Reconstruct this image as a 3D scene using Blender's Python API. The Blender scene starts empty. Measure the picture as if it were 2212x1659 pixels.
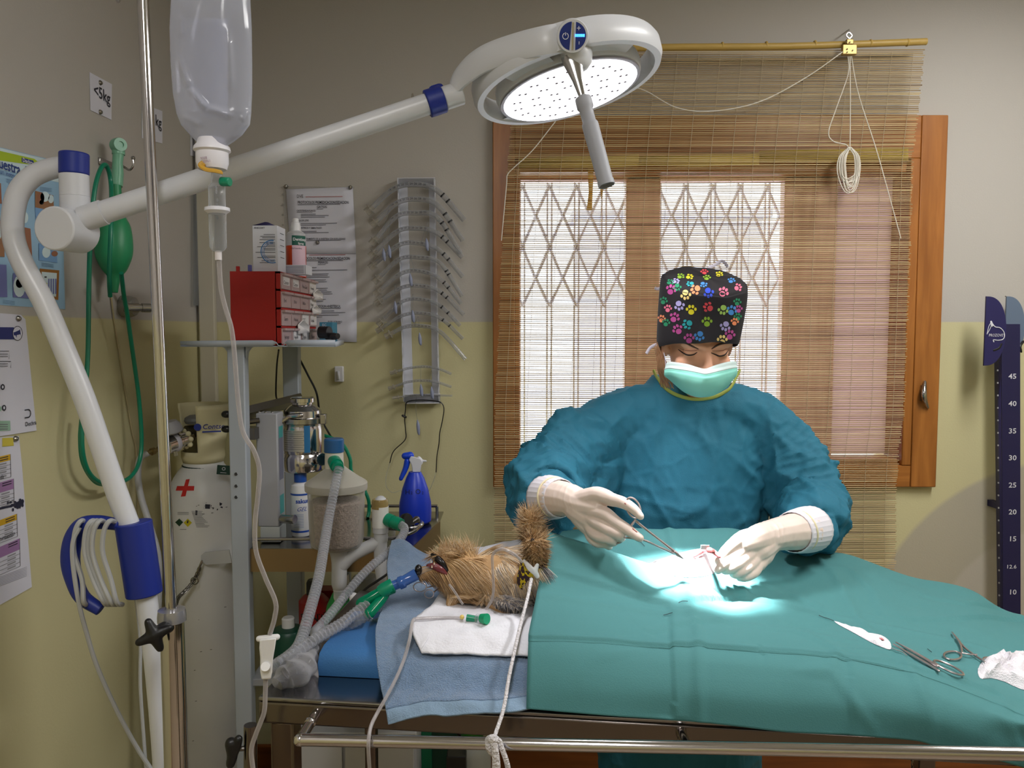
import bpy, bmesh, math, random
from math import sin, cos, pi, radians, sqrt, atan2, exp
from mathutils import Vector, Matrix, noise
from mathutils.bvhtree import BVHTree

random.seed(7)
S = bpy.context.scene
COL = S.collection
V = Vector

# ------------------------------------------------------------------ camera
F_PX, CX, CY, ZC, PITCH = 1720.0, 1106.0, 829.5, 1.5, radians(3.66)
cam_d = bpy.data.cameras.new('camera')
cam_d.sensor_width = 36.0
cam_d.lens = F_PX / 2212 * 36.0
cam_d.clip_start = 0.05
cam = bpy.data.objects.new('camera', cam_d)
COL.objects.link(cam)
cam.location = (0, 0, ZC)
cam.rotation_euler = (pi / 2 - PITCH, 0, 0)
S.camera = cam
# ------------------------------------------------------------------ view, world, lights
S.view_settings.view_transform = 'Standard'
S.view_settings.look = 'None'
S.view_settings.gamma = 1.0
S.view_settings.use_curve_mapping = False
S.view_settings.exposure = 0.5
S.cycles.use_denoising = True
S.cycles.max_bounces = 7
S.cycles.diffuse_bounces = 4
S.cycles.glossy_bounces = 3
S.cycles.transmission_bounces = 4
S.cycles.transparent_max_bounces = 20
S.cycles.caustics_reflective = False
S.cycles.caustics_refractive = False
S.cycles.sample_clamp_indirect = 4.0

W = bpy.data.worlds.new('overcast_sky')
S.world = W
W.use_nodes = True
W.node_tree.nodes['Background'].inputs[0].default_value = (0.92, 0.96, 1.0, 1)
W.node_tree.nodes['Background'].inputs[1].default_value = 5.0

def area(name, loc, rot, sx, sy, power, col=(1, 1, 1), portal=False):
    d = bpy.data.lights.new(name, 'AREA')
    d.shape = 'RECTANGLE'
    d.size, d.size_y, d.energy, d.color = sx, sy, power, col
    d.cycles.is_portal = portal
    o = bpy.data.objects.new(name, d)
    o.location, o.rotation_euler = loc, rot
    COL.objects.link(o)
    return o
# the ceiling fluorescent fitting (its housing is built with the room)
LUM = (1.45, 1.25)
LUM_FILL = (-0.2, -0.35)  # added fill lamp behind the camera, brightens surfaces that face it
area('ceiling_area_light', (LUM[0], LUM[1], 2.655), (0, 0, 0), 0.26, 1.2, 24, (1.0, 0.99, 0.98))
area('ceiling_area_light', (LUM_FILL[0], LUM_FILL[1], 2.655), (0, 0, 0), 0.26, 1.2, 15, (1.0, 0.985, 0.98))
area('window_portal', (0.66, 2.80, 1.62), (-pi / 2, 0, 0), 1.4, 1.2, 1, portal=True)

# ------------------------------------------------------------------ pixel + depth -> point
def ray(px, py):
    a, b = (px - CX) / F_PX, (CY - py) / F_PX
    return V((a, cos(PITCH) + b * sin(PITCH), -sin(PITCH) + b * cos(PITCH)))
def P(px, py, Y):
    r = ray(px, py)
    return V((0, 0, ZC)) + r * (Y / r.y)
XL, YB = -1.02, 2.60
def PX(px, py, X=XL):
    r = ray(px, py)
    return V((0, 0, ZC)) + r * (X / r.x)
def PB(px, py, off=0.0):
    return P(px, py, YB - off)
def PZ(px, py, z):
    r = ray(px, py)
    return V((0, 0, ZC)) + r * ((z - ZC) / r.z)
def px_len(n, Y):
    return n * Y / F_PX

# ------------------------------------------------------------------ materials
def lin(c):
    c = c / 255.0
    return c / 12.92 if c <= 0.04045 else ((c + 0.055) / 1.055) ** 2.4
def rgb(r, g, b):
    return (lin(r), lin(g), lin(b), 1)
MATS = {}
def mat(name, col, rough=0.6, metal=0.0, bump=0.0, bscale=60.0, vary=0.0, vscale=6.0, spec=0.5, emit=None, estr=1.0,
        sss=0.0, trans=0.0, sheen=0.0, bdist=0.01):
    if name in MATS:
        return MATS[name]
    m = bpy.data.materials.new(name)
    m.use_nodes = True
    nt = m.node_tree
    b = nt.nodes['Principled BSDF']
    c = rgb(*col)
    b.inputs['Base Color'].default_value = c
    b.inputs['Roughness'].default_value = rough
    b.inputs['Metallic'].default_value = metal
    b.inputs['Specular IOR Level'].default_value = spec
    if sss:
        b.inputs['Subsurface Weight'].default_value = sss
        b.inputs['Subsurface Radius'].default_value = (0.01, 0.004, 0.002)
    if trans:
        b.inputs['Transmission Weight'].default_value = trans
    if sheen:
        b.inputs['Sheen Weight'].default_value = sheen
    if emit:
        b.inputs['Emission Color'].default_value = rgb(*emit)
        b.inputs['Emission Strength'].default_value = estr
    tc = None
    if bump or vary:
        tc = nt.nodes.new('ShaderNodeTexCoord')
    if vary:
        n = nt.nodes.new('ShaderNodeTexNoise')
        n.inputs['Scale'].default_value = vscale
        n.inputs['Detail'].default_value = 4
        nt.links.new(tc.outputs['Object'], n.inputs['Vector'])
        hs = nt.nodes.new('ShaderNodeMix')
        hs.data_type = 'RGBA'
        hs.inputs[6].default_value = (c[0] * (1 - vary), c[1] * (1 - vary), c[2] * (1 - vary), 1)
        hs.inputs[7].default_value = (min(1, c[0] * (1 + vary)), min(1, c[1] * (1 + vary)), min(1, c[2] * (1 + vary)), 1)
        nt.links.new(n.outputs[0], hs.inputs[0])
        nt.links.new(hs.outputs[2], b.inputs['Base Color'])
    if bump:
        n2 = nt.nodes.new('ShaderNodeTexNoise')
        n2.inputs['Scale'].default_value = bscale
        n2.inputs['Detail'].default_value = 3
        nt.links.new(tc.outputs['Object'], n2.inputs['Vector'])
        bp = nt.nodes.new('ShaderNodeBump')
        bp.inputs['Strength'].default_value = bump
        bp.inputs['Distance'].default_value = bdist
        nt.links.new(n2.outputs[0], bp.inputs['Height'])
        nt.links.new(bp.outputs[0], b.inputs['Normal'])
    MATS[name] = m
    return m
def clear(name, tint=(235, 238, 240), base=0.06, edge=0.6, rough=0.08, milk=(225, 225, 230), milky=0.0):
    """thin clear plastic: see-through, with a glossy rim and an optional milky body"""
    if name in MATS:
        return MATS[name]
    m = bpy.data.materials.new(name)
    m.use_nodes = True
    nt = m.node_tree
    nt.nodes.clear()
    out = nt.nodes.new('ShaderNodeOutputMaterial')
    tr = nt.nodes.new('ShaderNodeBsdfTransparent')
    tr.inputs[0].default_value = rgb(*tint)
    gl = nt.nodes.new('ShaderNodeBsdfPrincipled')
    gl.inputs['Base Color'].default_value = rgb(*milk)
    gl.inputs['Roughness'].default_value = rough
    lw = nt.nodes.new('ShaderNodeLayerWeight')
    lw.inputs[0].default_value = 0.35
    mr = nt.nodes.new('ShaderNodeMapRange')
    mr.inputs[3].default_value = base + milky
    mr.inputs[4].default_value = min(1.0, edge + milky)
    nt.links.new(lw.outputs['Facing'], mr.inputs[0])
    mx = nt.nodes.new('ShaderNodeMixShader')
    nt.links.new(mr.outputs[0], mx.inputs[0])
    nt.links.new(tr.outputs[0], mx.inputs[1])
    nt.links.new(gl.outputs[0], mx.inputs[2])
    nt.links.new(mx.outputs[0], out.inputs[0])
    MATS[name] = m
    return m
def nodes_of(m):
    nt = m.node_tree
    return nt, nt.nodes['Principled BSDF']

# wood with grain along local axis
def wood(name, c1, c2, scale=(14, 14, 1.2), rough=0.4):
    if name in MATS:
        return MATS[name]
    m = mat(name, c1, rough)
    nt, b = nodes_of(m)
    tc = nt.nodes.new('ShaderNodeTexCoord')
    mp = nt.nodes.new('ShaderNodeMapping')
    mp.inputs['Scale'].default_value = scale
    n = nt.nodes.new('ShaderNodeTexNoise')
    n.inputs['Scale'].default_value = 2.2
    n.inputs['Detail'].default_value = 5
    n.inputs['Distortion'].default_value = 0.6
    cr = nt.nodes.new('ShaderNodeValToRGB')
    cr.color_ramp.elements[0].color = rgb(*c1)
    cr.color_ramp.elements[0].position = 0.35
    cr.color_ramp.elements[1].color = rgb(*c2)
    cr.color_ramp.elements[1].position = 0.68
    nt.links.new(tc.outputs['Object'], mp.inputs[0])
    nt.links.new(mp.outputs[0], n.inputs['Vector'])
    nt.links.new(n.outputs[0], cr.inputs[0])
    nt.links.new(cr.outputs[0], b.inputs['Base Color'])
    return m

# ------------------------------------------------------------------ mesh builder
def frame(o, ex, ey):
    ex, ey = V(ex).normalized(), V(ey)
    ez = ex.cross(ey).normalized()
    ey = ez.cross(ex)
    return Matrix(((ex.x, ey.x, ez.x, o[0]), (ex.y, ey.y, ez.y, o[1]), (ex.z, ey.z, ez.z, o[2]), (0, 0, 0, 1)))
def axis_frame(o, d):
    d = V(d).normalized()
    h = V((0, 0, 1)) if abs(d.z) < 0.9 else V((1, 0, 0))
    ex = h.cross(d).normalized()
    return frame(o, ex, d.cross(ex))
def sm(pts, n=6, closed=False):
    """Catmull-Rom through points; points may carry extra numbers after xyz"""
    pts = [tuple(p) for p in pts]
    N = len(pts)
    out = []
    segs = N if closed else N - 1
    for i in range(segs):
        if closed:
            a, b, c, d = pts[(i - 1) % N], pts[i], pts[(i + 1) % N], pts[(i + 2) % N]
        else:
            b, c = pts[i], pts[i + 1]
            a = pts[i - 1] if i else tuple(2 * p - q for p, q in zip(b, c))
            d = pts[i + 2] if i + 2 < N else tuple(2 * p - q for p, q in zip(c, b))
        for k in range(n):
            t = k / n
            out.append(tuple(0.5 * (2 * q + (r - p) * t + (2 * p - 5 * q + 4 * r - s) * t * t + (3 * q - p - 3 * r + s) * t ** 3)
                             for p, q, r, s in zip(a, b, c, d)))
    if not closed:
        out.append(pts[-1])
    return out
FONT_CACHE = {}
class MB:
    def __init__(self):
        self.v, self.f, self.m, self.mi = [], [], [], 0
    def mat(self, i):
        self.mi = i
        return self
    def add(self, vs, fs, M=None):
        o = len(self.v)
        if M is not None:
            vs = [M @ V(p) for p in vs]
        self.v += [tuple(p) for p in vs]
        self.f += [tuple(i + o for i in q) for q in fs]
        self.m += [self.mi] * len(fs)
        return self
    def box(self, c, s, M=None):
        x, y, z = s[0] / 2, s[1] / 2, s[2] / 2
        vs = [(c[0] + a * x, c[1] + b * y, c[2] + d * z) for a in (-1, 1) for b in (-1, 1) for d in (-1, 1)]
        return self.add(vs, [(0, 1, 3, 2), (4, 6, 7, 5), (0, 4, 5, 1), (2, 3, 7, 6), (0, 2, 6, 4), (1, 5, 7, 3)], M)
    def tube(self, pts, r, seg=8, cap=True, closed=False, flat=1.0, up=None):
        pts = [V(p[:3]) for p in pts]
        n = len(pts)
        rs = list(r) if isinstance(r, (list, tuple)) else [r] * n
        tans = []
        for i in range(n):
            a = pts[i - 1] if i else (pts[-1] if closed else pts[0])
            b = pts[(i + 1) % n] if (closed or i < n - 1) else pts[i]
            t = (b - a)
            tans.append(t.normalized() if t.length > 1e-9 else V((0, 0, 1)))
        t0 = tans[0]
        h = V(up) if up else (V((0, 0, 1)) if abs(t0.z) < 0.9 else V((1, 0, 0)))
        nx = (h - t0 * h.dot(t0)).normalized()
        vs = []
        for i in range(n):
            t = tans[i]
            nx = (nx - t * nx.dot(t))
            nx = nx.normalized() if nx.length > 1e-9 else t.orthogonal().normalized()
            ny = t.cross(nx)
            for k in range(seg):
                a = 2 * pi * k / seg
                vs.append(pts[i] + nx * (cos(a) * rs[i]) + ny * (sin(a) * rs[i] * flat))
        fs = []
        for i in range(n if closed else n - 1):
            j = (i + 1) % n
            for k in range(seg):
                l = (k + 1) % seg
                fs.append((i * seg + k, i * seg + l, j * seg + l, j * seg + k))
        if cap and not closed:
            fs.append(tuple(range(seg - 1, -1, -1)))
            fs.append(tuple((n - 1) * seg + k for k in range(seg)))
        return self.add(vs, fs)
    def limb(self, pts, rad, seg=12, n=5, flat=1.0, up=None):
        q = sm([tuple(p) + (r,) for p, r in zip(pts, rad)], n)
        c = [V(p[:3]) for p in q]
        r = [max(p[3], 1e-4) for p in q]
        d0, d1 = (c[0] - c[1]).normalized(), (c[-1] - c[-2]).normalized()
        A = [(c[0] + d0 * r[0] * sin(a), r[0] * cos(a)) for a in (1.45, 1.1, 0.6)]
        B = [(c[-1] + d1 * r[-1] * sin(a), r[-1] * cos(a)) for a in (0.6, 1.1, 1.45)]
        return self.tube([a[0] for a in A] + c + [b[0] for b in B], [a[1] for a in A] + r + [b[1] for b in B], seg, flat=flat, up=up)
    def cyl(self, p0, p1, r0, r1=None, seg=20):
        return self.tube([p0, p1], [r0, r0 if r1 is None else r1], seg)
    def lathe(self, prof, o, d=(0, 0, 1), seg=28, sx=1.0, sy=1.0, M=None):
        M = M or axis_frame(o, d)
        vs, fs = [], []
        for r, h in prof:
            for k in range(seg):
                a = 2 * pi * k / seg
                vs.append((r * cos(a) * sx, r * sin(a) * sy, h))
        n = len(prof)
        for i in range(n - 1):
            for k in range(seg):
                l = (k + 1) % seg
                fs.append((i * seg + k, i * seg + l, (i + 1) * seg + l, (i + 1) * seg + k))
        if prof[0][0] > 1e-6:
            fs.append(tuple(range(seg - 1, -1, -1)))
        if prof[-1][0] > 1e-6:
            fs.append(tuple((n - 1) * seg + k for k in range(seg)))
        return self.add(vs, fs, M)
    def ball(self, c, r, M=None, seg=16, rings=10):
        if not isinstance(r, (tuple, list)):
            r = (r, r, r)
        vs, fs = [], []
        for i in range(rings + 1):
            a = pi * i / rings
            for k in range(seg):
                b = 2 * pi * k / seg
                q = V((r[0] * max(sin(a), 1e-4) * cos(b), r[1] * max(sin(a), 1e-4) * sin(b), r[2] * cos(a)))
                if M is not None:
                    q = M.to_3x3() @ q
                vs.append(V(c) + q)
        for i in range(rings):
            for k in range(seg):
                l = (k + 1) % seg
                fs.append((i * seg + k, (i + 1) * seg + k, (i + 1) * seg + l, i * seg + l))
        return self.add(vs, fs)
    def plate(self, poly, th, M):
        n = len(poly)
        vs = [(p[0], p[1], 0) for p in poly] + [(p[0], p[1], th) for p in poly]
        fs = [tuple(range(n - 1, -1, -1)), tuple(range(n, 2 * n))]
        fs += [(i, (i + 1) % n, n + (i + 1) % n, n + i) for i in range(n)]
        return self.add(vs, fs, M)
    def rect(self, x0, y0, x1, y1, M, z=0.0):
        return self.add([(x0, y0, z), (x1, y0, z), (x1, y1, z), (x0, y1, z)], [(0, 1, 2, 3)], M)
    def text(self, s, size, M, align='LEFT', ext=0.0, shear=0.0, sx=1.0, bold=0.0):
        key = (s, align, ext > 0, shear, bold)
        if key not in FONT_CACHE:
            cu = bpy.data.curves.new('lettering', 'FONT')
            cu.body = s
            cu.size = 1.0
            cu.align_x = align
            cu.shear = shear
            cu.offset = bold
            cu.resolution_u = 2
            cu.extrude = 0.05 if ext > 0 else 0.0
            ob = bpy.data.objects.new('lettering', cu)
            COL.objects.link(ob)
            dg = bpy.context.evaluated_depsgraph_get()
            me = ob.evaluated_get(dg).to_mesh()
            FONT_CACHE[key] = ([tuple(v.co) for v in me.vertices], [tuple(p.vertices) for p in me.polygons])
            ob.evaluated_get(dg).to_mesh_clear()
            bpy.data.objects.remove(ob)
            bpy.data.curves.remove(cu)
        vs, fs = FONT_CACHE[key]
        return self.add([(x * size * sx, y * size, z / 0.05 * ext if ext > 0 else 0) for x, y, z in vs], fs, M)
    def grid(self, rows, closed=False):
        nr, nc = len(rows), len(rows[0])
        vs = [p for r in rows for p in r]
        fs = []
        for i in range(nr - 1):
            for k in range(nc if closed else nc - 1):
                l = (k + 1) % nc
                fs.append((i * nc + k, i * nc + l, (i + 1) * nc + l, (i + 1) * nc + k))
        return self.add(vs, fs)
    def build(self, name, mats, parent=None, smooth=True, angle=35, bevel=0.0, solid=0.0, bseg=2, soff=0.0):
        me = bpy.data.meshes.new(name)
        off = wloc(parent) if parent is not None else V((0, 0, 0))
        me.from_pydata([tuple(V(p) - off) for p in self.v], [], self.f)
        if not isinstance(mats, (list, tuple)):
            mats = [mats]
        for m in mats:
            me.materials.append(m)
        if len(mats) > 1:
            me.polygons.foreach_set('material_index', self.m)
        me.validate()
        if smooth:
            me.polygons.foreach_set('use_smooth', [True] * len(me.polygons))
            me.set_sharp_from_angle(angle=radians(angle))
        me.update()
        o = bpy.data.objects.new(name, me)
        COL.objects.link(o)
        if parent is not None:
            o.parent = parent
        if solid:
            md = o.modifiers.new('solid', 'SOLIDIFY')
            md.thickness = solid
            md.offset = soff
        if bevel:
            md = o.modifiers.new('bevel', 'BEVEL')
            md.width = bevel
            md.segments = bseg
            md.limit_method = 'ANGLE'
            md.angle_limit = radians(40)
        return o
def wloc(o):
    p = V(o.location)
    return p + wloc(o.parent) if o.parent is not None else p
def thing(name, label, cat, loc=(0, 0, 0), group=None):
    o = bpy.data.objects.new(name, None)
    o.empty_display_size = 0.05
    COL.objects.link(o)
    o.location = loc
    return tag(o, label, cat, group)
def tag(o, label, cat, group=None, kind=None):
    o['label'], o['category'] = label, cat
    if group:
        o['group'] = group
    if kind:
        o['kind'] = kind
    return o
def struct(o, label=None, cat=None):
    o['kind'] = 'structure'
    if label:
        o['label'] = label
    if cat:
        o['category'] = cat
    return o
def plabel(o, label):
    o['label'] = label
    return o
def one(name, mb, m, label, cat, group=None, **k):
    """a thing that is a single mesh, its origin at its base centre"""
    xs, ys, zs = zip(*mb.v)
    c = V(((min(xs) + max(xs)) / 2, (min(ys) + max(ys)) / 2, min(zs)))
    mb.v = [tuple(V(p) - c) for p in mb.v]
    o = mb.build(name, m, None, **k)
    o.location = c
    return tag(o, label, cat, group)
def remesh(mb, vox, smooth=4, factor=0.5, name='tmp'):
    me = bpy.data.meshes.new(name)
    me.from_pydata([tuple(p) for p in mb.v], [], mb.f)
    bm = bmesh.new()
    bm.from_mesh(me)
    bmesh.ops.recalc_face_normals(bm, faces=bm.faces)
    bm.to_mesh(me)
    bm.free()
    o = bpy.data.objects.new(name, me)
    COL.objects.link(o)
    md = o.modifiers.new('r', 'REMESH')
    md.mode = 'VOXEL'
    md.voxel_size = vox
    if smooth:
        md = o.modifiers.new('s', 'SMOOTH')
        md.iterations = smooth
        md.factor = factor
    dg = bpy.context.evaluated_depsgraph_get()
    ev = o.evaluated_get(dg).to_mesh()
    vs = [v.co.copy() for v in ev.vertices]
    ns = [v.normal.copy() for v in ev.vertices]
    fs = [tuple(p.vertices) for p in ev.polygons]
    o.evaluated_get(dg).to_mesh_clear()
    bpy.data.objects.remove(o)
    bpy.data.meshes.remove(me)
    out = MB()
    out.v, out.f, out.m = vs, fs, [0] * len(fs)
    return out, ns
def patch(ctrl, nu=6, nv=6):
    """smooth surface through rows of control points"""
    rows = [sm([tuple(p) for p in r], nu) for r in ctrl]
    cols = [sm([rows[i][k] for i in range(len(rows))], nv) for k in range(len(rows[0]))]
    return [[V(cols[k][i]) for k in range(len(cols))] for i in range(len(cols[0]))]
def crumple(p, s):
    d = noise.voronoi(V(p) * s)[0]
    return d[1] - d[0]
# ------------------------------------------------------------------ shared materials
M_white = mat('white_enamel', (222, 222, 226), 0.35)
M_lampw = mat('lamp_white', (214, 216, 222), 0.32)
M_blue = mat('navy_plastic', (22, 44, 140), 0.45)
M_chrome = mat('chrome', (206, 203, 204), 0.12, 1.0)
M_steel = mat('brushed_steel', (176, 174, 172), 0.22, 1.0)
M_darkst = mat('dull_steel', (120, 116, 112), 0.3, 1.0)
M_black = mat('black_plastic', (14, 14, 16), 0.4)
M_grey = mat('grey_enamel', (168, 176, 186), 0.4)
M_pipe = mat('grey_pipe', (190, 192, 196), 0.45)
M_paper = mat('white_paper', (214, 214, 226), 0.8)
M_ink = mat('black_ink', (44, 44, 56), 0.8)
M_red = mat('red_plastic', (170, 22, 14), 0.5)
M_green = mat('green_plastic', (0, 132, 98), 0.3)
M_cream = mat('cream_plastic', (226, 218, 178), 0.5)
M_rubber = mat('grey_cable', (176, 178, 180), 0.5)
M_clear = clear('clear_plastic')
M_film = clear('clear_film', base=0.05, edge=0.35)
M_hose = clear('clear_hose', tint=(228, 230, 234), base=0.16, edge=0.75, milk=(205, 206, 212), rough=0.15)
M_frost = clear('frosted_plastic', tint=(232, 232, 230), base=0.06, edge=0.65, rough=0.4, milk=(225, 222, 215))
M_pin = mat('pin_metal', (150, 146, 138), 0.3, 1.0)

# ------------------------------------------------------------------ room shell
def wall_mat(name, arcs=False):
    m = mat(name, (200, 190, 180), 0.75)
    nt, b = nodes_of(m)
    g = nt.nodes.new('ShaderNodeNewGeometry')
    sx = nt.nodes.new('ShaderNodeSeparateXYZ')
    nt.links.new(g.outputs['Position'], sx.inputs[0])
    gt = nt.nodes.new('ShaderNodeMapRange')
    gt.inputs[1].default_value, gt.inputs[2].default_value = 1.534, 1.538
    nt.links.new(sx.outputs['Z'], gt.inputs[0])
    fac = gt.outputs[0]
    UP, LOW = rgb(182, 177, 170), rgb(200, 193, 150)
    mx = nt.nodes.new('ShaderNodeMix')
    mx.data_type = 'RGBA'
    mx.inputs[6].default_value, mx.inputs[7].default_value = LOW, UP
    nt.links.new(fac, mx.inputs[0])
    col = mx.outputs[2]
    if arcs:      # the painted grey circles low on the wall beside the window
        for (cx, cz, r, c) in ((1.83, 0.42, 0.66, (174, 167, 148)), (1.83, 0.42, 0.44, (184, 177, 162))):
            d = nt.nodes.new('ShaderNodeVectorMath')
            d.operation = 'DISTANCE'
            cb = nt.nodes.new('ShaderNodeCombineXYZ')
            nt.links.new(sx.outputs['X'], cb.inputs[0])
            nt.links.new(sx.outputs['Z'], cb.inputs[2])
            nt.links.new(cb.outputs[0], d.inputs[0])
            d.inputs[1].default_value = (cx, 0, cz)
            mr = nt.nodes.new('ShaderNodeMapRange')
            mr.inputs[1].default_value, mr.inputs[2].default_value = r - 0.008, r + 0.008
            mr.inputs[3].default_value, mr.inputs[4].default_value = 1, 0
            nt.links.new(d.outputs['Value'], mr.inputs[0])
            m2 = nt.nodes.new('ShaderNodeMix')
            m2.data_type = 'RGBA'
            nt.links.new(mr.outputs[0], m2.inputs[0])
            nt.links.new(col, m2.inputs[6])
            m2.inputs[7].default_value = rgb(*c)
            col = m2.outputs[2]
    nt.links.new(col, b.inputs['Base Color'])
    n = nt.nodes.new('ShaderNodeTexNoise')
    n.inputs['Scale'].default_value = 180
    nt.links.new(g.outputs['Position'], n.inputs['Vector'])
    bp = nt.nodes.new('ShaderNodeBump')
    bp.inputs['Strength'].default_value = 0.12
    bp.inputs['Distance'].default_value = 0.003
    nt.links.new(n.outputs[0], bp.inputs['Height'])
    nt.links.new(bp.outputs[0], b.inputs['Normal'])
    return m
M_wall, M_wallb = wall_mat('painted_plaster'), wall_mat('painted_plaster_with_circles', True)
XR, YF, ZT = 2.35, -1.6, 2.72
o0, o1 = PB(1112, 345), PB(1960, 1003)          # window opening
wx0, wx1, wz0, wz1 = o0.x, o1.x, o1.z, o0.z
T = 0.24
w = MB()
w.box(((XL - 0.12 + wx0) / 2, YB + T / 2, ZT / 2), (wx0 - XL + 0.12, T, ZT))
w.box(((wx1 + XR + 0.12) / 2, YB + T / 2, ZT / 2), (XR + 0.12 - wx1, T, ZT))
w.box(((wx0 + wx1) / 2, YB + T / 2, wz0 / 2), (wx1 - wx0, T, wz0))
w.box(((wx0 + wx1) / 2, YB + T / 2, (wz1 + ZT) / 2), (wx1 - wx0, T, ZT - wz1))
struct(w.build('wall_back', M_wallb, smooth=False))
struct(MB().box((XL - 0.06, (YF + YB) / 2, ZT / 2), (0.12, YB - YF, ZT)).build('wall_left', M_wall, smooth=False))
struct(MB().box((XR + 0.06, (YF + YB) / 2, ZT / 2), (0.12, YB - YF, ZT)).build('wall_right', M_wall, smooth=False))
struct(MB().box(((XL + XR) / 2, YF - 0.06, ZT / 2), (XR - XL + 0.24, 0.12, ZT)).build('wall_front', M_wall, smooth=False))
struct(MB().box(((XL + XR) / 2, 0.6, ZT + 0.06), (XR - XL + 0.24, 4.6, 0.12)).build('ceiling', mat('ceiling_paint', (225, 222, 214), 0.8), smooth=False))
struct(MB().box(((XL + XR) / 2, 0.6, -0.06), (XR - XL + 0.24, 4.6, 0.12)).build('floor', mat('floor_tile', (150, 132, 112), 0.4, vary=0.1, vscale=3), smooth=False))
M_skirt = wood('skirting_wood', (140, 80, 34), (112, 60, 22), (1.2, 14, 14))
struct(MB().box(((XL + XR) / 2, YB - 0.009, 0.06), (XR - XL, 0.018, 0.12)).build('baseboard_back', M_skirt, bevel=0.004))
struct(MB().box((XL + 0.009, (YF + YB) / 2, 0.06), (0.018, YB - YF, 0.12)).build('baseboard_left', wood('skirting_wood_left', (140, 80, 34), (112, 60, 22), (14, 1.2, 14)), bevel=0.004))
# ceiling fittings; the second houses the added front fill
for lx, ly, lab in ((LUM[0], LUM[1], 'white fluorescent fitting on the ceiling to the right of the table'), (LUM_FILL[0], LUM_FILL[1], 'white fill fitting added on the ceiling towards the left wall')):
    lt = thing('ceiling_light', lab, 'ceiling light', (lx, ly, ZT))
    MB().box((lx, ly, ZT - 0.03), (0.32, 1.28, 0.05)).build('housing', M_white, lt, bevel=0.006)
    MB().box((lx, ly, ZT - 0.057), (0.27, 1.22, 0.004)).build('diffuser', mat('tube_glow', (255, 252, 240), 0.5, emit=(255, 250, 235), estr=2.0), lt)

# ------------------------------------------------------------------ window
M_wood = wood('window_wood', (170, 108, 48), (140, 84, 32), (16, 16, 1.4), 0.35)
M_woodh = wood('window_wood_cross', (170, 108, 48), (140, 84, 32), (1.4, 16, 16), 0.35)
M_sash = wood('sash_wood', (214, 170, 150), (190, 142, 122), (16, 16, 1.4), 0.4)
win = bpy.data.objects.new('window_1', None)
COL.objects.link(win)
win.location = ((wx0 + wx1) / 2, YB, wz0)
struct(win, 'wood framed window with two panes behind the bamboo blind', 'window')
a0, a1 = PB(1064, 249, 0.02), PB(2020, 1052, 0.02)
c = MB()
zt, zb = a0.z, a1.z
c.box(((a0.x + wx0) / 2, YB - 0.012, (zt + zb) / 2), (wx0 - a0.x, 0.026, zt - zb))
c.box(((wx1 + a1.x) / 2, YB - 0.012, (zt + zb) / 2), (a1.x - wx1, 0.026, zt - zb))
c.box((wx1 - 0.016, YB + 0.04, (wz0 + wz1) / 2), (0.03, 0.13, wz1 - wz0))
c.box((wx0 + 0.008, YB + 0.06, (wz0 + wz1) / 2), (0.016, 0.13, wz1 - wz0))
c.build('window_casing', M_wood, win, bevel=0.003)
c = MB()
c.box(((wx0 + wx1) / 2, YB - 0.011, (zt + wz1) / 2), (wx1 - wx0, 0.024, zt - wz1))
c.box(((wx0 + wx1) / 2, YB - 0.011, (zb + wz0) / 2), (wx1 - wx0, 0.024, wz0 - zb))
c.box(((wx0 + wx1) / 2, YB + 0.06, wz0 + 0.008), (wx1 - wx0, 0.12, 0.016))
c.box(((wx0 + wx1) / 2, YB + 0.06, wz1 - 0.02), (wx1 - wx0, 0.12, 0.04))
c.build('window_sill', M_woodh, win, bevel=0.003)
YS = YB + 0.10
M_curt = bpy.data.materials.new('backlit_curtain')
M_curt.use_nodes = True
_nt = M_curt.node_tree
_b = _nt.nodes['Principled BSDF']
_b.inputs['Base Color'].default_value = rgb(206, 186, 184)
_b.inputs['Roughness'].default_value = 0.9
_t = _nt.nodes.new('ShaderNodeBsdfTranslucent')
_t.inputs[0].default_value = rgb(196, 176, 176)
_m = _nt.nodes.new('ShaderNodeMixShader')
_m.inputs[0].default_value = 0.6
_nt.links.new(_b.outputs[0], _m.inputs[1])
_nt.links.new(_t.outputs[0], _m.inputs[2])
_nt.links.new(_m.outputs[0], _nt.nodes['Material Output'].inputs[0])
def xs(px):
    return P(px, 700, YS).x
zs0, zs1 = P(1200, 985, YS).z, P(1200, 392, YS).z
s = MB()
for l, r in ((1117, 1124), (1348, 1421), (1684, 1797)):
    s.box(((xs(l) + xs(r)) / 2, YS, (wz0 + wz1) / 2), (xs(r) - xs(l), 0.05, wz1 - wz0))
s.box(((wx0 + xs(1797)) / 2, YS, (zs1 + wz1) / 2), (xs(1797) - wx0, 0.05, wz1 - zs1))
s.box(((wx0 + xs(1797)) / 2, YS, (zs0 + wz0) / 2), (xs(1797) - wx0, 0.05, zs0 - wz0))
s.build('window_sash', M_sash, win, bevel=0.004)
MB().box(((xs(1799) + xs(1943)) / 2, YS + 0.01, (wz0 + wz1) / 2), (xs(1943) - xs(1799), 0.03, wz1 - wz0 - 0.04)).build(
    'curtain_panel', M_curt, win, bevel=0.004)
g = MB()
g.box(((xs(1124) + xs(1348)) / 2, YS, (zs0 + zs1) / 2), (xs(1348) - xs(1124), 0.004, zs1 - zs0))
g.build('window_pane', clear('window_glass', (246, 249, 250), 0.03, 0.3, 0.02), win, smooth=False)
g = MB()
g.box(((xs(1421) + xs(1684)) / 2, YS, (zs0 + zs1) / 2), (xs(1684) - xs(1421), 0.004, zs1 - zs0))
g.build('window_pane', MATS['window_glass'], win, smooth=False)
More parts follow.
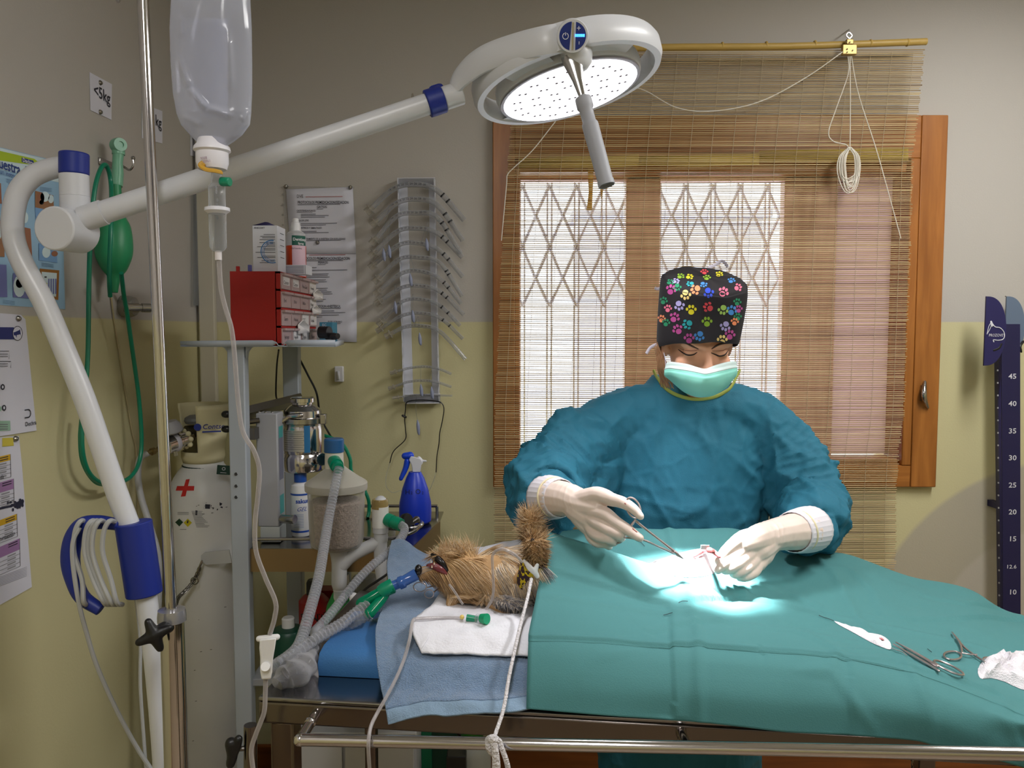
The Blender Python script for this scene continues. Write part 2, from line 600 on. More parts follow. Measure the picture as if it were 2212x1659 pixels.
# window latch on the casing edge
l = MB()
q = P(1998, 850, YB - 0.05)
l.limb([P(1998, 825, YB - 0.03), P(1996, 845, YB - 0.045), P(1997, 862, YB - 0.045), P(2004, 880, YB - 0.03)], [0.005, 0.008, 0.008, 0.005], n=4)
l.box(V((q.x + 0.004, YB - 0.028, q.z)), (0.014, 0.012, 0.05))
l.build('window_handle', M_steel, win)
# folding security grille outside
gr = thing('security_grille', 'grey folding lattice security grille outside the window panes', 'grille', ((wx0 + wx1) / 2, YB + 0.33, wz0))
YG = YB + 0.33
M_gri = mat('galvanised_bar', (205, 202, 208), 0.6)
gb, gd = MB(), MB()
x_st = P(1245, 600, YG).x
dx = px_len(58, YG)
zr = [P(1245, y, YG).z for y in (400, 466, 533, 601, 662)]
zlo = wz0 - 0.1
for i in range(-3, 10):
    x = x_st + i * dx
    gb.box((x - 0.008, YG, (zr[0] + zlo) / 2), (0.006, 0.014, zr[0] - zlo + 0.04))
    gb.box((x + 0.008, YG, (zr[0] + zlo) / 2), (0.006, 0.014, zr[0] - zlo + 0.04))
    for k in range(4):
        for sgn in (-1, 1):
            p, q = (x, zr[k]), (x + sgn * dx / 2, zr[k + 1])
            if k % 2:
                p, q = (x + sgn * dx / 2, zr[k]), (x, zr[k + 1])
            gd.tube([(p[0], YG + 0.01 * sgn, p[1]), (q[0], YG + 0.01 * sgn, q[1])], 0.0062, 6)
gb.build('uprights', M_gri, gr)
gd.build('lattice', M_gri, gr)
MB().box(((wx0 + wx1) / 2, YG, zr[0] + 0.03), (wx1 - wx0 + 0.3, 0.03, 0.02)).build('track', M_gri, gr)
for x_ in (wx0 - 0.12, wx1 + 0.12):
    MB().box((x_, (YG + YB + T) / 2 + 0.002, zr[0] + 0.03), (0.03, YG - YB - T - 0.002, 0.03)).build('wall_bracket', M_gri, gr)
# outdoors
struct(MB().box((1.5, 20.0, -0.35), (40, 34, 0.1)).build('ground_outside', mat('pale_paving', (206, 204, 212), 0.9), smooth=False))
bl = thing('building', 'pale grey building across the street seen through the blind', 'building', (2.6, 14, -0.3))
b = MB()
b.box((2.75, 14.5, 1.6), (3.2, 1.0, 3.8))
b.box((4.9, 15.0, 1.2), (1.2, 1.0, 3.0))
b.build('wall', mat('grey_render', (176, 174, 184), 0.9), bl, smooth=False)
MB().box((2.75, 14.4, 3.55), (3.4, 1.3, 0.12)).build('roof_edge', mat('dark_render', (150, 148, 158), 0.9), bl, smooth=False)

# ------------------------------------------------------------------ bamboo blind
M_bam = mat('bamboo_slat', (176, 146, 96), 0.55)
nt, b = nodes_of(M_bam)
g = nt.nodes.new('ShaderNodeNewGeometry')
mp = nt.nodes.new('ShaderNodeMapping')
mp.inputs['Scale'].default_value = (1.2, 1, 170)
n = nt.nodes.new('ShaderNodeTexNoise')
n.inputs['Scale'].default_value = 1.0
n.inputs['Detail'].default_value = 3
cr = nt.nodes.new('ShaderNodeValToRGB')
for k, (pos, cc) in enumerate(((0.3, (104, 80, 52)), (0.5, (176, 150, 106)), (0.7, (208, 188, 142)))):
    e = cr.color_ramp.elements[k] if k < 2 else cr.color_ramp.elements.new(pos)
    e.position, e.color = pos, rgb(*cc)
nt.links.new(g.outputs['Position'], mp.inputs[0])
nt.links.new(mp.outputs[0], n.inputs['Vector'])
nt.links.new(n.outputs[0], cr.inputs[0])
nt.links.new(cr.outputs[0], b.inputs['Base Color'])
M_bamp = mat('bamboo_pole', (190, 158, 84), 0.45, vary=0.15, vscale=9)
M_string = mat('white_string', (226, 220, 208), 0.8)
YBL = YB - 0.06
def lerp_tab(t, tab):
    for (a, va), (b_, vb) in zip(tab, tab[1:]):
        if t <= b_:
            return va + (vb - va) * (t - a) / (b_ - a)
    return tab[-1][1]
LEFT = [(90, 1118), (270, 1104), (370, 1096), (560, 1083), (700, 1078), (870, 1069), (1100, 1068), (1260, 1068)]
RIGHT = [(90, 1999), (250, 1983), (340, 1972), (560, 1965), (900, 1952), (985, 1940), (1100, 1934), (1260, 1934)]
DEP = [(90, 0.075), (300, 0.06), (800, 0.055), (1260, 0.04)]
bd = thing('bamboo_blind', 'woven bamboo roll blind hanging over the window', 'blind', (0.66, YBL, P(1500, 1255, YBL).z))
sl = MB()
y = 112.0
while y < 1256:
    off = lerp_tab(y, DEP)
    j = random.uniform(-0.5, 0.5)
    p0, p1 = P(lerp_tab(y, LEFT) + random.uniform(-2, 2), y + j, YB - off), P(lerp_tab(y, RIGHT) + random.uniform(-3, 3), y - 4 + random.uniform(-0.8, 0.8), YB - off)
    hw = random.choice((0.0014, 0.0015, 0.0017))
    mid = (p0 + p1) / 2 + V((0, 0, random.uniform(-0.0006, 0.0006)))
    sl.tube([p0, mid, p1], hw, 4, cap=False, flat=0.6)
    y += 4.15 + random.choice((0, 0, 0, 0.25, -0.15))
sl.build('slats', M_bam, bd, angle=60)
pl = MB()
pl.tube(sm([P(1100, 118, YB - 0.075), P(1400, 103, YB - 0.075), P(1700, 100, YB - 0.075), P(2001, 90, YB - 0.075)], 4), 0.0105, 12)
for px in (1425, 1560, 1655, 1760, 1880, 1960):
    p = P(px, 102 - (px - 1400) * 0.018, YB - 0.075)
    pl.tube([p - V((0.003, 0, 0)), p, p + V((0.003, 0, 0))], [0.0108, 0.0122, 0.0108], 12)
pl.build('bamboo_rod', M_bamp, bd)
wv = MB()
for k in range(19):
    f = (k + 0.5) / 19
    q = []
    for yy in range(112, 1256, 40):
        q.append(P(lerp_tab(yy, LEFT) * (1 - f) + lerp_tab(yy, RIGHT) * f, yy, YB - lerp_tab(yy, DEP) - 0.003))
    wv.tube(q, 0.0007, 4, cap=False)
wv.build('weaving_thread', mat('weaving_thread', (188, 172, 142), 0.8), bd)
# pulley and pull cords
pu = MB()
q = P(1834, 108, YB - 0.10)
pu.box(q, (0.044, 0.014, 0.030))
pu.box(P(1835, 91, YB - 0.10), (0.022, 0.012, 0.016))
pu.build('pulley', mat('aged_brass', (178, 150, 92), 0.4, 0.5), bd, bevel=0.002)
rv = MB()
for dx_, dy_ in ((-6, -17), (2, -17), (-4, -2), (-4, 5), (8, 1)):
    rv.ball(P(1834 + dx_, 108 + dy_, YB - 0.109), 0.0022, seg=8, rings=6)
rv.build('rivet', M_chrome, bd)
hk = MB()
hk.tube(sm([P(1834, 84, YB - 0.1), P(1828, 76, YB - 0.1), P(1834, 70, YB - 0.1), P(1840, 77, YB - 0.1), P(1835, 84, YB - 0.1)], 5), 0.002, 6)
hk.tube([P(1834, 74, YB - 0.1), P(1834, 64, YB - 0.06), P(1834, 64, YB)], 0.002, 6)
hk.build('hook', M_chrome, bd)
def cord(pts, name='pull_cord', r=0.0016, parent=None, m=None, n=8, seg=6):
    return MB().tube(sm(pts, n), r, seg).build(name, m or M_string, parent)
D = YB - 0.105
cord([P(1826, 108, D), P(1740, 168, D), P(1640, 220, D), P(1540, 240, D), P(1460, 232, D), P(1375, 190, D + 0.02), P(1290, 205, D + 0.03)], parent=bd)
cord([P(1200, 262, D + 0.03), P(1150, 325, D + 0.02), P(1110, 362, D + 0.02), P(1096, 378, D + 0.02), P(1094, 400, D + 0.02), P(1083, 520, D + 0.03)], parent=bd)
cord([P(1832, 122, D), P(1832, 160, D), P(1806, 235, D), P(1790, 285, D), P(1800, 305, D), P(1826, 312, D), P(1834, 320, D)], parent=bd)
cord([P(1836, 122, D), P(1837, 220, D), P(1836, 320, D)], parent=bd)
cord([P(1839, 122, D), P(1855, 205, D), P(1892, 320, D), P(1920, 420, D + 0.01), P(1946, 515, D + 0.03)], parent=bd)
sk = MB()
for k in range(15):
    w_ = random.uniform(8, 22)
    b_ = random.uniform(385, 416)
    x_ = 1836 + random.uniform(-3, 3)
    d_ = D - random.uniform(0, 0.014)
    sk.tube(sm([P(x_, 318, d_), P(x_ - w_, 340, d_), P(x_ - w_ * 1.05 + random.uniform(-2, 2), 375, d_), P(x_ - w_ * 0.4, b_, d_),
                P(x_ + w_ * 0.5, b_ - 4, d_), P(x_ + w_, 372, d_), P(x_ + w_ * 0.9, 338, d_), P(x_, 318, d_)], 5), 0.0015, 5)
sk.build('cord_skein', M_string, bd)
# yellow tapes on the upper window
M_yel = mat('yellow_tape', (214, 158, 34), 0.5)
M_yelp = mat('yellow_masking', (196, 170, 74), 0.6)
def strip(pts, w0, name, m, label, cat, group=None, th=0.0012):
    """a tape hanging in the window, drawn as left/right outline points"""
    mb = MB()
    rows = [[P(x - w_ / 2, y_, Y_), P(x + w_ / 2, y_, Y_)] for x, y_, w_, Y_ in pts]
    mb.grid(rows)
    return one(name, mb, m, label, cat, group, solid=th)
strip([(1276, 362, 12, YB - 0.004), (1276, 388, 11, YB - 0.004), (1276, 415, 9, YB - 0.004), (1273, 455, 12, YB - 0.004)], 0, 'hanging_tape', M_yel,
      'longer yellow tape hanging in the left window pane', 'tape', 'yellow tapes in the window')
strip([(1296, 362, 14, YB - 0.004), (1298, 390, 10, YB - 0.004), (1300, 412, 6, YB - 0.004), (1299, 428, 2, YB - 0.004)], 0, 'hanging_tape', M_yel,
      'shorter yellow tape ending in a point in the left window pane', 'tape', 'yellow tapes in the window')
mt = MB()
for l, r, t, b_ in ((1120, 1380, 338, 362), (1378, 1640, 334, 358), (1640, 1962, 322, 350)):
    mt.grid([[P(l, t + 4, YB - 0.026), P((l + r) / 2, t, YB - 0.026), P(r, t - 4, YB - 0.026)], [P(l, b_, YB - 0.026), P((l + r) / 2, b_ + 2, YB - 0.026), P(r, b_ - 3, YB - 0.026)]])
one('masking_tape', mt, M_yelp, 'long yellow masking tape strip across the top of the window casing', 'tape', solid=0.0012)
# ------------------------------------------------------------------ surgical lamp on its floor stand
LC = V(P(1223, 164, 1.64))                         # centre of the ring
LN = V((0.228, -0.082, -0.970)).normalized()        # where it shines
LE1 = V((1, 0, 0)) - LN * LN.x
LE1.normalize()
LE2 = LE1.cross(LN).normalized()
if LE2.y < 0:
    LE2 = -LE2
lamp = thing('surgical_lamp', 'white articulated surgical lamp with round lit head on a curved floor stand', 'surgical lamp', (P(338, 1500, 1.5).x, 1.5, 0))
RR = 0.182
HC = LC + LN * 0.032                               # centre of the shining face
def ringpt(a, r=RR, up=0.0):
    return LC + LE1 * (r * cos(a)) + LE2 * (r * sin(a)) - LN * up
MR = frame(LC, LE1, LE2)
# ring band
n = 72
prof = [(-0.006, -0.022), (0.006, -0.022), (0.011, -0.010), (0.011, 0.012), (0.006, 0.022), (-0.006, 0.022), (-0.011, 0.010), (-0.011, -0.012)]
rows = []
for k in range(n):
    a = 2 * pi * k / n
    wid = 1.0 + 0.12 * max(0, -sin(a)) ** 2
    rows.append([ringpt(a, RR + px_ * (1 + 0.2 * max(0, -sin(a))), pz_ * wid) for px_, pz_ in prof])
rows.append(rows[0])
MB().grid(rows, closed=True).build('ring', M_lampw, lamp)
# head shell: dome above, rim below
HM = axis_frame(HC, -LN)
MB().lathe([(0.139, 0.0), (0.146, 0.004), (0.149, 0.016), (0.147, 0.030), (0.140, 0.044), (0.122, 0.058), (0.08, 0.07), (0.0, 0.074)], HC, -LN, 56).build('head', M_lampw, lamp)
MB().lathe([(0.1375, -0.002), (0.1375, 0.002), (0.1435, 0.002), (0.1435, -0.002), (0.1375, -0.002)], HC, -LN, 56).build('rim', mat('lamp_rim', (150, 148, 156), 0.4), lamp)
M_led = mat('led_glow', (255, 255, 255), 0.4, emit=(250, 248, 255), estr=2.2)
fc = MB()
fc.lathe([(0.0, -0.003), (0.137, -0.003), (0.1375, 0.001), (0.0, 0.001)], HC, -LN, 48)
fc.build('lens', M_led, lamp)
for ring_r, cnt in ((0.035, 6), (0.072, 12), (0.11, 18)):
    for k in range(cnt):
        a = 2 * pi * (k + 0.3) / cnt
        q = HC + LE1 * (ring_r * cos(a)) + LE2 * (ring_r * sin(a)) + LN * 0.003
        dt = MB()
        for s_ in (-1, 1):
            dt.lathe([(0.0, 0), (0.0032, 0.0), (0.0026, 0.001), (0, 0.001)], q + LE1 * 0.006 * s_ + LE2 * random.uniform(-0.002, 0.002), LN, 6)
        dt.build('led_mark', mat('led_mark', (70, 60, 70), 0.5), lamp)
# brackets tying head and ring
for a, ww in ((-1.15, 0.055), (-2.15, 0.05), (2.2, 0.05), (0.9, 0.05)):
    q0, q1 = ringpt(a, RR - 0.004, -0.004), ringpt(a, 0.135, -0.012)
    t = (LE2 * cos(a) - LE1 * sin(a))
    br = MB()
    br.grid([[q0 - t * ww - LN * 0.012, q0 + t * ww - LN * 0.012], [q1 - t * ww * 0.9 - LN * 0.014, q1 + t * ww * 0.9 - LN * 0.014],
             [q1 - t * ww * 0.9 + LN * 0.012, q1 + t * ww * 0.9 + LN * 0.012], [q0 - t * ww + LN * 0.014, q0 + t * ww + LN * 0.014], [q0 - t * ww - LN * 0.012, q0 + t * ww - LN * 0.012]])
    br.build('bracket', M_lampw, lamp, bevel=0.003)
# control knob on the near rim
KA = -pi / 2 + 0.06
kc = P(1237, 78, (ringpt(KA)).y - 0.025)
kd = V((-0.05, -0.93, -0.36)).normalized()
kb = MB()
kb.lathe([(0.027, -0.06), (0.0280, -0.002), (0.0270, 0.0), (0.0, 0.0)], kc, kd, 36)
kn = kb.build('control_knob', M_lampw, lamp)
kup = V((0, 0, 1)) - kd * kd.z
KM = frame(kc + kd * 0.0006, V((1, 0, 0)) - kd * kd.x, kup)
def disc_seg(mb, r, a0, a1, M, z=0.0, n=20):
    pts = [(r * cos(a0 + (a1 - a0) * k / n), r * sin(a0 + (a1 - a0) * k / n), z) for k in range(n + 1)]
    mb.add(pts, [tuple(range(n + 1))], M)
kf = MB()
disc_seg(kf, 0.0235, pi * 0.53, pi * 1.43, KM)
disc_seg(kf, 0.0235, -pi * 0.43, pi * 0.43, KM)
kf.build('keypad', mat('keypad_blue', (24, 48, 128), 0.35), kn, smooth=False)
ks = MB()
KM2 = KM @ Matrix.Translation((0, 0, 0.0008))
def arc2(mb, cx, cy, r, a0, a1, w_, M, n=18):
    rows_ = []
    for k in range(n + 1):
        a = a0 + (a1 - a0) * k / n
        rows_.append([M @ V((cx + (r - w_) * cos(a), cy + (r - w_) * sin(a), 0)), M @ V((cx + (r + w_) * cos(a), cy + (r + w_) * sin(a), 0))])
    mb.grid(rows_)
arc2(ks, -0.0125, 0.0, 0.0050, pi * 0.62, pi * 2.38, 0.0006, KM2)
ks.rect(-0.0131, 0.001, -0.0119, 0.0062, KM2)
ks.rect(0.007, 0.0122, 0.0135, 0.0134, KM2)
ks.rect(0.0097, 0.0095, 0.0109, 0.0161, KM2)
ks.rect(0.0110, -0.0135, 0.0122, -0.0085, KM2)
ks.build('symbol', mat('keypad_white', (225, 228, 240), 0.5), kn, smooth=False)
kl = MB()
for k in range(5):
    kl.rect(0.0045 + k * 0.0034, -0.0012 - k * 0.0000, 0.0073 + k * 0.0034, 0.0034, KM2)
kl.build('level_light', mat('level_led', (40, 130, 255), 0.5, emit=(60, 150, 255), estr=2.5), kn, smooth=False)
kb2 = MB()
kb2.box((0, 0, 0.001), (0.0028, 0.044, 0.002), KM)
kb2.build('divider_bar', M_chrome, kn)
# collar ring below the knob
MB().lathe([(0.0284, -0.064), (0.0289, -0.03), (0.0289, -0.028), (0.0276, -0.026)], kc, kd, 36).build('collar', M_lampw, lamp)
hub = MB()
hub.limb([kc - kd * 0.05 + LN * 0.012, kc - kd * 0.055 + LN * 0.040], [0.027, 0.029], 20)
hub.limb([ringpt(KA, RR - 0.01, 0.0), ringpt(KA, 0.13, -0.01)], [0.022, 0.03], 16)
hub.build('hub', M_lampw, lamp)
# sterile handle
h0 = P(1238, 135, kc.y + 0.035)
hdir = (P(1300, 362, kc.y + 0.0) - h0).normalized()
hm = MB()
hm.tube([h0 - hdir * 0.012, h0 + hdir * 0.0, h0 + hdir * 0.035, h0 + hdir * 0.065, h0 + hdir * 0.075], [0.0195, 0.0185, 0.0105, 0.0068, 0.0068], 16, flat=0.55)
hm.build('handle_bracket', M_steel, lamp)
hh = MB()
hh.lathe([(0.0, 0.068), (0.0085, 0.066), (0.0145, 0.070), (0.0150, 0.075), (0.0150, 0.088), (0.0125, 0.092), (0.0120, 0.115), (0.0145, 0.119), (0.0150, 0.123), (0.0140, 0.225), (0.0150, 0.229), (0.0152, 0.237), (0.0135, 0.237), (0.0135, 0.230), (0.0, 0.230)], h0, hdir, 24)
hh.build('handle_grip', mat('handle_grey', (160, 162, 170), 0.5), lamp)
# bow from the joint over the near side to the knob
jc = P(962, 212, LC.y - 0.05)
bow = []
for k, (px_, py_, Y_) in enumerate(((985, 218, LC.y - 0.05), (984, 190, LC.y - 0.055), (1002, 160, LC.y - 0.075), (1045, 128, LC.y - 0.115), (1110, 104, LC.y - 0.155), (1175, 88, LC.y - 0.185), (1222, 82, kc.y + 0.03))):
    bow.append(P(px_, py_, Y_))
bq = [V(p) for p in sm([tuple(p) for p in bow], 6)]
rows = []
for i, q in enumerate(bq):
    t = (bq[min(i + 1, len(bq) - 1)] - bq[max(i - 1, 0)]).normalized()
    up = (V((0, 0, 1)) - t * t.z)
    up = up.normalized() if up.length > 0.2 else V((-0.3, 0, 1)).normalized()
    sd = t.cross(up).normalized()
    up = sd.cross(t)
    f = i / (len(bq) - 1)
    hgt = 0.014 + 0.012 * min(1, f * 2.5)
    rows.append([q + sd * 0.011 * cos(a) + up * hgt * sin(a) for a in [2 * pi * k / 14 for k in range(14)]])
MB().grid(rows, closed=True).build('bow_arm', M_lampw, lamp)
jt = MB()
adir = (P(935, 222, 1.61) - P(190, 468, 1.5)).normalized()
jt.cyl(jc - adir * 0.004, jc + adir * 0.034, 0.0225, 0.0225, 24)
jt.build('joint', M_lampw, lamp, bevel=0.002)
jb = MB()
jb.cyl(jc - adir * 0.038, jc - adir * 0.004, 0.0265, 0.0265, 24)
jb.limb([jc - adir * 0.026 + V((0, 0, 0.024)), jc - adir * 0.012 + V((0, 0, 0.024))], [0.008, 0.008], 10)
jb.build('joint_sleeve', M_blue, lamp, bevel=0.002)
ar = MB()
A0, A1 = P(178, 474, 1.5), jc - adir * 0.038
ar.tube([A0, A0 + (A1 - A0) * 0.06, A0 + (A1 - A0) * 0.06, A1], [0.0235, 0.0235, 0.0212, 0.0205], 20)
ar.build('spring_arm', M_lampw, lamp)
sc_ = MB()
sc_.limb([A1 - adir * 0.03 + V((0, 0, 0.02)), A1 - adir * 0.03 + V((0, 0, 0.028))], [0.003, 0.002], 8)
sc_.build('screw', M_chrome, lamp)
# knuckle and column
kx = P(116, 493, 1.46)
kback = P(176, 502, 1.535)
MB().cyl(kback, kx, 0.040, 0.040, 32).build('knuckle', M_lampw, lamp, bevel=0.003)
cl = MB()
c0, c1 = P(163, 470, 1.52), P(160, 330, 1.52)
cl.lathe([(0.026, 0), (0.026, (c1 - c0).z * 0.32), (0.0252, (c1 - c0).z * 0.325), (0.0258, (c1 - c0).z * 0.33), (0.0255, (c1 - c0).z * 0.66), (0, (c1 - c0).z * 0.66)], c0, (0, 0, 1), 28)
cl.build('column', M_lampw, lamp)
MB().cyl(c0 + V((0, 0, (c1 - c0).z * 0.66)), c1, 0.0262, 0.0262, 28).build('column_sleeve', M_blue, lamp, bevel=0.003)
st_pts = [P(168, 356, 1.53), P(130, 361, 1.53), P(106, 366, 1.525), P(80, 376, 1.52), P(59, 391, 1.515), P(42, 413, 1.512), P(32, 441, 1.51), P(27, 480, 1.51), P(29, 512, 1.51), P(37, 541, 1.51), P(52, 575, 1.51), P(76, 618, 1.51), P(100, 664, 1.51), P(141, 760, 1.51), P(182, 860, 1.51), P(217, 960, 1.51), P(251, 1060, 1.51),
          P(298, 1190, 1.51), P(315, 1280, 1.51), P(332, 1420, 1.51), P(345, 1560, 1.51), P(352, 1659, 1.51), P(356, 1760, 1.51), V((P(356, 1760, 1.51).x, 1.51, 0.03))]
q = [V(p) for p in sm([tuple(p) for p in st_pts], 5)]
rad = [0.0185 if p.z < 0.95 else (0.0195) for p in q]
MB().tube(q, rad, 20).build('stand_tube', M_lampw, lamp)
bx = q[-1]
MB().lathe([(0.05, 0.0), (0.05, 0.008), (0.030, 0.014), (0.026, 0.05), (0.0, 0.05)], (bx.x, bx.y, 0), (0, 0, 1), 28).build('floor_flange', M_lampw, lamp)
# cable holder sleeve with its hook
sv = MB()
s0, s1 = P(288, 1128, 1.51), P(312, 1284, 1.51)
sv.tube([s0, s0 * 0.5 + s1 * 0.5, s1], [0.0335, 0.0335, 0.0335], 24)
hkp = [P(258, 1134, 1.50), P(215, 1128, 1.495), P(178, 1135, 1.49), P(158, 1165, 1.49), P(152, 1210, 1.49), P(160, 1250, 1.49), P(178, 1290, 1.49), P(218, 1318, 1.49)]
q = [V(p) for p in sm([tuple(p) for p in hkp], 5)]
sv.tube(q, [0.011 + 0.006 * sin(pi * i / len(q)) for i in range(len(q))], 14)
sv.build('cable_holder', M_blue, lamp, bevel=0.002)
# power lead wound on the holder
lead = MB()
for k, (xt, xb) in enumerate(((172, 185), (195, 228), (203, 236), (212, 244), (234, 256))):
    d_ = 1.465 - 0.003 * (k % 2)
    lead.tube(sm([P(xt + 18, 1128, 1.50), P(xt + 2, 1126, d_ + 0.005), P(xt - 10, 1150, d_), P(xt - 12, 1195, d_), P(xt + 5, 1250, d_), P(xb - 4, 1300, d_), P(xb + 8, 1306, 1.50)], 6), 0.0047, 8)
lead.tube(sm([P(172, 1140, 1.465), P(158, 1170, 1.46), P(158, 1220, 1.46), P(170, 1300, 1.465), P(185, 1360, 1.48), P(210, 1440, 1.50), P(255, 1540, 1.52), P(300, 1622, 1.54), P(340, 1680, 1.54)], 8), 0.0042, 8)
lead.tube(sm([P(292, 1280, 1.545), P(303, 1380, 1.548), P(303, 1480, 1.548), P(311, 1600, 1.55), P(318, 1690, 1.55)], 6), 0.0035, 8)
lead.build('power_lead', M_rubber, lamp)
# its own light
def spot(name, power, ang, blend, rad_, col=(1, 0.98, 0.99), aim=None):
    d = bpy.data.lights.new(name, 'SPOT')
    d.energy, d.spot_size, d.spot_blend, d.shadow_soft_size, d.color = power, ang, blend, rad_, col
    o = bpy.data.objects.new(name, d)
    COL.objects.link(o)
    tgt = aim if aim is not None else HC + LN
    o.location = HC + LN * 0.012
    o.rotation_euler = (V(tgt) - o.location).to_track_quat('-Z', 'Y').to_euler()
    return o
AIM = P(1490, 1196, 1.565)
spot('lamp_beam', 1900, radians(13.5), 1.0, 0.08, aim=AIM)
spot('lamp_spill', 26, radians(80), 1.0, 0.10, aim=AIM)

# ------------------------------------------------------------------ drip stand
ds = thing('drip_stand', 'chrome telescopic drip stand holding the fluid bag', 'drip stand', (-0.615, 1.45, 0))
t0, t1 = P(306, -60, 1.45), P(371, 1335, 1.45)
MB().tube([t0, t1], 0.0098, 16).build('upper_rod', M_chrome, ds)
b0, b1 = P(371, 1330, 1.45), P(381, 1659, 1.45)
bd_ = (b1 - b0).normalized()
bend = b0 + bd_ * ((b0.z - 0.06) / -bd_.z)
MB().tube([b0, bend], 0.0215, 20).build('lower_tube', M_chrome, ds)
MB().lathe([(0.010, 0.014), (0.024, 0.012), (0.0255, 0.0), (0.0255, -0.01), (0.022, -0.012)], b0, (0, 0, 1), 24).build('collar', mat('clear_collar', (170, 170, 176), 0.2, 0.6), ds)
kn = MB()
kc2 = P(333, 1372, 1.40)
KF = frame(kc2, V((0.9, 0.4, 0)), V((0, 0.1, 1)))
for k in range(4):
    a = radians(20) + k * pi / 2
    kn.limb([kc2, kc2 + (KF.to_3x3() @ V((cos(a), sin(a), 0))) * 0.026], [0.013, 0.0075], 10)
kn.limb([kc2, P(352, 1358, 1.42), P(368, 1352, 1.44)], [0.012, 0.012, 0.013], 10)
o, _ = remesh(kn, 0.0022, 5)
o.build('knob', M_black, ds)
hk = MB()
tp = P(306, -60, 1.45)
hk.tube(sm([tp, tp + V((0.03, -0.03, 0.03)), P(410, -95, 1.32), P(455, -80, 1.25), P(456, -45, 1.25), P(440, -40, 1.25)], 6), 0.004, 8)
hk.tube(sm([tp, tp + V((-0.03, 0.03, 0.03)), tp + V((-0.10, 0.12, 0.0)), tp + V((-0.10, 0.12, 0.03))], 6), 0.004, 8)
hk.build('hook', M_chrome, ds)
bs = MB()
for k in range(5):
    a = 2 * pi * k / 5 + radians(160)
    bs.limb([V((bend.x, bend.y, 0.10)), V((bend.x + 0.21 * cos(a), bend.y + 0.21 * sin(a), 0.07))], [0.022, 0.014], 10)
    MB().ball((bend.x + 0.21 * cos(a), bend.y + 0.21 * sin(a), 0.032), 0.032, seg=12, rings=8).build('caster', M_black, ds)
bs.build('base', M_chrome, ds)

# ------------------------------------------------------------------ fluid bag and its line
YI = 1.24
iv = thing('fluid_bag', 'clear plastic bag of fluid hanging upside down from the drip stand', 'drip bag', P(460, 420, YI))
M_bag = clear('bag_film', tint=(214, 216, 226), base=0.34, edge=0.80, milk=(214, 217, 230), rough=0.10)
L = [(-40, 372), (0, 369), (60, 366), (130, 368), (200, 373), (245, 381), (270, 391), (292, 411), (306, 424), (316, 428)]
R = [(-40, 540), (0, 541), (60, 544), (130, 545), (200, 545), (245, 543), (270, 540), (292, 524), (306, 506), (316, 490)]
rows = []
for k in range(140):
    y = -40 + 356 * k / 139
    l, r = lerp_tab(y, L), lerp_tab(y, R)
    th = 0.030 * (1 if y < 240 else max(0.45, 1 - (y - 240) / 150))
    ring = []
    for j in range(160):
        a = 2 * pi * j / 160
        c_, s_ = cos(a), sin(a)
        x = (l + r) / 2 + (r - l) / 2 * (abs(c_) ** 0.8) * (1 if c_ >= 0 else -1)
        wr = 0.05 * sin(x * 0.03 + y * 0.012) + 0.10 * noise.noise(V((x * 0.012, y * 0.008, 3)))
        if s_ < 0:
            for (xa, ya, xb, yb, am_) in ((383, 120, 408, 190, 0.35), (408, 190, 446, 236, 0.4), (446, 232, 505, 252, 0.25), (520, 262, 545, 238, 0.3), (392, 82, 388, 30, 0.2), (492, 60, 500, 200, 0.2), (388, 250, 440, 272, 0.2)):
                dx_, dy_ = xb - xa, yb - ya
                t_ = max(0, min(1, ((x - xa) * dx_ + (y - ya) * dy_) / (dx_ * dx_ + dy_ * dy_)))
                wr += 0.6 * am_ * exp(-((x - xa - dx_ * t_) ** 2 + (y - ya - dy_ * t_) ** 2) / 55.0) * min(1, 4 * t_ + 0.15, 4.15 - 4 * t_)
        ring.append(P(x, y, YI + (s_ * (abs(s_) ** 0.1) if s_ else 0) * th * (1 + wr)))
    rows.append(ring)
MB().grid(rows, closed=True).build('bag', M_bag, iv)
lb = MB()
lb.grid([[P(x, y, YI - 0.0 + 0.035) for x in (392, 440, 492)] for y in (40, 120, 220, 256)])
lb.build('label', mat('bag_label', (226, 226, 232), 0.7), iv, solid=0.0006)
cp = MB()
ct = P(458, 320, YI)
zz = lambda y: P(458, y, YI).z - ct.z
cp.lathe([(0.020, zz(300)), (0.0225, zz(312)), (0.0265, zz(318)), (0.0275, zz(326)), (0.0240, zz(330)), (0.0240, zz(352)), (0.0222, zz(360)), (0.021, zz(366)), (0, zz(366))], ct, (0, 0, 1), 32)
cp.build('neck_cap', mat('milky_cap', (224, 222, 230), 0.35), iv)
lp = MB()
lp.tube(sm([P(440, 352, YI - 0.024), P(434, 358, YI - 0.026), P(445, 366, YI - 0.026), P(465, 369, YI - 0.022), P(478, 372, YI - 0.012)], 5), 0.0045, 8, flat=0.5)
lp.build('pull_tab', mat('ochre_tab', (186, 142, 40), 0.5), iv)
tx = MB()
MT = frame(P(433, 345, YI - 0.0255), V((1, -0.2, 0.1)), V((0, 0, 1)))
tx.text('9008\n100961', 0.0055, MT)
tx.build('print', mat('faint_print', (150, 120, 140), 0.7), iv, smooth=False)
dp = thing('drip_chamber', 'clear drip chamber with green vent cap under the fluid bag', 'drip chamber', P(470, 600, YI))
dz = lambda y: P(472, y, YI).z
d0 = V((P(470, 480, YI).x, YI, 0))
def dl(prof, name, m):
    MB().lathe([(r, dz(y)) for r, y in prof], d0, (0, 0, 1), 28).build(name, m, dp)
dl([(0.007, 366), (0.008, 395), (0.012, 402), (0.0128, 404), (0.0128, 448)], 'upper_chamber', M_clear)
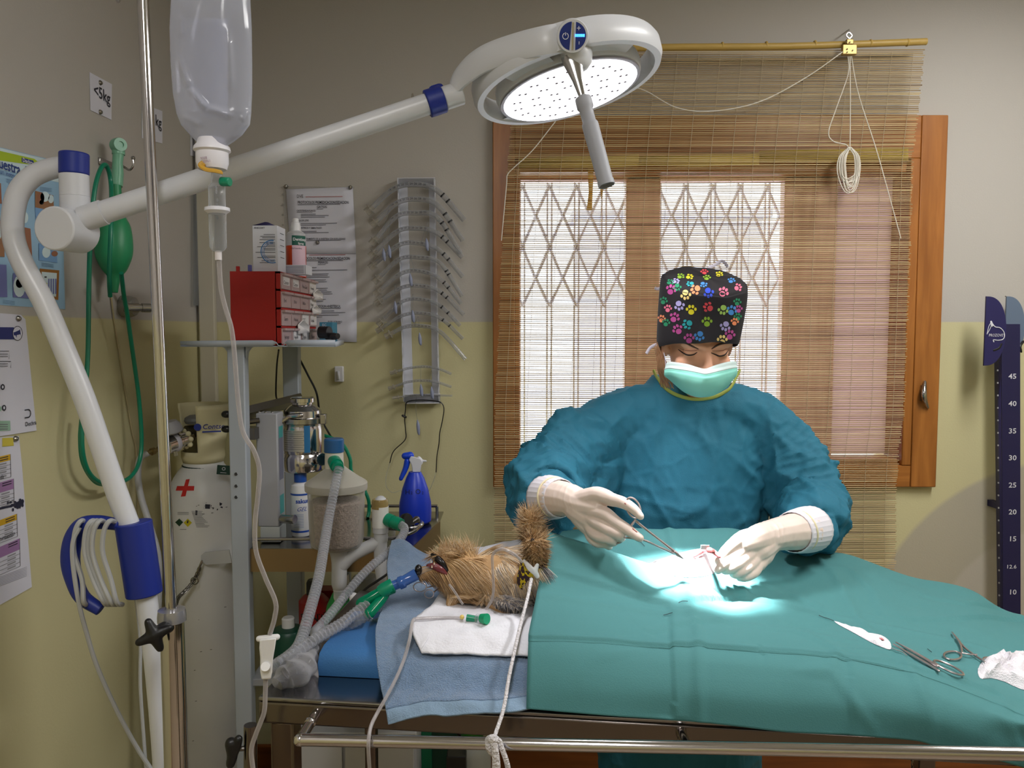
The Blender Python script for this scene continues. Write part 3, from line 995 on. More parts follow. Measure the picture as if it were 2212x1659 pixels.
dl([(0.013, 447), (0.0185, 449), (0.0188, 456), (0.0150, 460), (0.0135, 462)], 'flange', mat('milky_ring', (220, 220, 230), 0.35))
dl([(0.0132, 460), (0.0128, 534), (0.0095, 541), (0.0052, 544)], 'lower_chamber', M_clear)
dl([(0.0052, 542), (0.0052, 562), (0.0, 562)], 'tube_socket', mat('milky_socket', (214, 208, 212), 0.4))
gc = MB()
gc.cyl(P(478, 392, YI - 0.004), P(497, 393, YI - 0.008), 0.0072, 0.0068, 18)
gc.build('vent_cap', M_green, dp, bevel=0.001)
dr = MB()
for y in (405, 414, 432, 444, 452, 470):
    dr.ball(P(469 + random.uniform(-1, 1), y, YI - 0.002), (0.0016, 0.0016, 0.003), seg=8, rings=6)
dr.build('drops', M_clear, dp)
ln = thing('drip_line', 'clear drip line hanging from the drip chamber past the table corner', 'tubing', P(552, 1655, 1.2))
line = [P(473, 555, YI), P(477, 620, YI), P(487, 665, YI), P(500, 710, YI - 0.005), P(507, 770, YI - 0.01), P(514, 860, YI - 0.01), P(524, 930, YI - 0.015), P(549, 975, YI - 0.02), P(560, 1015, YI - 0.02), P(557, 1070, YI - 0.02), P(551, 1130, YI - 0.02),
        P(553, 1190, YI - 0.02), P(572, 1245, YI - 0.02), P(595, 1300, YI - 0.02), P(593, 1335, YI - 0.02), P(583, 1370, YI - 0.02)]
line2 = [P(574, 1465, YI - 0.02), P(573, 1500, YI - 0.02), P(570, 1540, YI - 0.02), P(553, 1585, YI - 0.02), P(543, 1620, YI - 0.02), P(548, 1670, YI - 0.02), P(556, 1720, YI - 0.02)]
M_tube = clear('clear_tube', tint=(228, 226, 226), base=0.25, edge=0.85, milk=(214, 208, 208), rough=0.12)
tb = MB()
tb.tube(sm(line, 8), 0.0038, 10)
tb.tube(sm(line2, 8), 0.0038, 10)
tb.build('tube', M_tube, ln)
rc = MB()
YC = YI - 0.02
rc.limb([P(560, 1380, YC), P(598, 1376, YC)], [0.005, 0.005], 10)
cpo = [(561, 1382), (597, 1378), (594, 1400), (590, 1422), (588, 1452), (585, 1467), (565, 1468), (562, 1450), (562, 1420), (560, 1400)]
fr = [P(x, y, YC - 0.011) for x, y in cpo]
bk = [P(x, y, YC + 0.011) for x, y in cpo]
nn = len(cpo)
rc.add(fr + bk, [tuple(range(nn)), tuple(range(2 * nn - 1, nn - 1, -1))] + [(i, nn + i, nn + (i + 1) % nn, (i + 1) % nn) for i in range(nn)])
rc.build('roller_clamp', mat('milky_clamp', (222, 222, 224), 0.4), ln, bevel=0.002)
wl = MB()
wl.cyl(P(573, 1440, YC - 0.016), P(578, 1440, YC + 0.004), 0.007, 0.007, 16)
wl.build('clamp_wheel', mat('white_wheel', (232, 232, 236), 0.4), ln)

# ------------------------------------------------------------------ oxygen cylinder
OX = V((P(442, 1100, 2.3).x, 2.3, 0))
zo = lambda y: P(442, y, 2.3).z
ox = thing('oxygen_cylinder', 'white oxygen cylinder with a red cross beside the left wall', 'gas cylinder', OX)
M_cyl = mat('cylinder_white', (226, 226, 226), 0.38, vary=0.05, vscale=8)
MB().lathe([(0.09, 0.0), (0.103, 0.02), (0.104, 0.06), (0.104, zo(1092)), (0.101, zo(1068)), (0.094, zo(1048)), (0.083, zo(1030)), (0.070, zo(1015)), (0.058, zo(1004)), (0.053, zo(994)), (0.0, zo(994))], OX, (0, 0, 1), 44).build('shell', M_cyl, ox)
# guard with an open window towards the valve
gd = MB()
gz = [zo(996), zo(985), zo(972), zo(960), zo(930), zo(895), zo(882), zo(872)]
gr_ = [0.054, 0.058, 0.058, 0.060, 0.066, 0.070, 0.074, 0.074]
def guard_rows(rs):
    rows_ = []
    for z_, r_ in zip(gz, rs):
        rows_.append((z_, r_))
    return rows_
N = 48
vs, fs = [], []
for z_, r_ in guard_rows(gr_):
    for k in range(N):
        a = 2 * pi * k / N
        vs.append((OX.x + r_ * cos(a), OX.y + r_ * sin(a), z_))
for i in range(len(gz) - 1):
    for k in range(N):
        a = (2 * pi * (k + 0.5) / N)
        open_ = (radians(170) < a < radians(280)) and 2 <= i <= 6
        if not open_:
            fs.append((i * N + k, i * N + (k + 1) % N, (i + 1) * N + (k + 1) % N, (i + 1) * N + k))
gd.add(vs, fs)
gd.build('valve_guard', M_cream, ox, solid=0.004)
gt = MB()
fr_ = frame(V((OX.x + 0.071 * cos(radians(291)), OX.y + 0.071 * sin(radians(291)) - 0.002, zo(921))), V((cos(radians(21)), sin(radians(21)), 0)), (0, 0, 1))
gt.text('Contse', 0.020, fr_, bold=0.01, shear=0.2)
gt.rect(0.0, -0.010, 0.05, -0.006, fr_)
disc_seg(gt, 0.010, 0, 2 * pi, fr_ @ Matrix.Translation((-0.012, 0.006, 0)))
gt.build('guard_lettering', mat('label_blue', (36, 56, 150), 0.6), ox, smooth=False)
vl = MB()
vc = OX + V((0, 0, zo(930)))
vl.cyl(OX + V((0, 0, zo(996))), OX + V((0, 0, zo(905))), 0.017, 0.015, 16)
vl.cyl(vc, vc + V((-0.035, -0.035, 0)), 0.018, 0.018, 14)
vl.ball(vc, 0.024, seg=14, rings=10)
vl.build('valve', mat('dull_brass', (120, 112, 92), 0.35, 0.9), ox)
hw = MB()
hc = OX + V((-0.01, -0.012, zo(907)))
hw.lathe([(0.0, 0.016), (0.022, 0.015), (0.034, 0.008), (0.036, 0.0), (0.032, -0.008), (0, -0.008)], hc, (0, 0, 1), 28)
hw.build('hand_wheel', mat('grey_wheel', (120, 122, 124), 0.5), ox)
MB().lathe([(0.0555, 0.0), (0.059, 0.003), (0.0595, 0.006), (0.0555, 0.009)], OX + V((0, 0, zo(1009) )), (0.05, 0.0, 1), 36).build('tag_strap', mat('dark_green_strap', (22, 52, 50), 0.5), ox)
tg = MB()
tgc = V((P(483, 1005, 2.22).x, 2.22, zo(1005)))
TF = frame(tgc, V((1, 0.25, -0.12)), V((0.05, 0, 1)))
tg.box((0, 0, 0), (0.036, 0.026, 0.006), TF)
tgo = tg.build('seal_tag', mat('dark_green_tag', (18, 60, 52), 0.5), ox, bevel=0.001)
tm = MB()
arc2(tm, 0.0, 0.004, 0.004, 0, 2 * pi, 0.0008, TF @ Matrix.Translation((0, 0, 0.0036)))
tm.rect(-0.008, -0.008, 0.008, -0.0065, TF @ Matrix.Translation((0, 0, 0.0036)))
tm.build('tag_mark', M_paper, tgo, smooth=False)
# paint and labels that follow the shell
ox_bvh = BVHTree.FromPolygons([V((OX.x + r_ * cos(2 * pi * k / 64), OX.y + r_ * sin(2 * pi * k / 64), z_)) for r_, z_ in ((0.104, 0.06), (0.104, zo(1092)), (0.101, zo(1068)), (0.094, zo(1048)), (0.083, zo(1030)), (0.070, zo(1015)), (0.058, zo(1004))) for k in range(64)],
                              [(i * 64 + k, i * 64 + (k + 1) % 64, (i + 1) * 64 + (k + 1) % 64, (i + 1) * 64 + k) for i in range(6) for k in range(64)])
def decal(mb, px, py, bvh=ox_bvh, off=0.0008):
    """a printed shape lying on a curved shell: its corner pixels dropped on to the shell along the sight line"""
    o_ = V((0, 0, ZC))
    vs_ = []
    for x, y in zip(px, py):
        h = bvh.ray_cast(o_, ray(x, y).normalized())
        if h[0] is None:
            return
        vs_.append(h[0] + h[1] * (off if h[1].dot(ray(x, y)) < 0 else -off))
    mb.add(vs_, [tuple(range(len(vs_)))])
rx = MB()
for x0, y0, x1, y1, x2, y2, x3, y3 in ((402, 1036, 410, 1035, 401, 1072, 391, 1073), (383, 1050, 420, 1051, 419, 1060, 380, 1060)):
    for k in range(6):
        f0, f1 = k / 6, (k + 1) / 6
        decal(rx, [x0 + (x3 - x0) * f0, x1 + (x2 - x1) * f0, x1 + (x2 - x1) * f1, x0 + (x3 - x0) * f1] if y2 - y1 > 20 else [x0 + (x1 - x0) * f0, x0 + (x1 - x0) * f1, x3 + (x2 - x3) * f1, x3 + (x2 - x3) * f0],
              [y0 + (y3 - y0) * f0, y1 + (y2 - y1) * f0, y1 + (y2 - y1) * f1, y0 + (y3 - y0) * f1] if y2 - y1 > 20 else [y0, y0, y3, y3])
rx.build('red_cross', mat('red_spray', (204, 44, 40), 0.7), ox, smooth=False)
lbx = MB()
def tile(mb, x0, y0, x1, y1, nx=4):
    for k in range(nx):
        xa, xb = x0 + (x1 - x0) * k / nx, x0 + (x1 - x0) * (k + 1) / nx
        decal(mb, [xa, xb, xb, xa], [y0, y0, y1, y1])
g1, g2, g3, g4 = MB(), MB(), MB(), MB()
decal(g1, [388, 396, 388, 379], [1120, 1128, 1137, 1128], off=0.0012)
decal(g2, [406, 415, 406, 397], [1120, 1129, 1138, 1129], off=0.0012)
g1.build('green_diamond', mat('hazard_green', (24, 62, 44), 0.6), ox, smooth=False)
g2.build('yellow_diamond', mat('hazard_yellow', (204, 190, 30), 0.6), ox, smooth=False)
decal(g3, [405, 408, 407, 404], [1124, 1124, 1130, 1130], off=0.0018)
for (x0, y0, x1, y1) in ((443, 1089, 454, 1099), (455, 1090, 457, 1098), (422, 1102, 427, 1113), (468, 1098, 471, 1103), (474, 1085, 480, 1092), (475, 1094, 481, 1098), (459, 1098, 461, 1100)):
    a, b_ = random.uniform(0, 3), random.uniform(0, 3)
    decal(g3, [x0 + a, x1, x1 - b_, x0], [y0, y0 + b_, y1, y1 - a])
g3.build('stencilled_lettering', M_ink, ox, smooth=False)
for k in range(14):
    y = 1104 + k * 2.6
    tile(g4, 414 + k * 0.8, y, 414 + k * 0.8 + random.uniform(18, 30), y + 0.9, 2)
for k in range(3):
    tile(g4, 384, 1106 + k * 2.5, 408, 1106.8 + k * 2.5, 2)
tile(g4, 389, 1143, 403, 1144, 2)
g4.build('label_lettering', mat('faint_ink', (120, 120, 126), 0.8), ox, smooth=False)
for k in range(18):
    sf = MB()
    x, y = random.uniform(400, 495), random.choice((random.uniform(1075, 1110), random.uniform(1300, 1620)))
    w_ = random.uniform(1, 5)
    decal(sf, [x, x + w_, x + w_, x], [y, y - 0.7, y + 0.5, y + 1.2])
    if sf.v:
        sf.build('scuff', mat('scuff_grey', (90, 90, 92), 0.8), ox, smooth=False)
# regulator at the valve's outlet
r = MB()
ra, rb_ = P(352, 965, 2.17), P(408, 945, 2.25)
rd = (rb_ - ra).normalized()
r.lathe([(0.0, -0.005), (0.018, 0), (0.026, 0.006), (0.026, 0.05), (0.022, 0.055), (0.022, 0.075), (0.014, 0.08), (0.014, 0.10), (0, 0.10)], ra, rd, 28)
r.cyl(P(378, 975, 2.19), P(380, 985, 2.19), 0.006, 0.006, 10)
rg = r.build('regulator', M_chrome, ox)
r = MB()
for k in range(8):
    a = 2 * pi * k / 8
    r.limb([ra + rd * 0.077, ra + rd * 0.077 + (axis_frame(V((0, 0, 0)), rd).to_3x3() @ V((cos(a), sin(a), 0))) * 0.022], [0.010, 0.008], 8)
r.build('hand_nut', M_cream, rg)
MB().lathe([(0.0262, 0.03), (0.0268, 0.031), (0.0268, 0.043), (0.0262, 0.044)], ra, rd, 28).build('dial_band', mat('purple_white_band', (206, 204, 216), 0.4), rg)
gg = MB()
gg.lathe([(0.0, 0.032), (0.018, 0.030), (0.026, 0.02), (0.030, 0.0), (0.026, -0.004), (0, -0.004)], P(372, 932, 2.19), (-0.15, -0.2, 1), 28)
gg.build('gauge_cover', mat('grey_gauge', (160, 160, 166), 0.4), rg)
fx = MB()
fx.lathe([(0.006, 0), (0.007, 0.012), (0.010, 0.012), (0.010, 0.022), (0.006, 0.022), (0.006, 0.034), (0.009, 0.034), (0.009, 0.042), (0, 0.042)], P(318, 979, 2.12), P(352, 968, 2.16) - P(318, 979, 2.12), 12)
fx.build('hose_fitting', mat('brass', (150, 130, 84), 0.3, 0.9), rg)
hs = MB()
hs.tube(sm([P(320, 978, 2.12), P(302, 992, 2.11), P(298, 1030, 2.10), P(305, 1075, 2.08), P(322, 1130, 2.06), P(341, 1200, 2.04), P(343, 1280, 2.04), P(338, 1420, 2.04), P(345, 1600, 2.03), P(350, 1700, 2.03)], 7), 0.0085, 12)
hs.build('gas_hose', mat('grey_hose', (176, 178, 182), 0.45), rg)
# chain and its plate on the cylinder
ch = thing('safety_chain', 'steel safety chain clipped round the oxygen cylinder', 'chain', P(385, 1320, 2.14))
cp_ = [P(436, 1213, 2.17), P(428, 1235, 2.17), P(420, 1252, 2.17), P(408, 1268, 2.16), P(396, 1280, 2.15), P(386, 1290, 2.14), P(381, 1303, 2.14), P(379, 1318, 2.14)]
q = [V(p) for p in sm([tuple(p) for p in cp_], 4)]
cm = MB()
for i in range(2, len(q) - 1):
    t = (q[i + 1] - q[i]).normalized()
    s_ = t.cross(V((0, 1, 0))).normalized() if i % 2 else V((0, 1, 0))
    cm.tube([q[i] + t * 0.0085 * cos(a) + s_ * 0.0045 * sin(a) for a in [2 * pi * k / 10 for k in range(10)]], 0.0014, 6, closed=True)
cm.build('links', M_darkst, ch)
cm = MB()
cm.limb([P(436, 1212, 2.17), P(427, 1236, 2.17)], [0.003, 0.004], 8)
cm.tube([P(420, 1255, 2.165) + V((0.010 * cos(a), 0, 0.010 * sin(a))) for a in [2 * pi * k / 14 for k in range(14)]], 0.0018, 6, closed=True)
cm.build('snap_hook', M_steel, ch)
plt = MB()
PF = [P(x, y, 2.19) for x, y in ((434, 1200), (442, 1193), (495, 1188), (500, 1216), (445, 1220), (434, 1212))]
plt.add(PF + [p + V((0, 0.004, 0)) for p in PF], [tuple(range(6)), tuple(range(11, 5, -1))] + [(i, 6 + i, 6 + (i + 1) % 6, (i + 1) % 6) for i in range(6)])
plt.build('strap_plate', mat('grey_strap', (196, 198, 202), 0.5), ch)

# ------------------------------------------------------------------ left wall: papers, hooks, breathing bag
MX = lambda px, py, x=XL + 0.0015: frame(PX(px, py, x), V((0, 1, 0)), V((0, 0, 1)))   # a text frame lying on the left wall
def wallplate(poly, name, m, parent, x=XL, th=0.001, **k):
    mb = MB()
    a = [PX(px, py, x) for px, py in poly]
    b_ = [p + V((th, 0, 0)) for p in a]
    n_ = len(a)
    mb.add(a + b_, [tuple(range(n_)), tuple(range(n, 2 * n)) if False else tuple(range(2 * n_ - 1, n_ - 1, -1))] + [(i, n_ + i, n_ + (i + 1) % n_, (i + 1) % n_) for i in range(n_)])
    return mb.build(name, m, parent, smooth=False, **k)
def flat(pts, mb, x):
    mb.add([PX(px, py, x) for px, py in pts], [tuple(range(len(pts)))])
def pin(px, py, x, parent=None):
    mb = MB()
    mb.lathe([(0, 0.006), (0.004, 0.005), (0.006, 0.002), (0.0062, 0.0), (0, 0)], PX(px, py, x) , (1, 0, 0), 14)
    return mb.build('pin', M_pin, parent)
po = thing('poster', 'pale blue illustrated skin test poster with a lime green banner', 'poster', PX(60, 660))
wallplate(((-60, 304), (131, 350), (140, 668), (-60, 655)), 'sheet', mat('poster_blue', (150, 186, 214), 0.6), po)
pf = MB()
x1_ = XL + 0.0016
flat(((-60, 305), (129, 351), (131, 395), (-60, 352)), pf.mat(0), x1_)          # pale head band
flat(((-60, 312), (74, 343), (86, 352), (60, 355), (-60, 338)), pf.mat(1), x1_ + 0.0004)
flat(((47, 340), (72, 347), (74, 353), (72, 356), (47, 350)), pf.mat(2), x1_ + 0.0008)
pics = [((76, 412), (115, 422), (117, 456), (76, 448)), ((76, 448), (117, 456), (119, 500), (78, 494)), ((20, 395), (46, 400), (46, 475), (20, 470)), ((48, 490), (66, 494), (70, 560), (50, 560)),
        ((84, 525), (122, 532), (124, 568), (84, 562)), ((86, 580), (128, 584), (126, 648), (90, 642)), ((28, 590), (64, 592), (66, 645), (28, 642)), ((-60, 390), (2, 396), (4, 440), (-60, 436)), ((-60, 470), (8, 476), (10, 555), (-60, 550)),
        ((-60, 568), (14, 572), (16, 642), (-60, 640))]
for k, p in enumerate(pics):
    flat(p, pf.mat((3, 4, 3, 5, 4, 6, 7, 5, 3, 7)[k]), x1_ + 0.0006)
def blob2(cx, cy, rx, ry, mb, x, n=14):
    flat([(cx + rx * cos(2 * pi * k / n), cy + ry * sin(2 * pi * k / n)) for k in range(n)], mb, x)
for cx, cy, rx, ry, mi in ((88, 428, 8, 13, 5), (97, 425, 10, 11, 0), (110, 430, 6, 9, 0), (90, 437, 5, 5, 9), (55, 470, 6, 12, 0), (100, 545, 9, 12, 0), (118, 548, 7, 6, 5), (42, 618, 13, 24, 0), (42, 612, 8, 10, 5), (45, 613, 4, 6, 9), (57, 520, 7, 14, 5), (-5, 500, 9, 20, 0), (-12, 420, 10, 10, 5)):
    blob2(cx, cy, rx, ry, pf.mat(mi), x1_ + 0.001)
flat(((90, 587), (123, 590), (121, 641), (94, 637)), pf.mat(0), x1_ + 0.0009)
for k in range(4):
    flat(((104 + 5 * k, 602), (107 + 5 * k, 602), (107 + 5 * k, 635), (104 + 5 * k, 635)), pf.mat(7), x1_ + 0.0012)
flat(((96, 597), (101, 597), (101, 600), (96, 600)), pf.mat(9), x1_ + 0.0012)
flat(((98, 611), (102, 611), (103, 624), (100, 624)), pf.mat(8), x1_ + 0.0012)
for k in range(6):
    for (cx, cy) in ((100, 408), (28, 390), (68, 575), (104, 572), (20, 652), (98, 518)):
        if k < 3:
            flat(((cx - 14, cy + 3 * k - 4), (cx + 12, cy + 3 * k - 1), (cx + 12, cy + 3 * k - 0.2), (cx - 14, cy + 3 * k - 3.2)), pf.mat(10), x1_ + 0.0012)
pf.build('artwork', [mat('print_pale', (206, 224, 230), 0.6), mat('print_lime', (168, 192, 40), 0.6), mat('print_navy', (34, 58, 130), 0.6), mat('print_tan', (150, 108, 76), 0.6), mat('print_sky', (120, 160, 206), 0.6), mat('print_skin', (150, 100, 76), 0.6),
                     mat('print_brown', (150, 100, 40), 0.6), mat('print_violet', (112, 118, 176), 0.6), mat('print_yellow', (206, 200, 40), 0.6), mat('print_black', (30, 26, 30), 0.6), mat('print_slate', (80, 110, 150), 0.6)], po, smooth=False)
pt = MB()
pt.text('uestra derma', 0.030, MX(-2, 362, x1_ + 0.0014), sx=0.92, bold=0.012)
pt.text('un instrumento rapido', 0.014, MX(0, 375, x1_ + 0.0014))
pt.build('heading', mat('print_navy', (34, 58, 130), 0.6), po, smooth=False)
pb_ = MB()
pb_.text('Dechra vet', 0.012, MX(49, 349, x1_ + 0.0016), bold=0.02)
pb_.build('brand_lettering', M_paper, po, smooth=False)

ch2 = thing('wall_chart', 'white flow chart pinned below the blue poster', 'chart', PX(40, 940))
wallplate(((-60, 672), (44, 680), (54, 690), (78, 930), (-60, 952)), 'sheet', M_paper, ch2, XL + 0.002)
x2_ = XL + 0.0038
cf = MB()
flat(((-60, 706), (30, 707), (32, 733), (-60, 733)), cf.mat(0), x2_)
flat(((-60, 909), (22, 909), (23, 930), (-60, 934)), cf.mat(1), x2_)
flat(((-60, 878), (3, 878), (3, 888), (-60, 889)), cf.mat(1), x2_)
for p in (((-60, 758), (20, 758), (20, 775)), ((-60, 780), (24, 780), (24, 794))):
    for a, b_ in zip(p, p[1:]):
        flat((a, b_, (b_[0] - 0.8, b_[1] + 1.2), (a[0], a[1] + 1.2)), cf.mat(2), x2_)
blob2(38, 720, 11, 16, cf.mat(2), x2_ + 0.0004, 24)
blob2(38, 720, 9.8, 14.6, cf.mat(3), x2_ + 0.0006, 24)
flat(((29, 718), (33, 717), (44, 712), (43, 711), (46, 728), (44, 722), (36, 724), (36, 730), (33, 724), (30, 725)), cf.mat(0), x2_ + 0.0009)
for cx, cy in ((6, 836), (9, 881)):
    blob2(cx, cy, 4.5, 6.5, cf.mat(2), x2_ + 0.0005, 18)
    blob2(cx, cy, 2, 3.4, cf.mat(3), x2_ + 0.0008, 18)
for yy in (764, 769, 785, 790, 916, 921, 926):
    flat(((-40, yy), (17, yy), (17, yy + 1.6), (-40, yy + 1.6)), cf.mat(4), x2_ + 0.0006)
cf.build('diagram', [mat('print_indigo', (40, 46, 110), 0.6), mat('print_mint', (150, 186, 164), 0.6), M_ink, M_paper, mat('faint_ink', (120, 120, 126), 0.8)], ch2, smooth=False)
ct_ = MB()
ct_.text('Dechra', 0.013, MX(55, 921, x2_ + 0.0006), bold=0.01)
arc2(ct_, 0.012, 0.026, 0.008, -pi * 0.5, pi * 0.5, 0.0012, MX(55, 921, x2_ + 0.0006))
ct_.rect(-0.001, 0.0165, 0.012, 0.019, MX(55, 921, x2_ + 0.0006))
ct_.rect(0.0, 0.033, 0.012, 0.035, MX(55, 921, x2_ + 0.0006))
ct_.build('lettering', M_ink, ch2, smooth=False)
pin(39, 688, XL + 0.004, ch2)

ch3 = thing('wall_chart', 'long white dosage chart with yellow and purple table headings', 'chart', PX(40, 1290))
wallplate(((-60, 948), (40, 942), (46, 1000), (68, 1268), (-60, 1340)), 'sheet', M_paper, ch3, XL + 0.001)
x3_ = XL + 0.0026
cf = MB()
def tbl(y, hcol, x1q, head, rowsn):
    # heading band and ruled rows, sheared to the wall
    k_ = -0.22 - (y - 970) * 0.0011
    def sk_(x, yy):
        return (x, yy + k_ * (x - x1q))
    flat((sk_(-60, y), sk_(x1q, y), sk_(x1q + 1, y + head), sk_(-60, y + head)), cf.mat(hcol), x3_)
    for r_ in range(rowsn):
        yy = y + head + 9 * (r_ + 1)
        flat((sk_(-60, yy), sk_(x1q + 2, yy), sk_(x1q + 2, yy + 1), sk_(-60, yy + 1)), cf.mat(2), x3_ + 0.0003)
        flat((sk_(x1q - 26, yy - 6), sk_(x1q - 8, yy - 6), sk_(x1q - 8, yy - 3), sk_(x1q - 26, yy - 3)), cf.mat(3), x3_ + 0.0003)
    flat((sk_(x1q - 24, y + 3), sk_(x1q - 4, y + 3), sk_(x1q - 4, y + 5), sk_(x1q - 24, y + 5)), cf.mat(4), x3_ + 0.0004)
    flat((sk_(x1q - 24, y + 8), sk_(x1q - 4, y + 8), sk_(x1q - 4, y + 10), sk_(x1q - 24, y + 10)), cf.mat(4), x3_ + 0.0004)
    flat((sk_(x1q, y), sk_(x1q + 1, y), sk_(x1q + 2.5, y + head + 9 * rowsn), sk_(x1q + 1.5, y + head + 9 * rowsn)), cf.mat(2), x3_ + 0.0003)
flat(((5, 946), (28, 945), (30, 963), (5, 965)), cf.mat(5), x3_)
tbl(981, 0, 22, 13, 4)
tbl(1034, 1, 29, 22, 4)
tbl(1110, 0, 36, 13, 4)
tbl(1163, 1, 42, 24, 4)
for k in range(7):
    y = 1224 + 3.2 * k
    flat(((-60, y + 45), (58, y), (58, y + 0.9), (-60, y + 46)), cf.mat(3), x3_ + 0.0003)
for k in range(46):     # ink blot splashed over the middle of the sheet
    cx = random.gauss(40, 9)
    cy = 1088 + random.gauss(0, 6) - (cx - 40) * 0.1
    if cx < 50:
        blob2(cx, cy, random.uniform(0.6, 3.4), random.uniform(0.6, 4), cf.mat(6), x3_ + 0.0006 + 0.00001 * k, 7)
flat(((-60, 1108), (20, 1092), (50, 1078), (51, 1090), (30, 1094), (-60, 1114)), cf.mat(6), x3_ + 0.0005)
cf.build('tables', [mat('print_amber', (214, 170, 30), 0.6), mat('print_mauve', (160, 120, 170), 0.6), mat('faint_ink', (120, 120, 126), 0.8), mat('pale_ink', (150, 150, 156), 0.8), M_ink, mat('print_lemon', (206, 190, 70), 0.6), mat('print_midnight', (36, 38, 62), 0.6)], ch3, smooth=False)
ct_ = MB()
ct_.text('rda', 0.013, MX(-4, 1037, x3_ + 0.0006), shear=0.3)
ct_.text('nimiento', 0.014, MX(-2, 1170, x3_ + 0.0006), shear=0.3)
ct_.build('lettering', M_ink, ch3, smooth=False)
pin(33, 948, XL + 0.003, ch3)
# weight cards
def card(poly, txt, at, size, pins, label):
    t_ = thing('weight_card', label, 'sign', PX(poly[3][0], poly[3][1]), 'weight cards on the left wall')
    wallplate(poly, 'sheet', M_paper, t_, XL + 0.0008)
    m_ = MB()
    m_.text(txt, size, MX(at[0], at[1], XL + 0.0028), bold=0.012)
    m_.build('lettering', M_ink, t_, smooth=False)
    for p in pins:
        pin(p[0], p[1], XL + 0.002, t_)
card(((193, 156), (241, 182), (240, 259), (195, 238)), '<5kg', (203, 205), 0.040, ((216, 179), (216, 242)), 'white card reading less than 5 kg on the upper left wall')
card(((306, 224), (350, 240), (350, 310), (306, 298)), 'kg', (336, 270), 0.044, (), 'white weight card half hidden behind the drip stand')
card(((411, 292), (432, 300), (432, 342), (411, 336)), '', (415, 330), 0.02, ((424, 336),), 'white card behind the neck of the fluid bag')
# hooks with the green breathing bag and hose
hkz = thing('wall_hook', 'small double metal hook on the left wall behind the green breathing bag', 'hook', PX(236, 372))
m_ = MB()
for px_ in (222, 250):
    b_ = PX(px_, 350)
    m_.tube(sm([b_, b_ + V((0.02, 0, -0.012)), b_ + V((0.035, 0, -0.02)), b_ + V((0.045, 0, -0.008)), b_ + V((0.045, 0, 0.008))], 5), 0.003, 8)
    m_.ball(b_ + V((0.045, 0, 0.010)), 0.0055, seg=10, rings=8)
m_.build('prong', M_steel, hkz)
MB().box(PX(236, 356, XL + 0.003), (0.006, 0.10, 0.018)).build('backplate', M_steel, hkz, bevel=0.002)
XB_ = XL + 0.045
bg = thing('breathing_bag', 'green rubber breathing bag hanging on the left wall', 'breathing bag', PX(246, 640, XB_))
m_ = MB()
bagp = [(250, 400, 0.012), (250, 455, 0.018), (247, 485, 0.036), (246, 520, 0.043), (246, 552, 0.042), (247, 580, 0.030), (247, 600, 0.015), (247, 632, 0.008)]
q = sm([tuple(PX(x, y, XB_)) + (r_,) for x, y, r_ in bagp], 5)
m_.tube([p[:3] for p in q], [p[3] for p in q], 20)
m_.build('bag', mat('green_rubber', (38, 140, 92), 0.4), bg)
m_ = MB()
q = [PX(x, y, XB_) for x, y in ((256, 330), (254, 350), (254, 375), (252, 402))]
m_.tube(q, [0.013, 0.012, 0.014, 0.014], 16)
m_.tube([PX(256, 334, XB_) + V((0, 0, 0)), PX(256, 326, XB_)], [0.015, 0.015], 16)
m_.lathe([(0.0, 0.012), (0.008, 0.012), (0.008, 0.015), (0.016, 0.015), (0.018, 0.006), (0.018, -0.008), (0, -0.008)], PX(255, 314, XB_), (0.75, -0.65, 0), 24)
m_.build('neck_valve', mat('pale_green_valve', (120, 180, 150), 0.3), bg)
gh = thing('green_hose', 'long green oxygen hose looped from the wall hook down the left wall', 'hose', PX(240, 1050, XB_))
m_ = MB()
BGX = {0: 0.04, 1: 0.055, 2: 0.06, 24: 0.05, 23: 0.03, 22: 0.02}
hp = [(238, 640), (236, 590), (240, 480), (240, 400), (232, 362), (222, 358), (210, 385), (202, 430), (195, 520), (192, 620), (190, 760), (184, 850), (177, 930), (180, 985), (195, 1025), (222, 1044), (255, 1043), (282, 1030), (300, 1000), (306, 950), (300, 860), (288, 770), (275, 680), (268, 640), (262, 590)]
m_.tube(sm([PX(x, y, XB_ + BGX.get(i, 0.022 if i < 9 else 0.012)) for i, (x, y) in enumerate(hp)], 6), 0.0052, 10)
m_.tube(sm([PX(x, y, XB_ - 0.012) for x, y in ((177, 900), (174, 950), (180, 1000), (205, 1040), (235, 1048))], 6), 0.0052, 10)
m_.build('tube', mat('green_hose', (0, 122, 92), 0.35), gh)
go = thing('gas_outlet', 'cylindrical metal gas outlet on the left wall below the green bag', 'gas outlet', PX(266, 664))
m_ = MB()
m_.lathe([(0.028, 0), (0.028, 0.02), (0.024, 0.034), (0.0, 0.036)], PX(264, 662), (1, 0, 0), 28)
m_.build('outlet_body', mat('matt_metal', (158, 156, 148), 0.4, 0.7), go)
m_ = MB()
a = PX(268, 664, XL + 0.02)
b_ = a + V((0.055, 0.045, 0.0)) * 0.9
m_.tube([a, a + (b_ - a) * 0.55, a + (b_ - a) * 0.56, a + (b_ - a) * 0.66, a + (b_ - a) * 0.67, b_], [0.012, 0.012, 0.0095, 0.0095, 0.012, 0.012], 18)
m_.build('socket', M_steel, go)
m_ = MB()
m_.cyl(PX(268, 646, XL + 0.02), PX(267, 625, XL + 0.03), 0.006, 0.0045, 10)
m_.build('hose_barb', mat('dark_green_barb', (14, 90, 72), 0.4), go)
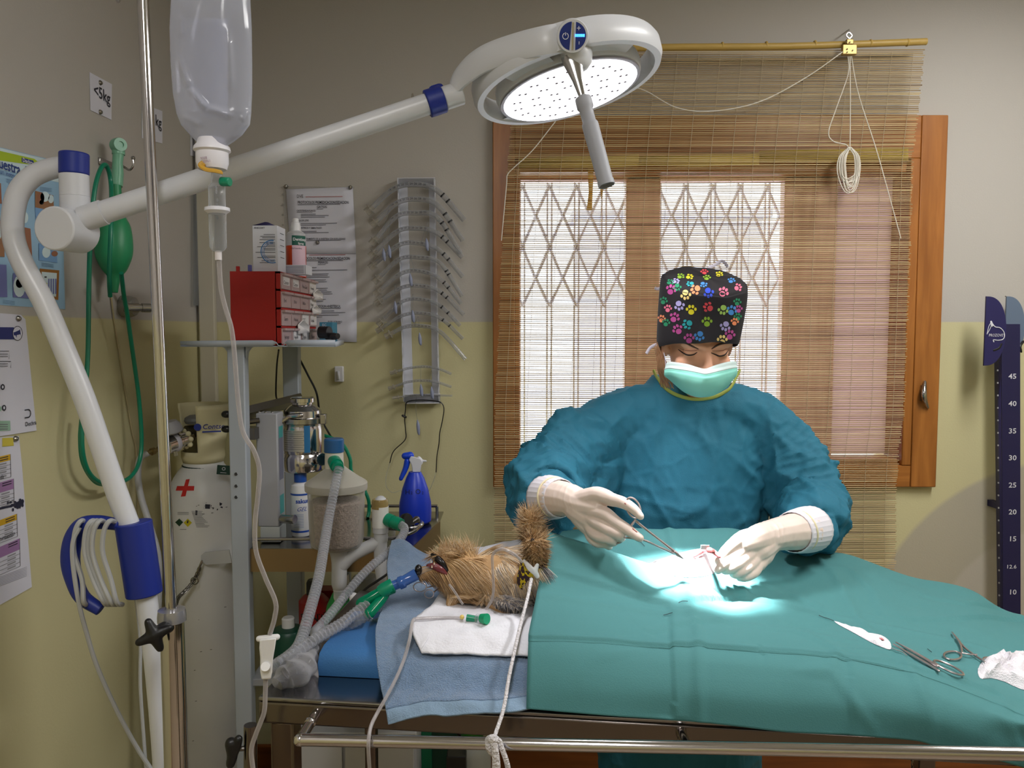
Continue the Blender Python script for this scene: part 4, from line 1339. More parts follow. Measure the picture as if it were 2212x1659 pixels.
# surface cable down the left wall
cb = MB()
cb.tube(sm([PX(226, 470, XL + 0.004), PX(240, 640, XL + 0.004), PX(262, 790, XL + 0.004), PX(285, 930, XL + 0.004), PX(296, 1000, XL + 0.004), PX(300, 1300, XL + 0.004)], 6), 0.0022, 8)
one('wall_cable', cb, mat('wall_coloured_cable', (176, 164, 128), 0.6), 'thin beige cable running down the left wall', 'cable')
# trunking and clear sleeve in the corner
tr_ = MB()
tr_.box((XL + 0.035, YB - 0.012, 1.36), (0.05, 0.024, 2.72))
one('cable_trunking', tr_, mat('trunking_white', (196, 190, 172), 0.6), 'pale vertical cable trunking in the room corner', 'trunking', bevel=0.003)
cw = thing('clear_sleeve', 'clear plastic sleeve with a green top pinned in the corner behind the drip chamber', 'sleeve', PX(424, 480, XL + 0.01))
m_ = MB()
m_.grid([[PX(x, y, XL + 0.012) for x in (418, 428, 436)] for y in (400, 460, 560, 660)])
m_.build('film', M_film, cw, solid=0.001)
m_ = MB()
m_.grid([[PX(x, y + (x - 416) * -0.2, XL + 0.016) for x in (416, 426, 444)] for y in (396, 408)])
m_.build('top_band', mat('pale_green_band', (96, 168, 136), 0.5), cw, solid=0.002)
pin(443, 432, XL + 0.014, cw)
# ------------------------------------------------------------------ anaesthesia trolley
TX0, TX1 = P(390, 740, 1.97).x, P(724, 740, 1.97).x     # top shelf ends
tro = thing('anaesthesia_trolley', 'grey steel anaesthesia trolley with a raised top shelf beside the oxygen cylinder', 'trolley', (-0.55, 2.15, 0))
M_tray = mat('grey_tray', (170, 178, 190), 0.4)
zt_ = P(500, 738, 1.97).z
# top shelf with its scalloped lip
t = MB()
YN, YFAR = 1.97, 2.40
edge = [(390, 737), (440, 736), (560, 735), (588, 735), (597, 739), (602, 746), (612, 746), (616, 739), (622, 735), (640, 734), (724, 734)]
top_ = [P(x, y, YN) for x, y in edge]
bot_ = [P(x, y + (7 if x < 420 else (3 if 596 <= x <= 618 else 13)), YN) for x, y in edge]
t.grid([top_, bot_])
XF0, XF1 = TX0 - 0.03, TX1 - 0.07
t.add([(TX0, YN, zt_ - 0.012), (TX1, YN, zt_ - 0.012), (XF1, YFAR, zt_ - 0.012), (XF0, YFAR, zt_ - 0.012)], [(0, 1, 2, 3)])
for xa_, xb_, ya_, yb_ in ((TX0, XF0, YN, YFAR), (TX1, XF1, YN, YFAR), (XF0, XF1, YFAR, YFAR)):
    t.add([(xa_, ya_, zt_ - 0.013), (xb_, yb_, zt_ - 0.013), (xb_, yb_, zt_), (xa_, ya_, zt_)], [(0, 1, 2, 3)])
t.build('top_shelf', M_tray, tro, solid=0.002)
def post(px0, px1, Y, ztop, d=0.035, name='upright'):
    x0, x1 = P(px0, 900, Y).x, P(px1, 900, Y).x
    m_ = MB()
    m_.box(((x0 + x1) / 2, Y + d / 2, (ztop + 0.06) / 2), (x1 - x0, d, ztop - 0.06))
    return m_.build(name, M_grey, tro, bevel=0.003)
p1 = post(493, 530, 1.985, zt_ - 0.01)
g_ = MB()
for px_, sgn in ((493, -1), (530, 1)):
    o_ = P(px_, 748, 1.99)
    pts = [(0, 0), (sgn * 0.02, 0), (sgn * 0.010, -0.004), (sgn * 0.003, -0.014), (0, -0.03)]
    if sgn < 0:
        pts = pts[::-1]
    g_.plate(pts, 0.02, frame(o_ + V((0, 0.02, 0)), (1, 0, 0), (0, 0, 1)))
g_.build('gusset', M_grey, tro)
p2_ = post(612, 646, 2.36, zt_ - 0.01)
hl = MB()
for y in (1024, 1050, 1074):
    hl.cyl(P(510, y, 1.9855), P(510, y, 1.984), 0.0042, 0.0042, 12)
hl.build('bolt_holes', M_black, p1)
bk_ = MB()
for y in (895, 927):
    bk_.limb([P(486, y, 2.0), P(492, y, 2.0)], [0.009, 0.009], 10)
bk_.build('clamp_knobs', M_black, p1)
# back rails that carry the flowmeter and the vaporiser
rl = MB()
for ya, yb in ((897, 862),):
    a, b_ = P(515, ya, 2.02), P(650, yb, 2.34)
    rl.tube([a, b_], 0.018, 4, flat=0.5, up=(0, 0, 1))
rl.build('upper_rail', M_darkst, tro)
rl = MB()
rl.box(P(538, 935, 2.04), (0.045, 0.05, 0.03))
rl.tube([P(530, 912, 2.03), P(560, 908, 2.045)], 0.007, 10)
rl.build('mounting_bar', M_darkst, tro)
# worktop: steel shelf with wooden-looking front lip and a rail
zw = 0.95
wy0, wy1 = 2.0, 2.42
wxl = P(532, 1190, wy0).x
q0, q1 = PZ(889, 1187, zw), PZ(950, 1128, zw)
wk = MB()
wk.add([(wxl, wy0, zw), (q0.x, q0.y, zw), (q1.x, q1.y, zw), (q1.x, wy1, zw), (wxl, wy1, zw)], [(0, 1, 2, 3, 4)])
wk.build('worktop', mat('mirror_steel', (150, 146, 142), 0.16, 1.0), tro, solid=0.004, smooth=False)
lp = MB()
zl = P(600, 1234, wy0).z
lp.box(((wxl + q0.x) / 2, wy0 + 0.002, (zw + zl) / 2), (q0.x - wxl, 0.006, zw - zl))
mid = (q0 + q1) / 2
d_ = (q1 - q0)
lp.add([(q0.x, q0.y, zw + 0.004), (q1.x, q1.y, zw + 0.004), (q1.x, q1.y, zl), (q0.x, q0.y, zl)], [(0, 1, 2, 3)])
lp.build('front_lip', mat('warm_steel', (150, 128, 100), 0.3, 0.9), tro, solid=0.003, smooth=False)
rr_ = MB()
rr_.tube([P(535, 1165, 2.03), P(800, 1163, 2.03)], 0.0045, 10)
rr_.tube(sm([P(830, 1140, 2.08), P(880, 1142, 2.06), P(905, 1137, 2.08), P(911, 1130, 2.12), P(900, 1125, 2.14), P(888, 1130, 2.12)], 5), 0.006, 10)
rr_.tube(sm([P(790, 1165, 2.04), P(850, 1162, 2.03), P(890, 1150, 2.05), P(908, 1136, 2.08)], 5), 0.005, 10)
rr_.build('front_rail', M_steel, tro)
br_ = MB()
br_.tube(sm([P(785, 1093, 2.40), P(930, 1093, 2.40), P(942, 1094, 2.40), P(944, 1103, 2.40), P(943, 1126, 2.40)], 5), 0.005, 10)
br_.build('back_rail', M_steel, tro)
# lower shelf
zls = 0.60
MB().box(((wxl - 0.30) / 2 , 2.2, zls), (abs(wxl) - 0.30, 0.40, 0.02)).build('lower_shelf', mat('shelf_grey', (150, 152, 156), 0.5), tro, bevel=0.003)
lgs = MB()
for x_ in (wxl + 0.02, -0.34):
    pass
MB().box((-0.52, 2.2, 0.075), (0.42, 0.42, 0.03)).build('foot_frame', M_grey, tro, bevel=0.004)
for x_, y_ in ((-0.70, 2.02), (-0.34, 2.02), (-0.70, 2.38), (-0.34, 2.38)):
    MB().cyl((x_ - 0.012, y_, 0.03), (x_ + 0.012, y_, 0.03), 0.03, 0.03, 16).build('caster', M_black, tro)
p3_ = post(735, 752, 2.385, zw - 0.004, 0.02)

# ------------------------------------------------------------------ red drawer cabinet and what stands on it
cz0, cz1 = zt_ - 0.009, P(550, 586, 1.985).z
cxa, cxb = P(498, 660, 1.985).x, P(604, 660, 1.985).x
cyF, cyB = 1.985, 2.34
cab = thing('drawer_cabinet', 'red plastic cabinet of small clear drawers on the trolley shelf', 'drawer cabinet', ((cxa + cxb) / 2, (cyF + cyB) / 2, cz0))
cb_ = MB()
cb_.box(((cxa + cxb) / 2 - 0.004, (cyF + cyB) / 2, (cz0 + cz1) / 2), (cxb - cxa - 0.008, cyB - cyF, cz1 - cz0))
nr, nc = 4, 4
hh_ = (cz1 - cz0) / nr
ww_ = (cyB - cyF) / nc
for i in range(nr + 1):
    cb_.box((cxb - 0.004, (cyF + cyB) / 2, cz0 + i * hh_ + (0.0025 if i == 0 else (-0.0025 if i == nr else 0))), (0.012, cyB - cyF, 0.005))
for k in range(nc + 1):
    cb_.box((cxb - 0.004, cyF + k * ww_ + (0.002 if k == 0 else (-0.002 if k == nc else 0)), (cz0 + cz1) / 2), (0.012, 0.004, cz1 - cz0))
cb_.build('body', mat('red_cabinet', (166, 20, 12), 0.55), cab, smooth=False)
M_drw = mat('smoky_drawer', (176, 152, 152), 0.35)
M_drw2 = mat('milky_tape', (224, 220, 220), 0.6)
for i in range(nr):
    for k in range(nc):
        z_, y_ = cz0 + (i + 0.5) * hh_, cyF + (k + 0.5) * ww_
        m_ = MB()
        m_.box((cxb + 0.001, y_, z_ - 0.001), (0.008, ww_ - 0.006, hh_ - 0.008))
        m_.box((cxb + 0.007, y_, z_ + hh_ * 0.36), (0.012, ww_ - 0.008, 0.006))
        dr_ = m_.build('drawer', M_drw, cab, bevel=0.001)
        m_ = MB()
        FR = frame(V((cxb + 0.0056, y_ - ww_ * 0.36, z_ - hh_ * 0.24)), (0, 1, 0), (0, 0, 1))
        if (i, k) in ((3, 0), (3, 1)):
            m_.mat(1).rect(0.004, 0.002, ww_ * 0.68, hh_ * 0.48, FR)
        if (i, k) in ((2, 3), (1, 2), (1, 3), (0, 1), (0, 2), (3, 3)):
            m_.mat(1).rect(0.0, -0.004, ww_ * 0.8, hh_ * 0.56, FR)
        m_.mat(0)
        words = [['Jeringa', 'Agujas', 'Aguja', 'Tapon'], ['Suero', 'Vacuet', '2CC', 'Seda6'], ['5ml', '10ml', 'Abbo', 'Rosa'], ['Cateter', 'Cateter', 'Palo Cop', 'Venda']]
        m_.text(words[i][k], 0.013, FR @ Matrix.Translation((0.006, 0.004, 0.0006)), sx=1.1)
        m_.build('drawer_label', [M_ink, M_drw2], dr_, smooth=False)
fl = MB()
for y_, z_, s_ in ((cyB - 0.03, cz0 + hh_ * 3.05, 0.03), (cyB - 0.05, cz0 + hh_ * 2.1, 0.025), (cyF + 0.16, cz0 + hh_ * 1.0, 0.035)):
    o_ = V((cxb + 0.012, y_, z_))
    fl.add([o_ + V((0, -s_, -s_ * 0.5)), o_ + V((0.012, s_, -s_ * 0.4)), o_ + V((0.016, s_ * 0.6, s_ * 0.1)), o_ + V((0.004, 0, s_ * 0.6)), o_ + V((-0.003, -s_ * 0.8, s_ * 0.2))], [(0, 1, 2, 3, 4)])
fl.build('torn_tape', M_drw2, cab, solid=0.0008)
tb_ = MB()
for y_, c_ in ((1.992, 0),):
    tb_.box((P(514, 578, 1.995).x, 1.995, cz1 + 0.006), (0.008, 0.008, 0.014))
tb_.build('lug', MATS['red_cabinet'], cab, bevel=0.001)
cap = MB()
cap.box((P(537, 578, 2.0).x, 2.01, cz1 + 0.0093), (0.0085, 0.0085, 0.017))
one('marker_cap', cap, mat('violet_cap', (92, 90, 160), 0.5), 'small violet cap standing on the red cabinet', 'cap', bevel=0.001)
# medicine carton
bx_ = thing('medicine_carton', 'white medicine carton with a blue swirl standing on the red cabinet', 'box', P(578, 583, 2.04))
xa, xb_ = P(546, 540, 2.02).x, P(600, 540, 2.02).x
za, zb_ = cz1 + 0.0005, P(570, 487, 2.02).z
m_ = MB()
m_.box(((xa + xb_) / 2, 2.055, (za + zb_) / 2), (xb_ - xa, 0.07, zb_ - za))
m_.build('carton', mat('carton_white', (214, 216, 226), 0.55), bx_, bevel=0.0008)
m_ = MB()
m_.add([(xa, 2.021, zb_), (xb_ - 0.006, 2.021, zb_), ((xa + xb_) / 2 + 0.008, 2.023, zb_ + 0.008), ((xa + xb_) / 2, 2.023, zb_ + 0.009), (xa + 0.01, 2.022, zb_ + 0.003)], [(0, 1, 2, 3, 4)])
m_.build('lid_flap', mat('navy_flap', (40, 36, 80), 0.6), bx_, solid=0.001)
FR = frame(V((xa, 2.0194, za)), (1, 0, 0), (0, 0, 1))
m_ = MB()
m_.text('ANICOXY', 0.006, FR @ Matrix.Translation((0.004, (zb_ - za) - 0.008, 0)), bold=0.02)
random.seed(3)
for k, yy in enumerate((0.20, 0.24, 0.27, 0.31, 0.37, 0.40, 0.43, 0.46, 0.50, 0.53, 0.58, 0.66, 0.69, 0.76, 0.80)):
    hgt = zb_ - za
    wl_ = random.uniform(0.022, 0.05)
    xr = (xb_ - xa) - 0.006
    m_.rect(xr - wl_, hgt * (1 - yy), xr, hgt * (1 - yy) + 0.0012, FR)
for k in range(5):
    FR2 = frame(V((xb_ + 0.0006, 2.03, za)), (0, 1, 0), (0, 0, 1))
    m_.rect(0.01, (zb_ - za) * (0.85 - 0.13 * k), 0.045, (zb_ - za) * (0.85 - 0.13 * k) + 0.0014, FR2)
m_.build('small_print', M_ink, bx_, smooth=False)
m_ = MB()
ex = (xb_ - xa)
for r_, w_ in ((0.028, 0.0011), (0.024, 0.0005), (0.0205, 0.0005)):
    arc2(m_, ex - 0.014, (zb_ - za) * 0.44, r_, pi * 0.45, pi * 1.6, w_, FR @ Matrix.Translation((0, 0, 0.0003)), 24)
m_.build('swirl', mat('swirl_blue', (50, 120, 190), 0.5), bx_, smooth=False)
# flat carton
bx2 = thing('flat_carton', 'flat white printed carton lying on the red cabinet in front of the spray bottle', 'box', P(640, 588, 2.10))
xa2, xb2 = P(600, 580, 2.10).x, P(664, 580, 2.10).x
m_ = MB()
h2 = px_len(20, 2.1)
RZ = Matrix.Translation(V(((xa2 + xb2) / 2, 2.12, cz1 + 0.0005 + h2 / 2))) @ Matrix.Rotation(radians(-4), 4, 'Z')
m_.box((0, 0, 0), (xb2 - xa2, 0.05, h2), RZ)
m_.build('carton', MATS['carton_white'], bx2, bevel=0.0008)
m_ = MB()
FR = RZ @ frame(V((-(xb2 - xa2) / 2, -0.0255, -h2 / 2)), (1, 0, 0), (0, 0, 1))
for k in range(7):
    m_.rect(0.010 + random.uniform(0, 0.01), h2 * (0.86 - 0.125 * k), (xb2 - xa2) - 0.006, h2 * (0.86 - 0.125 * k) + 0.001, FR)
m_.rect(xb2 - xa2 - 0.002, 0.001, xb2 - xa2 - 0.0014, h2 - 0.001, FR)
m_.build('small_print', mat('violet_ink', (96, 90, 120), 0.7), bx2, smooth=False)
# spray bottle on the cabinet
sb = thing('spray_bottle', 'small bottle of orange spray with white pump on the red cabinet', 'bottle', V((P(641, 560, 2.22).x, 2.22, cz1)))
zs_ = lambda y: P(641, y, 2.22).z
o_ = V((P(640, 560, 2.22).x, 2.22, 0))
MB().lathe([(0.026, cz1 + 0.001), (0.027, cz1 + 0.003), (0.027, zs_(532))], o_, (0, 0, 1), 28).build('contents', mat('orange_fluid', (214, 70, 22), 0.3), sb)
MB().lathe([(0.0272, zs_(532)), (0.0272, zs_(512)), (0.025, zs_(505)), (0.017, zs_(500)), (0.012, zs_(498))], o_, (0, 0, 1), 28).build('bottle_wall', clear('milky_bottle', base=0.45, edge=0.8, rough=0.3), sb)
MB().lathe([(0.014, zs_(501)), (0.0142, zs_(490)), (0.012, zs_(487)), (0.0115, zs_(482)), (0.009, zs_(480)), (0.0085, zs_(474)), (0.007, zs_(472)), (0, zs_(472))], o_, (0, 0, 1), 22).build('spray_pump', M_white, sb)
def band(mb, o, r, z0, z1, a0, a1, n=14):
    mb.grid([[V((o.x + r * cos(a0 + (a1 - a0) * k / n), o.y + r * sin(a0 + (a1 - a0) * k / n), z)) for k in range(n + 1)] for z in (z0, z1)])
l_ = MB()
band(l_.mat(0), o_, 0.0278, zs_(532), zs_(511), radians(262), radians(350))
band(l_.mat(1), o_, 0.0278, cz1 + 0.003, zs_(532), radians(262), radians(350))
lab = l_.build('label', [mat('label_green', (0, 84, 70), 0.5), mat('label_pink', (222, 190, 206), 0.5)], sb)
def wraptext(mb, s, size, o, r, z, a0, sx=1.0, bold=0.0, shear=0.0):
    """lettering bent round a vertical bottle"""
    t_ = MB()
    t_.text(s, size, Matrix.Identity(4), sx=sx, bold=bold, shear=shear)
    mb.add([(o.x + r * cos(a0 + x / r), o.y + r * sin(a0 + x / r), z + y) for x, y, _ in t_.v], t_.f)
l_ = MB()
wraptext(l_.mat(0), 'Dentisept', 0.011, o_, 0.0282, zs_(522), radians(268), bold=0.02)
wraptext(l_.mat(0), 'Spray', 0.008, o_, 0.0282, zs_(530), radians(296), bold=0.02)
wraptext(l_.mat(1), 'Clorhexidina', 0.006, o_, 0.0282, zs_(540), radians(254))
arc2(l_, 0.016, 0.011, 0.004, 0, 2 * pi, 0.0009, frame(V((o_.x, o_.y - 0.0285, cz1)), (1, 0.12, 0), (0, 0, 1)))
l_.build('lettering', [M_white, mat('plum_ink', (60, 30, 60), 0.6)], lab, smooth=False)
# blue box and black adapters beside the cabinet
bb = thing('blue_carton', 'small teal blue carton with black fittings at the end of the trolley shelf', 'box', P(707, 732, 2.2))
m_ = MB()
xq, xr_ = P(692, 715, 2.22).x, P(720, 715, 2.22).x
zq = P(700, 696, 2.22).z
m_.box(((xq + xr_) / 2, 2.24, (cz0 + zq) / 2), (xr_ - xq, 0.06, zq - cz0))
m_.build('carton', mat('carton_teal', (60, 128, 156), 0.5), bb, bevel=0.001)
m_ = MB()
m_.text('EC', 0.010, frame(V((xq + 0.008, 2.2094, zq - 0.011)), (1, 0, 0), (0, 0, 1)))
m_.rect(0.026, 0.006, 0.029, 0.028, frame(V((xq, 2.2094, cz0)), (1, 0, 0), (0, 0, 1)))
m_.build('lettering', M_paper, bb, smooth=False)
ad = MB()
ad.cyl(P(692, 718, 2.16), P(712, 718, 2.15), 0.017, 0.016, 20)
ad.cyl(P(706, 727, 2.16), P(730, 726, 2.13), 0.009, 0.008, 16)
ad.cyl(P(716, 727, 2.16), P(722, 727, 2.14), 0.0105, 0.0105, 16)
one('hose_adapter', ad, M_black, 'black angled hose adapter at the right end of the trolley shelf', 'adapter', bevel=0.001)
# cables under the shelf
def cable(pts, r, m, label, n=8, cat='cable', name='cable', seg=8):
    return one(name, MB().tube(sm(pts, n), r, seg), m, label, cat)
cable([P(602, 756, 2.3), P(598, 790, 2.38), P(596, 850, 2.42), P(600, 870, 2.44), P(606, 920, 2.44), P(608, 970, 2.44)], 0.0026, M_black, 'thin black cable hanging behind the trolley near the shelf notch')
cable([P(640, 762, 2.42), P(665, 810, 2.42), P(684, 850, 2.42), P(692, 900, 2.44), P(710, 935, 2.44), P(722, 955, 2.42)], 0.0032, M_black, 'black cable curving down the wall behind the chrome vaporiser')
cable([P(690, 938, 2.34), P(715, 946, 2.33), P(740, 960, 2.33), P(756, 990, 2.33), P(760, 1020, 2.33), P(785, 1055, 2.34), P(796, 1080, 2.34), P(797, 1105, 2.34), P(794, 1118, 2.33)], 0.0055, M_green, 'green hose arching behind the clear absorber canister', cat='hose', name='hose')

# ------------------------------------------------------------------ flowmeter block
fm = thing('flowmeter', 'tall grey flowmeter block left of the chrome vaporiser', 'flowmeter', P(585, 1158, 2.06))
fx0, fx1 = P(554, 1000, 2.05).x, P(600, 1000, 2.05).x
zf0, zf1 = P(580, 1138, 2.05).z, P(580, 893, 2.05).z
m_ = MB()
m_.box(((fx0 + fx1) / 2, 2.08, (zf0 + zf1) / 2), (fx1 - fx0, 0.06, zf1 - zf0), )
m_.build('block', mat('flow_grey', (168, 170, 176), 0.45), fm, bevel=0.003)
m_ = MB()
m_.box(((fx0 + fx1) / 2 + 0.004, 2.08, (zw + zf0) / 2 + 0.0015), (fx1 - fx0 - 0.004, 0.06, zf0 - zw - 0.004))
m_.build('foot', mat('flow_foot', (190, 196, 196), 0.5), fm, bevel=0.002)
m_ = MB()
for y0, y1, c_ in ((920, 945, 0), (945, 1035, 1), (1068, 1108, 0)):
    xx = fx1 + 0.0006
    z0_, z1_ = P(600, y1, 2.08).z, P(600, y0, 2.08).z
    m_.mat(c_).add([(xx, 2.062, z0_), (xx, 2.098, z0_), (xx, 2.098, z1_), (xx, 2.062, z1_)], [(0, 1, 2, 3)])
m_.build('scale_label', [mat('scale_teal', (70, 160, 160), 0.5), mat('scale_grey', (120, 122, 140), 0.5)], fm, smooth=False)
m_ = MB()
for px_ in (560, 574, 588):
    m_.limb([P(px_, 893, 2.07), P(px_, 891, 2.07)], [0.005, 0.004], 8)
m_.build('screws', M_chrome, fm)
m_ = MB()
m_.tube([P(601, 1121, 2.07), P(608, 1121, 2.06), P(608, 1121, 2.06), P(637, 1122, 2.045)], [0.010, 0.010, 0.0115, 0.0115], 18)
m_.build('control_valve', M_steel, fm)
# ------------------------------------------------------------------ vaporiser
VX = V((P(655, 950, 2.16).x, 2.16, 0))
zv = lambda y: P(655, y, 2.16).z
vp = thing('vaporiser', 'chrome anaesthetic vaporiser with white scale above the absorber canister', 'vaporiser', VX + V((0, 0, zv(1018))))
MB().lathe([(0.055, zv(1015)), (0.058, zv(1011)), (0.058, zv(985)), (0.054, zv(980)), (0.052, zv(974))], VX, (0, 0, 1), 40).build('base', M_chrome, vp)
MB().lathe([(0.0555, zv(976)), (0.0565, zv(970)), (0.0565, zv(926)), (0.054, zv(918))], VX, (0, 0, 1), 40).build('body', M_chrome, vp)
MB().lathe([(0.054, zv(920)), (0.054, zv(914)), (0.060, zv(912)), (0.060, zv(902)), (0.052, zv(900))], VX, (0, 0, 1), 40).build('collar', M_steel, vp)
MB().lathe([(0.052, zv(902)), (0.050, zv(886)), (0.036, zv(876)), (0.028, zv(873)), (0.028, zv(869)), (0.0335, zv(868)), (0.0335, zv(860)), (0.030, zv(858)), (0.0, zv(858))], VX, (0, 0, 1), 40).build('filler_cap', M_chrome, vp)
sc2 = MB()
band(sc2.mat(0), VX, 0.0569, zv(970), zv(925), radians(220), radians(300), 20)
for k in range(9):
    z_ = zv(928 + k * 4.6)
    band(sc2.mat(1), VX, 0.0572, z_, z_ + 0.0008, radians(228), radians(230 + 15 + (k % 3) * 12 + 8), 10)
    band(sc2.mat(1), VX, 0.0572, z_, z_ + 0.0008, radians(258), radians(292 - (k % 2) * 8), 10)
band(sc2.mat(2), VX, 0.0573, zv(972), zv(915), radians(287), radians(303), 6)
sc2.build('scale', [mat('scale_silver', (196, 194, 190), 0.3, 0.6), M_ink, mat('scale_blue', (40, 110, 160), 0.4)], vp)
wd = MB()
wq = P(695, 992, 2.12)
wd.lathe([(0.0, 0.004), (0.013, 0.004), (0.016, 0.0), (0.016, -0.012), (0, -0.012)], wq, (0.6, -0.8, 0), 24)
wd.build('sight_glass', M_black, vp)
wd = MB()
wd.lathe([(0.013, 0.005), (0.0165, 0.005), (0.0175, 0.0), (0.0165, -0.002), (0.013, 0.005)], wq, (0.6, -0.8, 0), 24)
wd.build('sight_bezel', M_chrome, vp)
am = MB()
am.box(P(617, 905, 2.17), (0.05, 0.03, 0.022))
am.limb([P(606, 912, 2.10), P(625, 900, 2.11), P(650, 897, 2.105)], [0.007, 0.007, 0.007], 10)
am.build('mounting_arm', M_chrome, vp)
lv = MB()
lv.box(P(699, 905, 2.14), (0.016, 0.02, 0.028))
lv.build('lock_lever', M_steel, vp, bevel=0.002)
# gel bottle
GX = V((P(650, 1100, 2.13).x, 2.13, 0))
zg = lambda y: P(650, y, 2.13).z
gl = thing('gel_bottle', 'white gel bottle with blue cap on the trolley worktop', 'bottle', GX + V((0, 0, zw)))
MB().lathe([(0.024, zw + 0.0035), (0.0262, zg(1152)), (0.0262, zg(1058)), (0.024, zg(1047)), (0.014, zg(1041)), (0.013, zg(1036))], GX, (0, 0, 1), 30).build('bottle_body', mat('bottle_white', (222, 222, 224), 0.4), gl)
MB().lathe([(0.0165, zg(1040)), (0.0168, zg(1024)), (0.014, zg(1018)), (0.0, zg(1018))], GX, (0, 0, 1), 26).build('cap', mat('cap_blue', (20, 74, 158), 0.4), gl)
l_ = MB()
for y0, y1 in ((1063, 1067), (1142, 1146)):
    band(l_.mat(0), GX, 0.0266, zg(y1), zg(y0), radians(190), radians(350), 24)
wraptext(l_.mat(0), 'sakura', 0.0165, GX, 0.0266, zg(1083), radians(255), bold=0.03)
wraptext(l_.mat(0), 'GEL', 0.016, GX, 0.0266, zg(1100), radians(258), shear=0.5)
for k in range(9):
    z_ = zg(1108 + k * 3.4)
    band(l_.mat(1), GX, 0.0266, z_, z_ + 0.0011, radians(240), radians(300), 10)
l_.build('label', [mat('print_blue', (24, 70, 160), 0.5), mat('pale_blue_ink', (130, 150, 190), 0.6)], gl)
# ------------------------------------------------------------------ absorber canister on its pipe frame
AX = V((P(727, 1100, 1.955).x, 1.955, 0))
za_ = lambda y: P(727, y, 1.955).z
ab = thing('absorber_canister', 'large frosted canister of soda lime on grey pipework', 'canister', AX + V((0, 0, za_(1320))))
MB().lathe([(0.0, za_(1184)), (0.045, za_(1184)), (0.062, za_(1176)), (0.0665, za_(1160)), (0.070, za_(1060)), (0.072, za_(1058)), (0.072, za_(1048))], AX, (0, 0, 1), 44).build('jar', M_frost, ab)
MB().lathe([(0.0, za_(1180)), (0.043, za_(1180)), (0.059, za_(1172)), (0.063, za_(1156)), (0.0655, za_(1083)), (0.060, za_(1079)), (0, za_(1077))], AX, (0, 0, 1), 44).build('soda_lime', mat('soda_lime', (176, 158, 148), 0.9, vary=0.6, vscale=150, bump=0.8, bscale=220), ab)
MB().lathe([(0.0755, za_(1058)), (0.0765, za_(1055)), (0.0765, za_(1043)), (0.073, za_(1040)), (0.055, za_(1030)), (0.030, za_(1014)), (0.022, za_(1008))], AX, (0, 0, 1), 48).build('screw_lid', clear('milky_lid', tint=(215, 213, 206), base=0.42, edge=0.9, rough=0.35, milk=(214, 210, 200)), ab)
ct_x = P(722, 990, 1.955)
MB().lathe([(0.0235, za_(1016)), (0.0225, za_(975)), (0.0, za_(975))], V((ct_x.x, 1.955, 0)), (0, 0, 1), 30).build('top_valve', mat('pvc_cream', (206, 202, 192), 0.5), ab)
MB().lathe([(0.0245, za_(976)), (0.0245, za_(950)), (0.022, za_(947)), (0.0, za_(947))], V((ct_x.x, 1.955, 0)), (0, 0, 1), 30).build('valve_cap', mat('cap_steel_blue', (30, 84, 136), 0.35), ab)
gcn = MB()
g0, g1 = P(722, 996, 1.94), P(731, 1012, 1.895)
gcn.tube([g0, g0 + (g1 - g0) * 0.6, g0 + (g1 - g0) * 0.6, g1], [0.0165, 0.0165, 0.0135, 0.0135], 20)
gcn.build('green_port', M_green, ab)
pv = MB()
pa = P(733, 1186, 1.955)
pv.limb([pa, P(733, 1215, 1.955), P(733, 1262, 1.955)], [0.026, 0.0195, 0.0195], 20)
pv.tube([P(733, 1262, 1.955), P(733, 1275, 1.955)], 0.0155, 20)
pv.limb([P(733, 1225, 1.955), P(757, 1202, 1.955), P(790, 1184, 1.955), P(822, 1168, 1.955), P(822, 1150, 1.955)], [0.0185, 0.0175, 0.0165, 0.0165, 0.0165], 18)
pv.limb([P(822, 1085, 1.955), P(822, 1205, 1.955), P(824, 1250, 1.955)], [0.0165, 0.0165, 0.013], 18)
pv.tube([P(822, 1127, 1.955), P(822, 1150, 1.955)], 0.0195, 20)
pv.build('pipework', M_pipe, ab)
MB().lathe([(0.0205, 0.0), (0.0205, 0.052), (0.0, 0.052)], P(822, 1138, 1.955), (0, 0, 1), 28).build('side_valve', mat('pvc_white', (214, 214, 210), 0.45), ab)
dm = MB()
dm.lathe([(0.0205, 0.0), (0.0205, 0.018), (0.018, 0.023), (0.0, 0.0235)], P(821, 1098, 1.955), (0, 0, 1), 28)
dm.build('valve_dome', clear('amber_dome', tint=(206, 188, 140), base=0.25, edge=0.75, milk=(190, 170, 120)), ab)
gp = MB()
g0, g1 = P(836, 1122, 1.95), P(866, 1134, 1.93)
gp.tube([g0, g0 + (g1 - g0) * 0.4, g0 + (g1 - g0) * 0.4, g0 + (g1 - g0) * 0.6, g0 + (g1 - g0) * 0.6, g1], [0.0165, 0.0165, 0.0145, 0.0145, 0.0165, 0.0155], 20)
gp.build('green_port', M_green, ab)
MB().limb([P(733, 1275, 1.955), P(733, 1290, 1.955)], [0.0145, 0.0145], 16).build('bag_neck', clear('neck_clear', base=0.45, edge=0.85), ab)
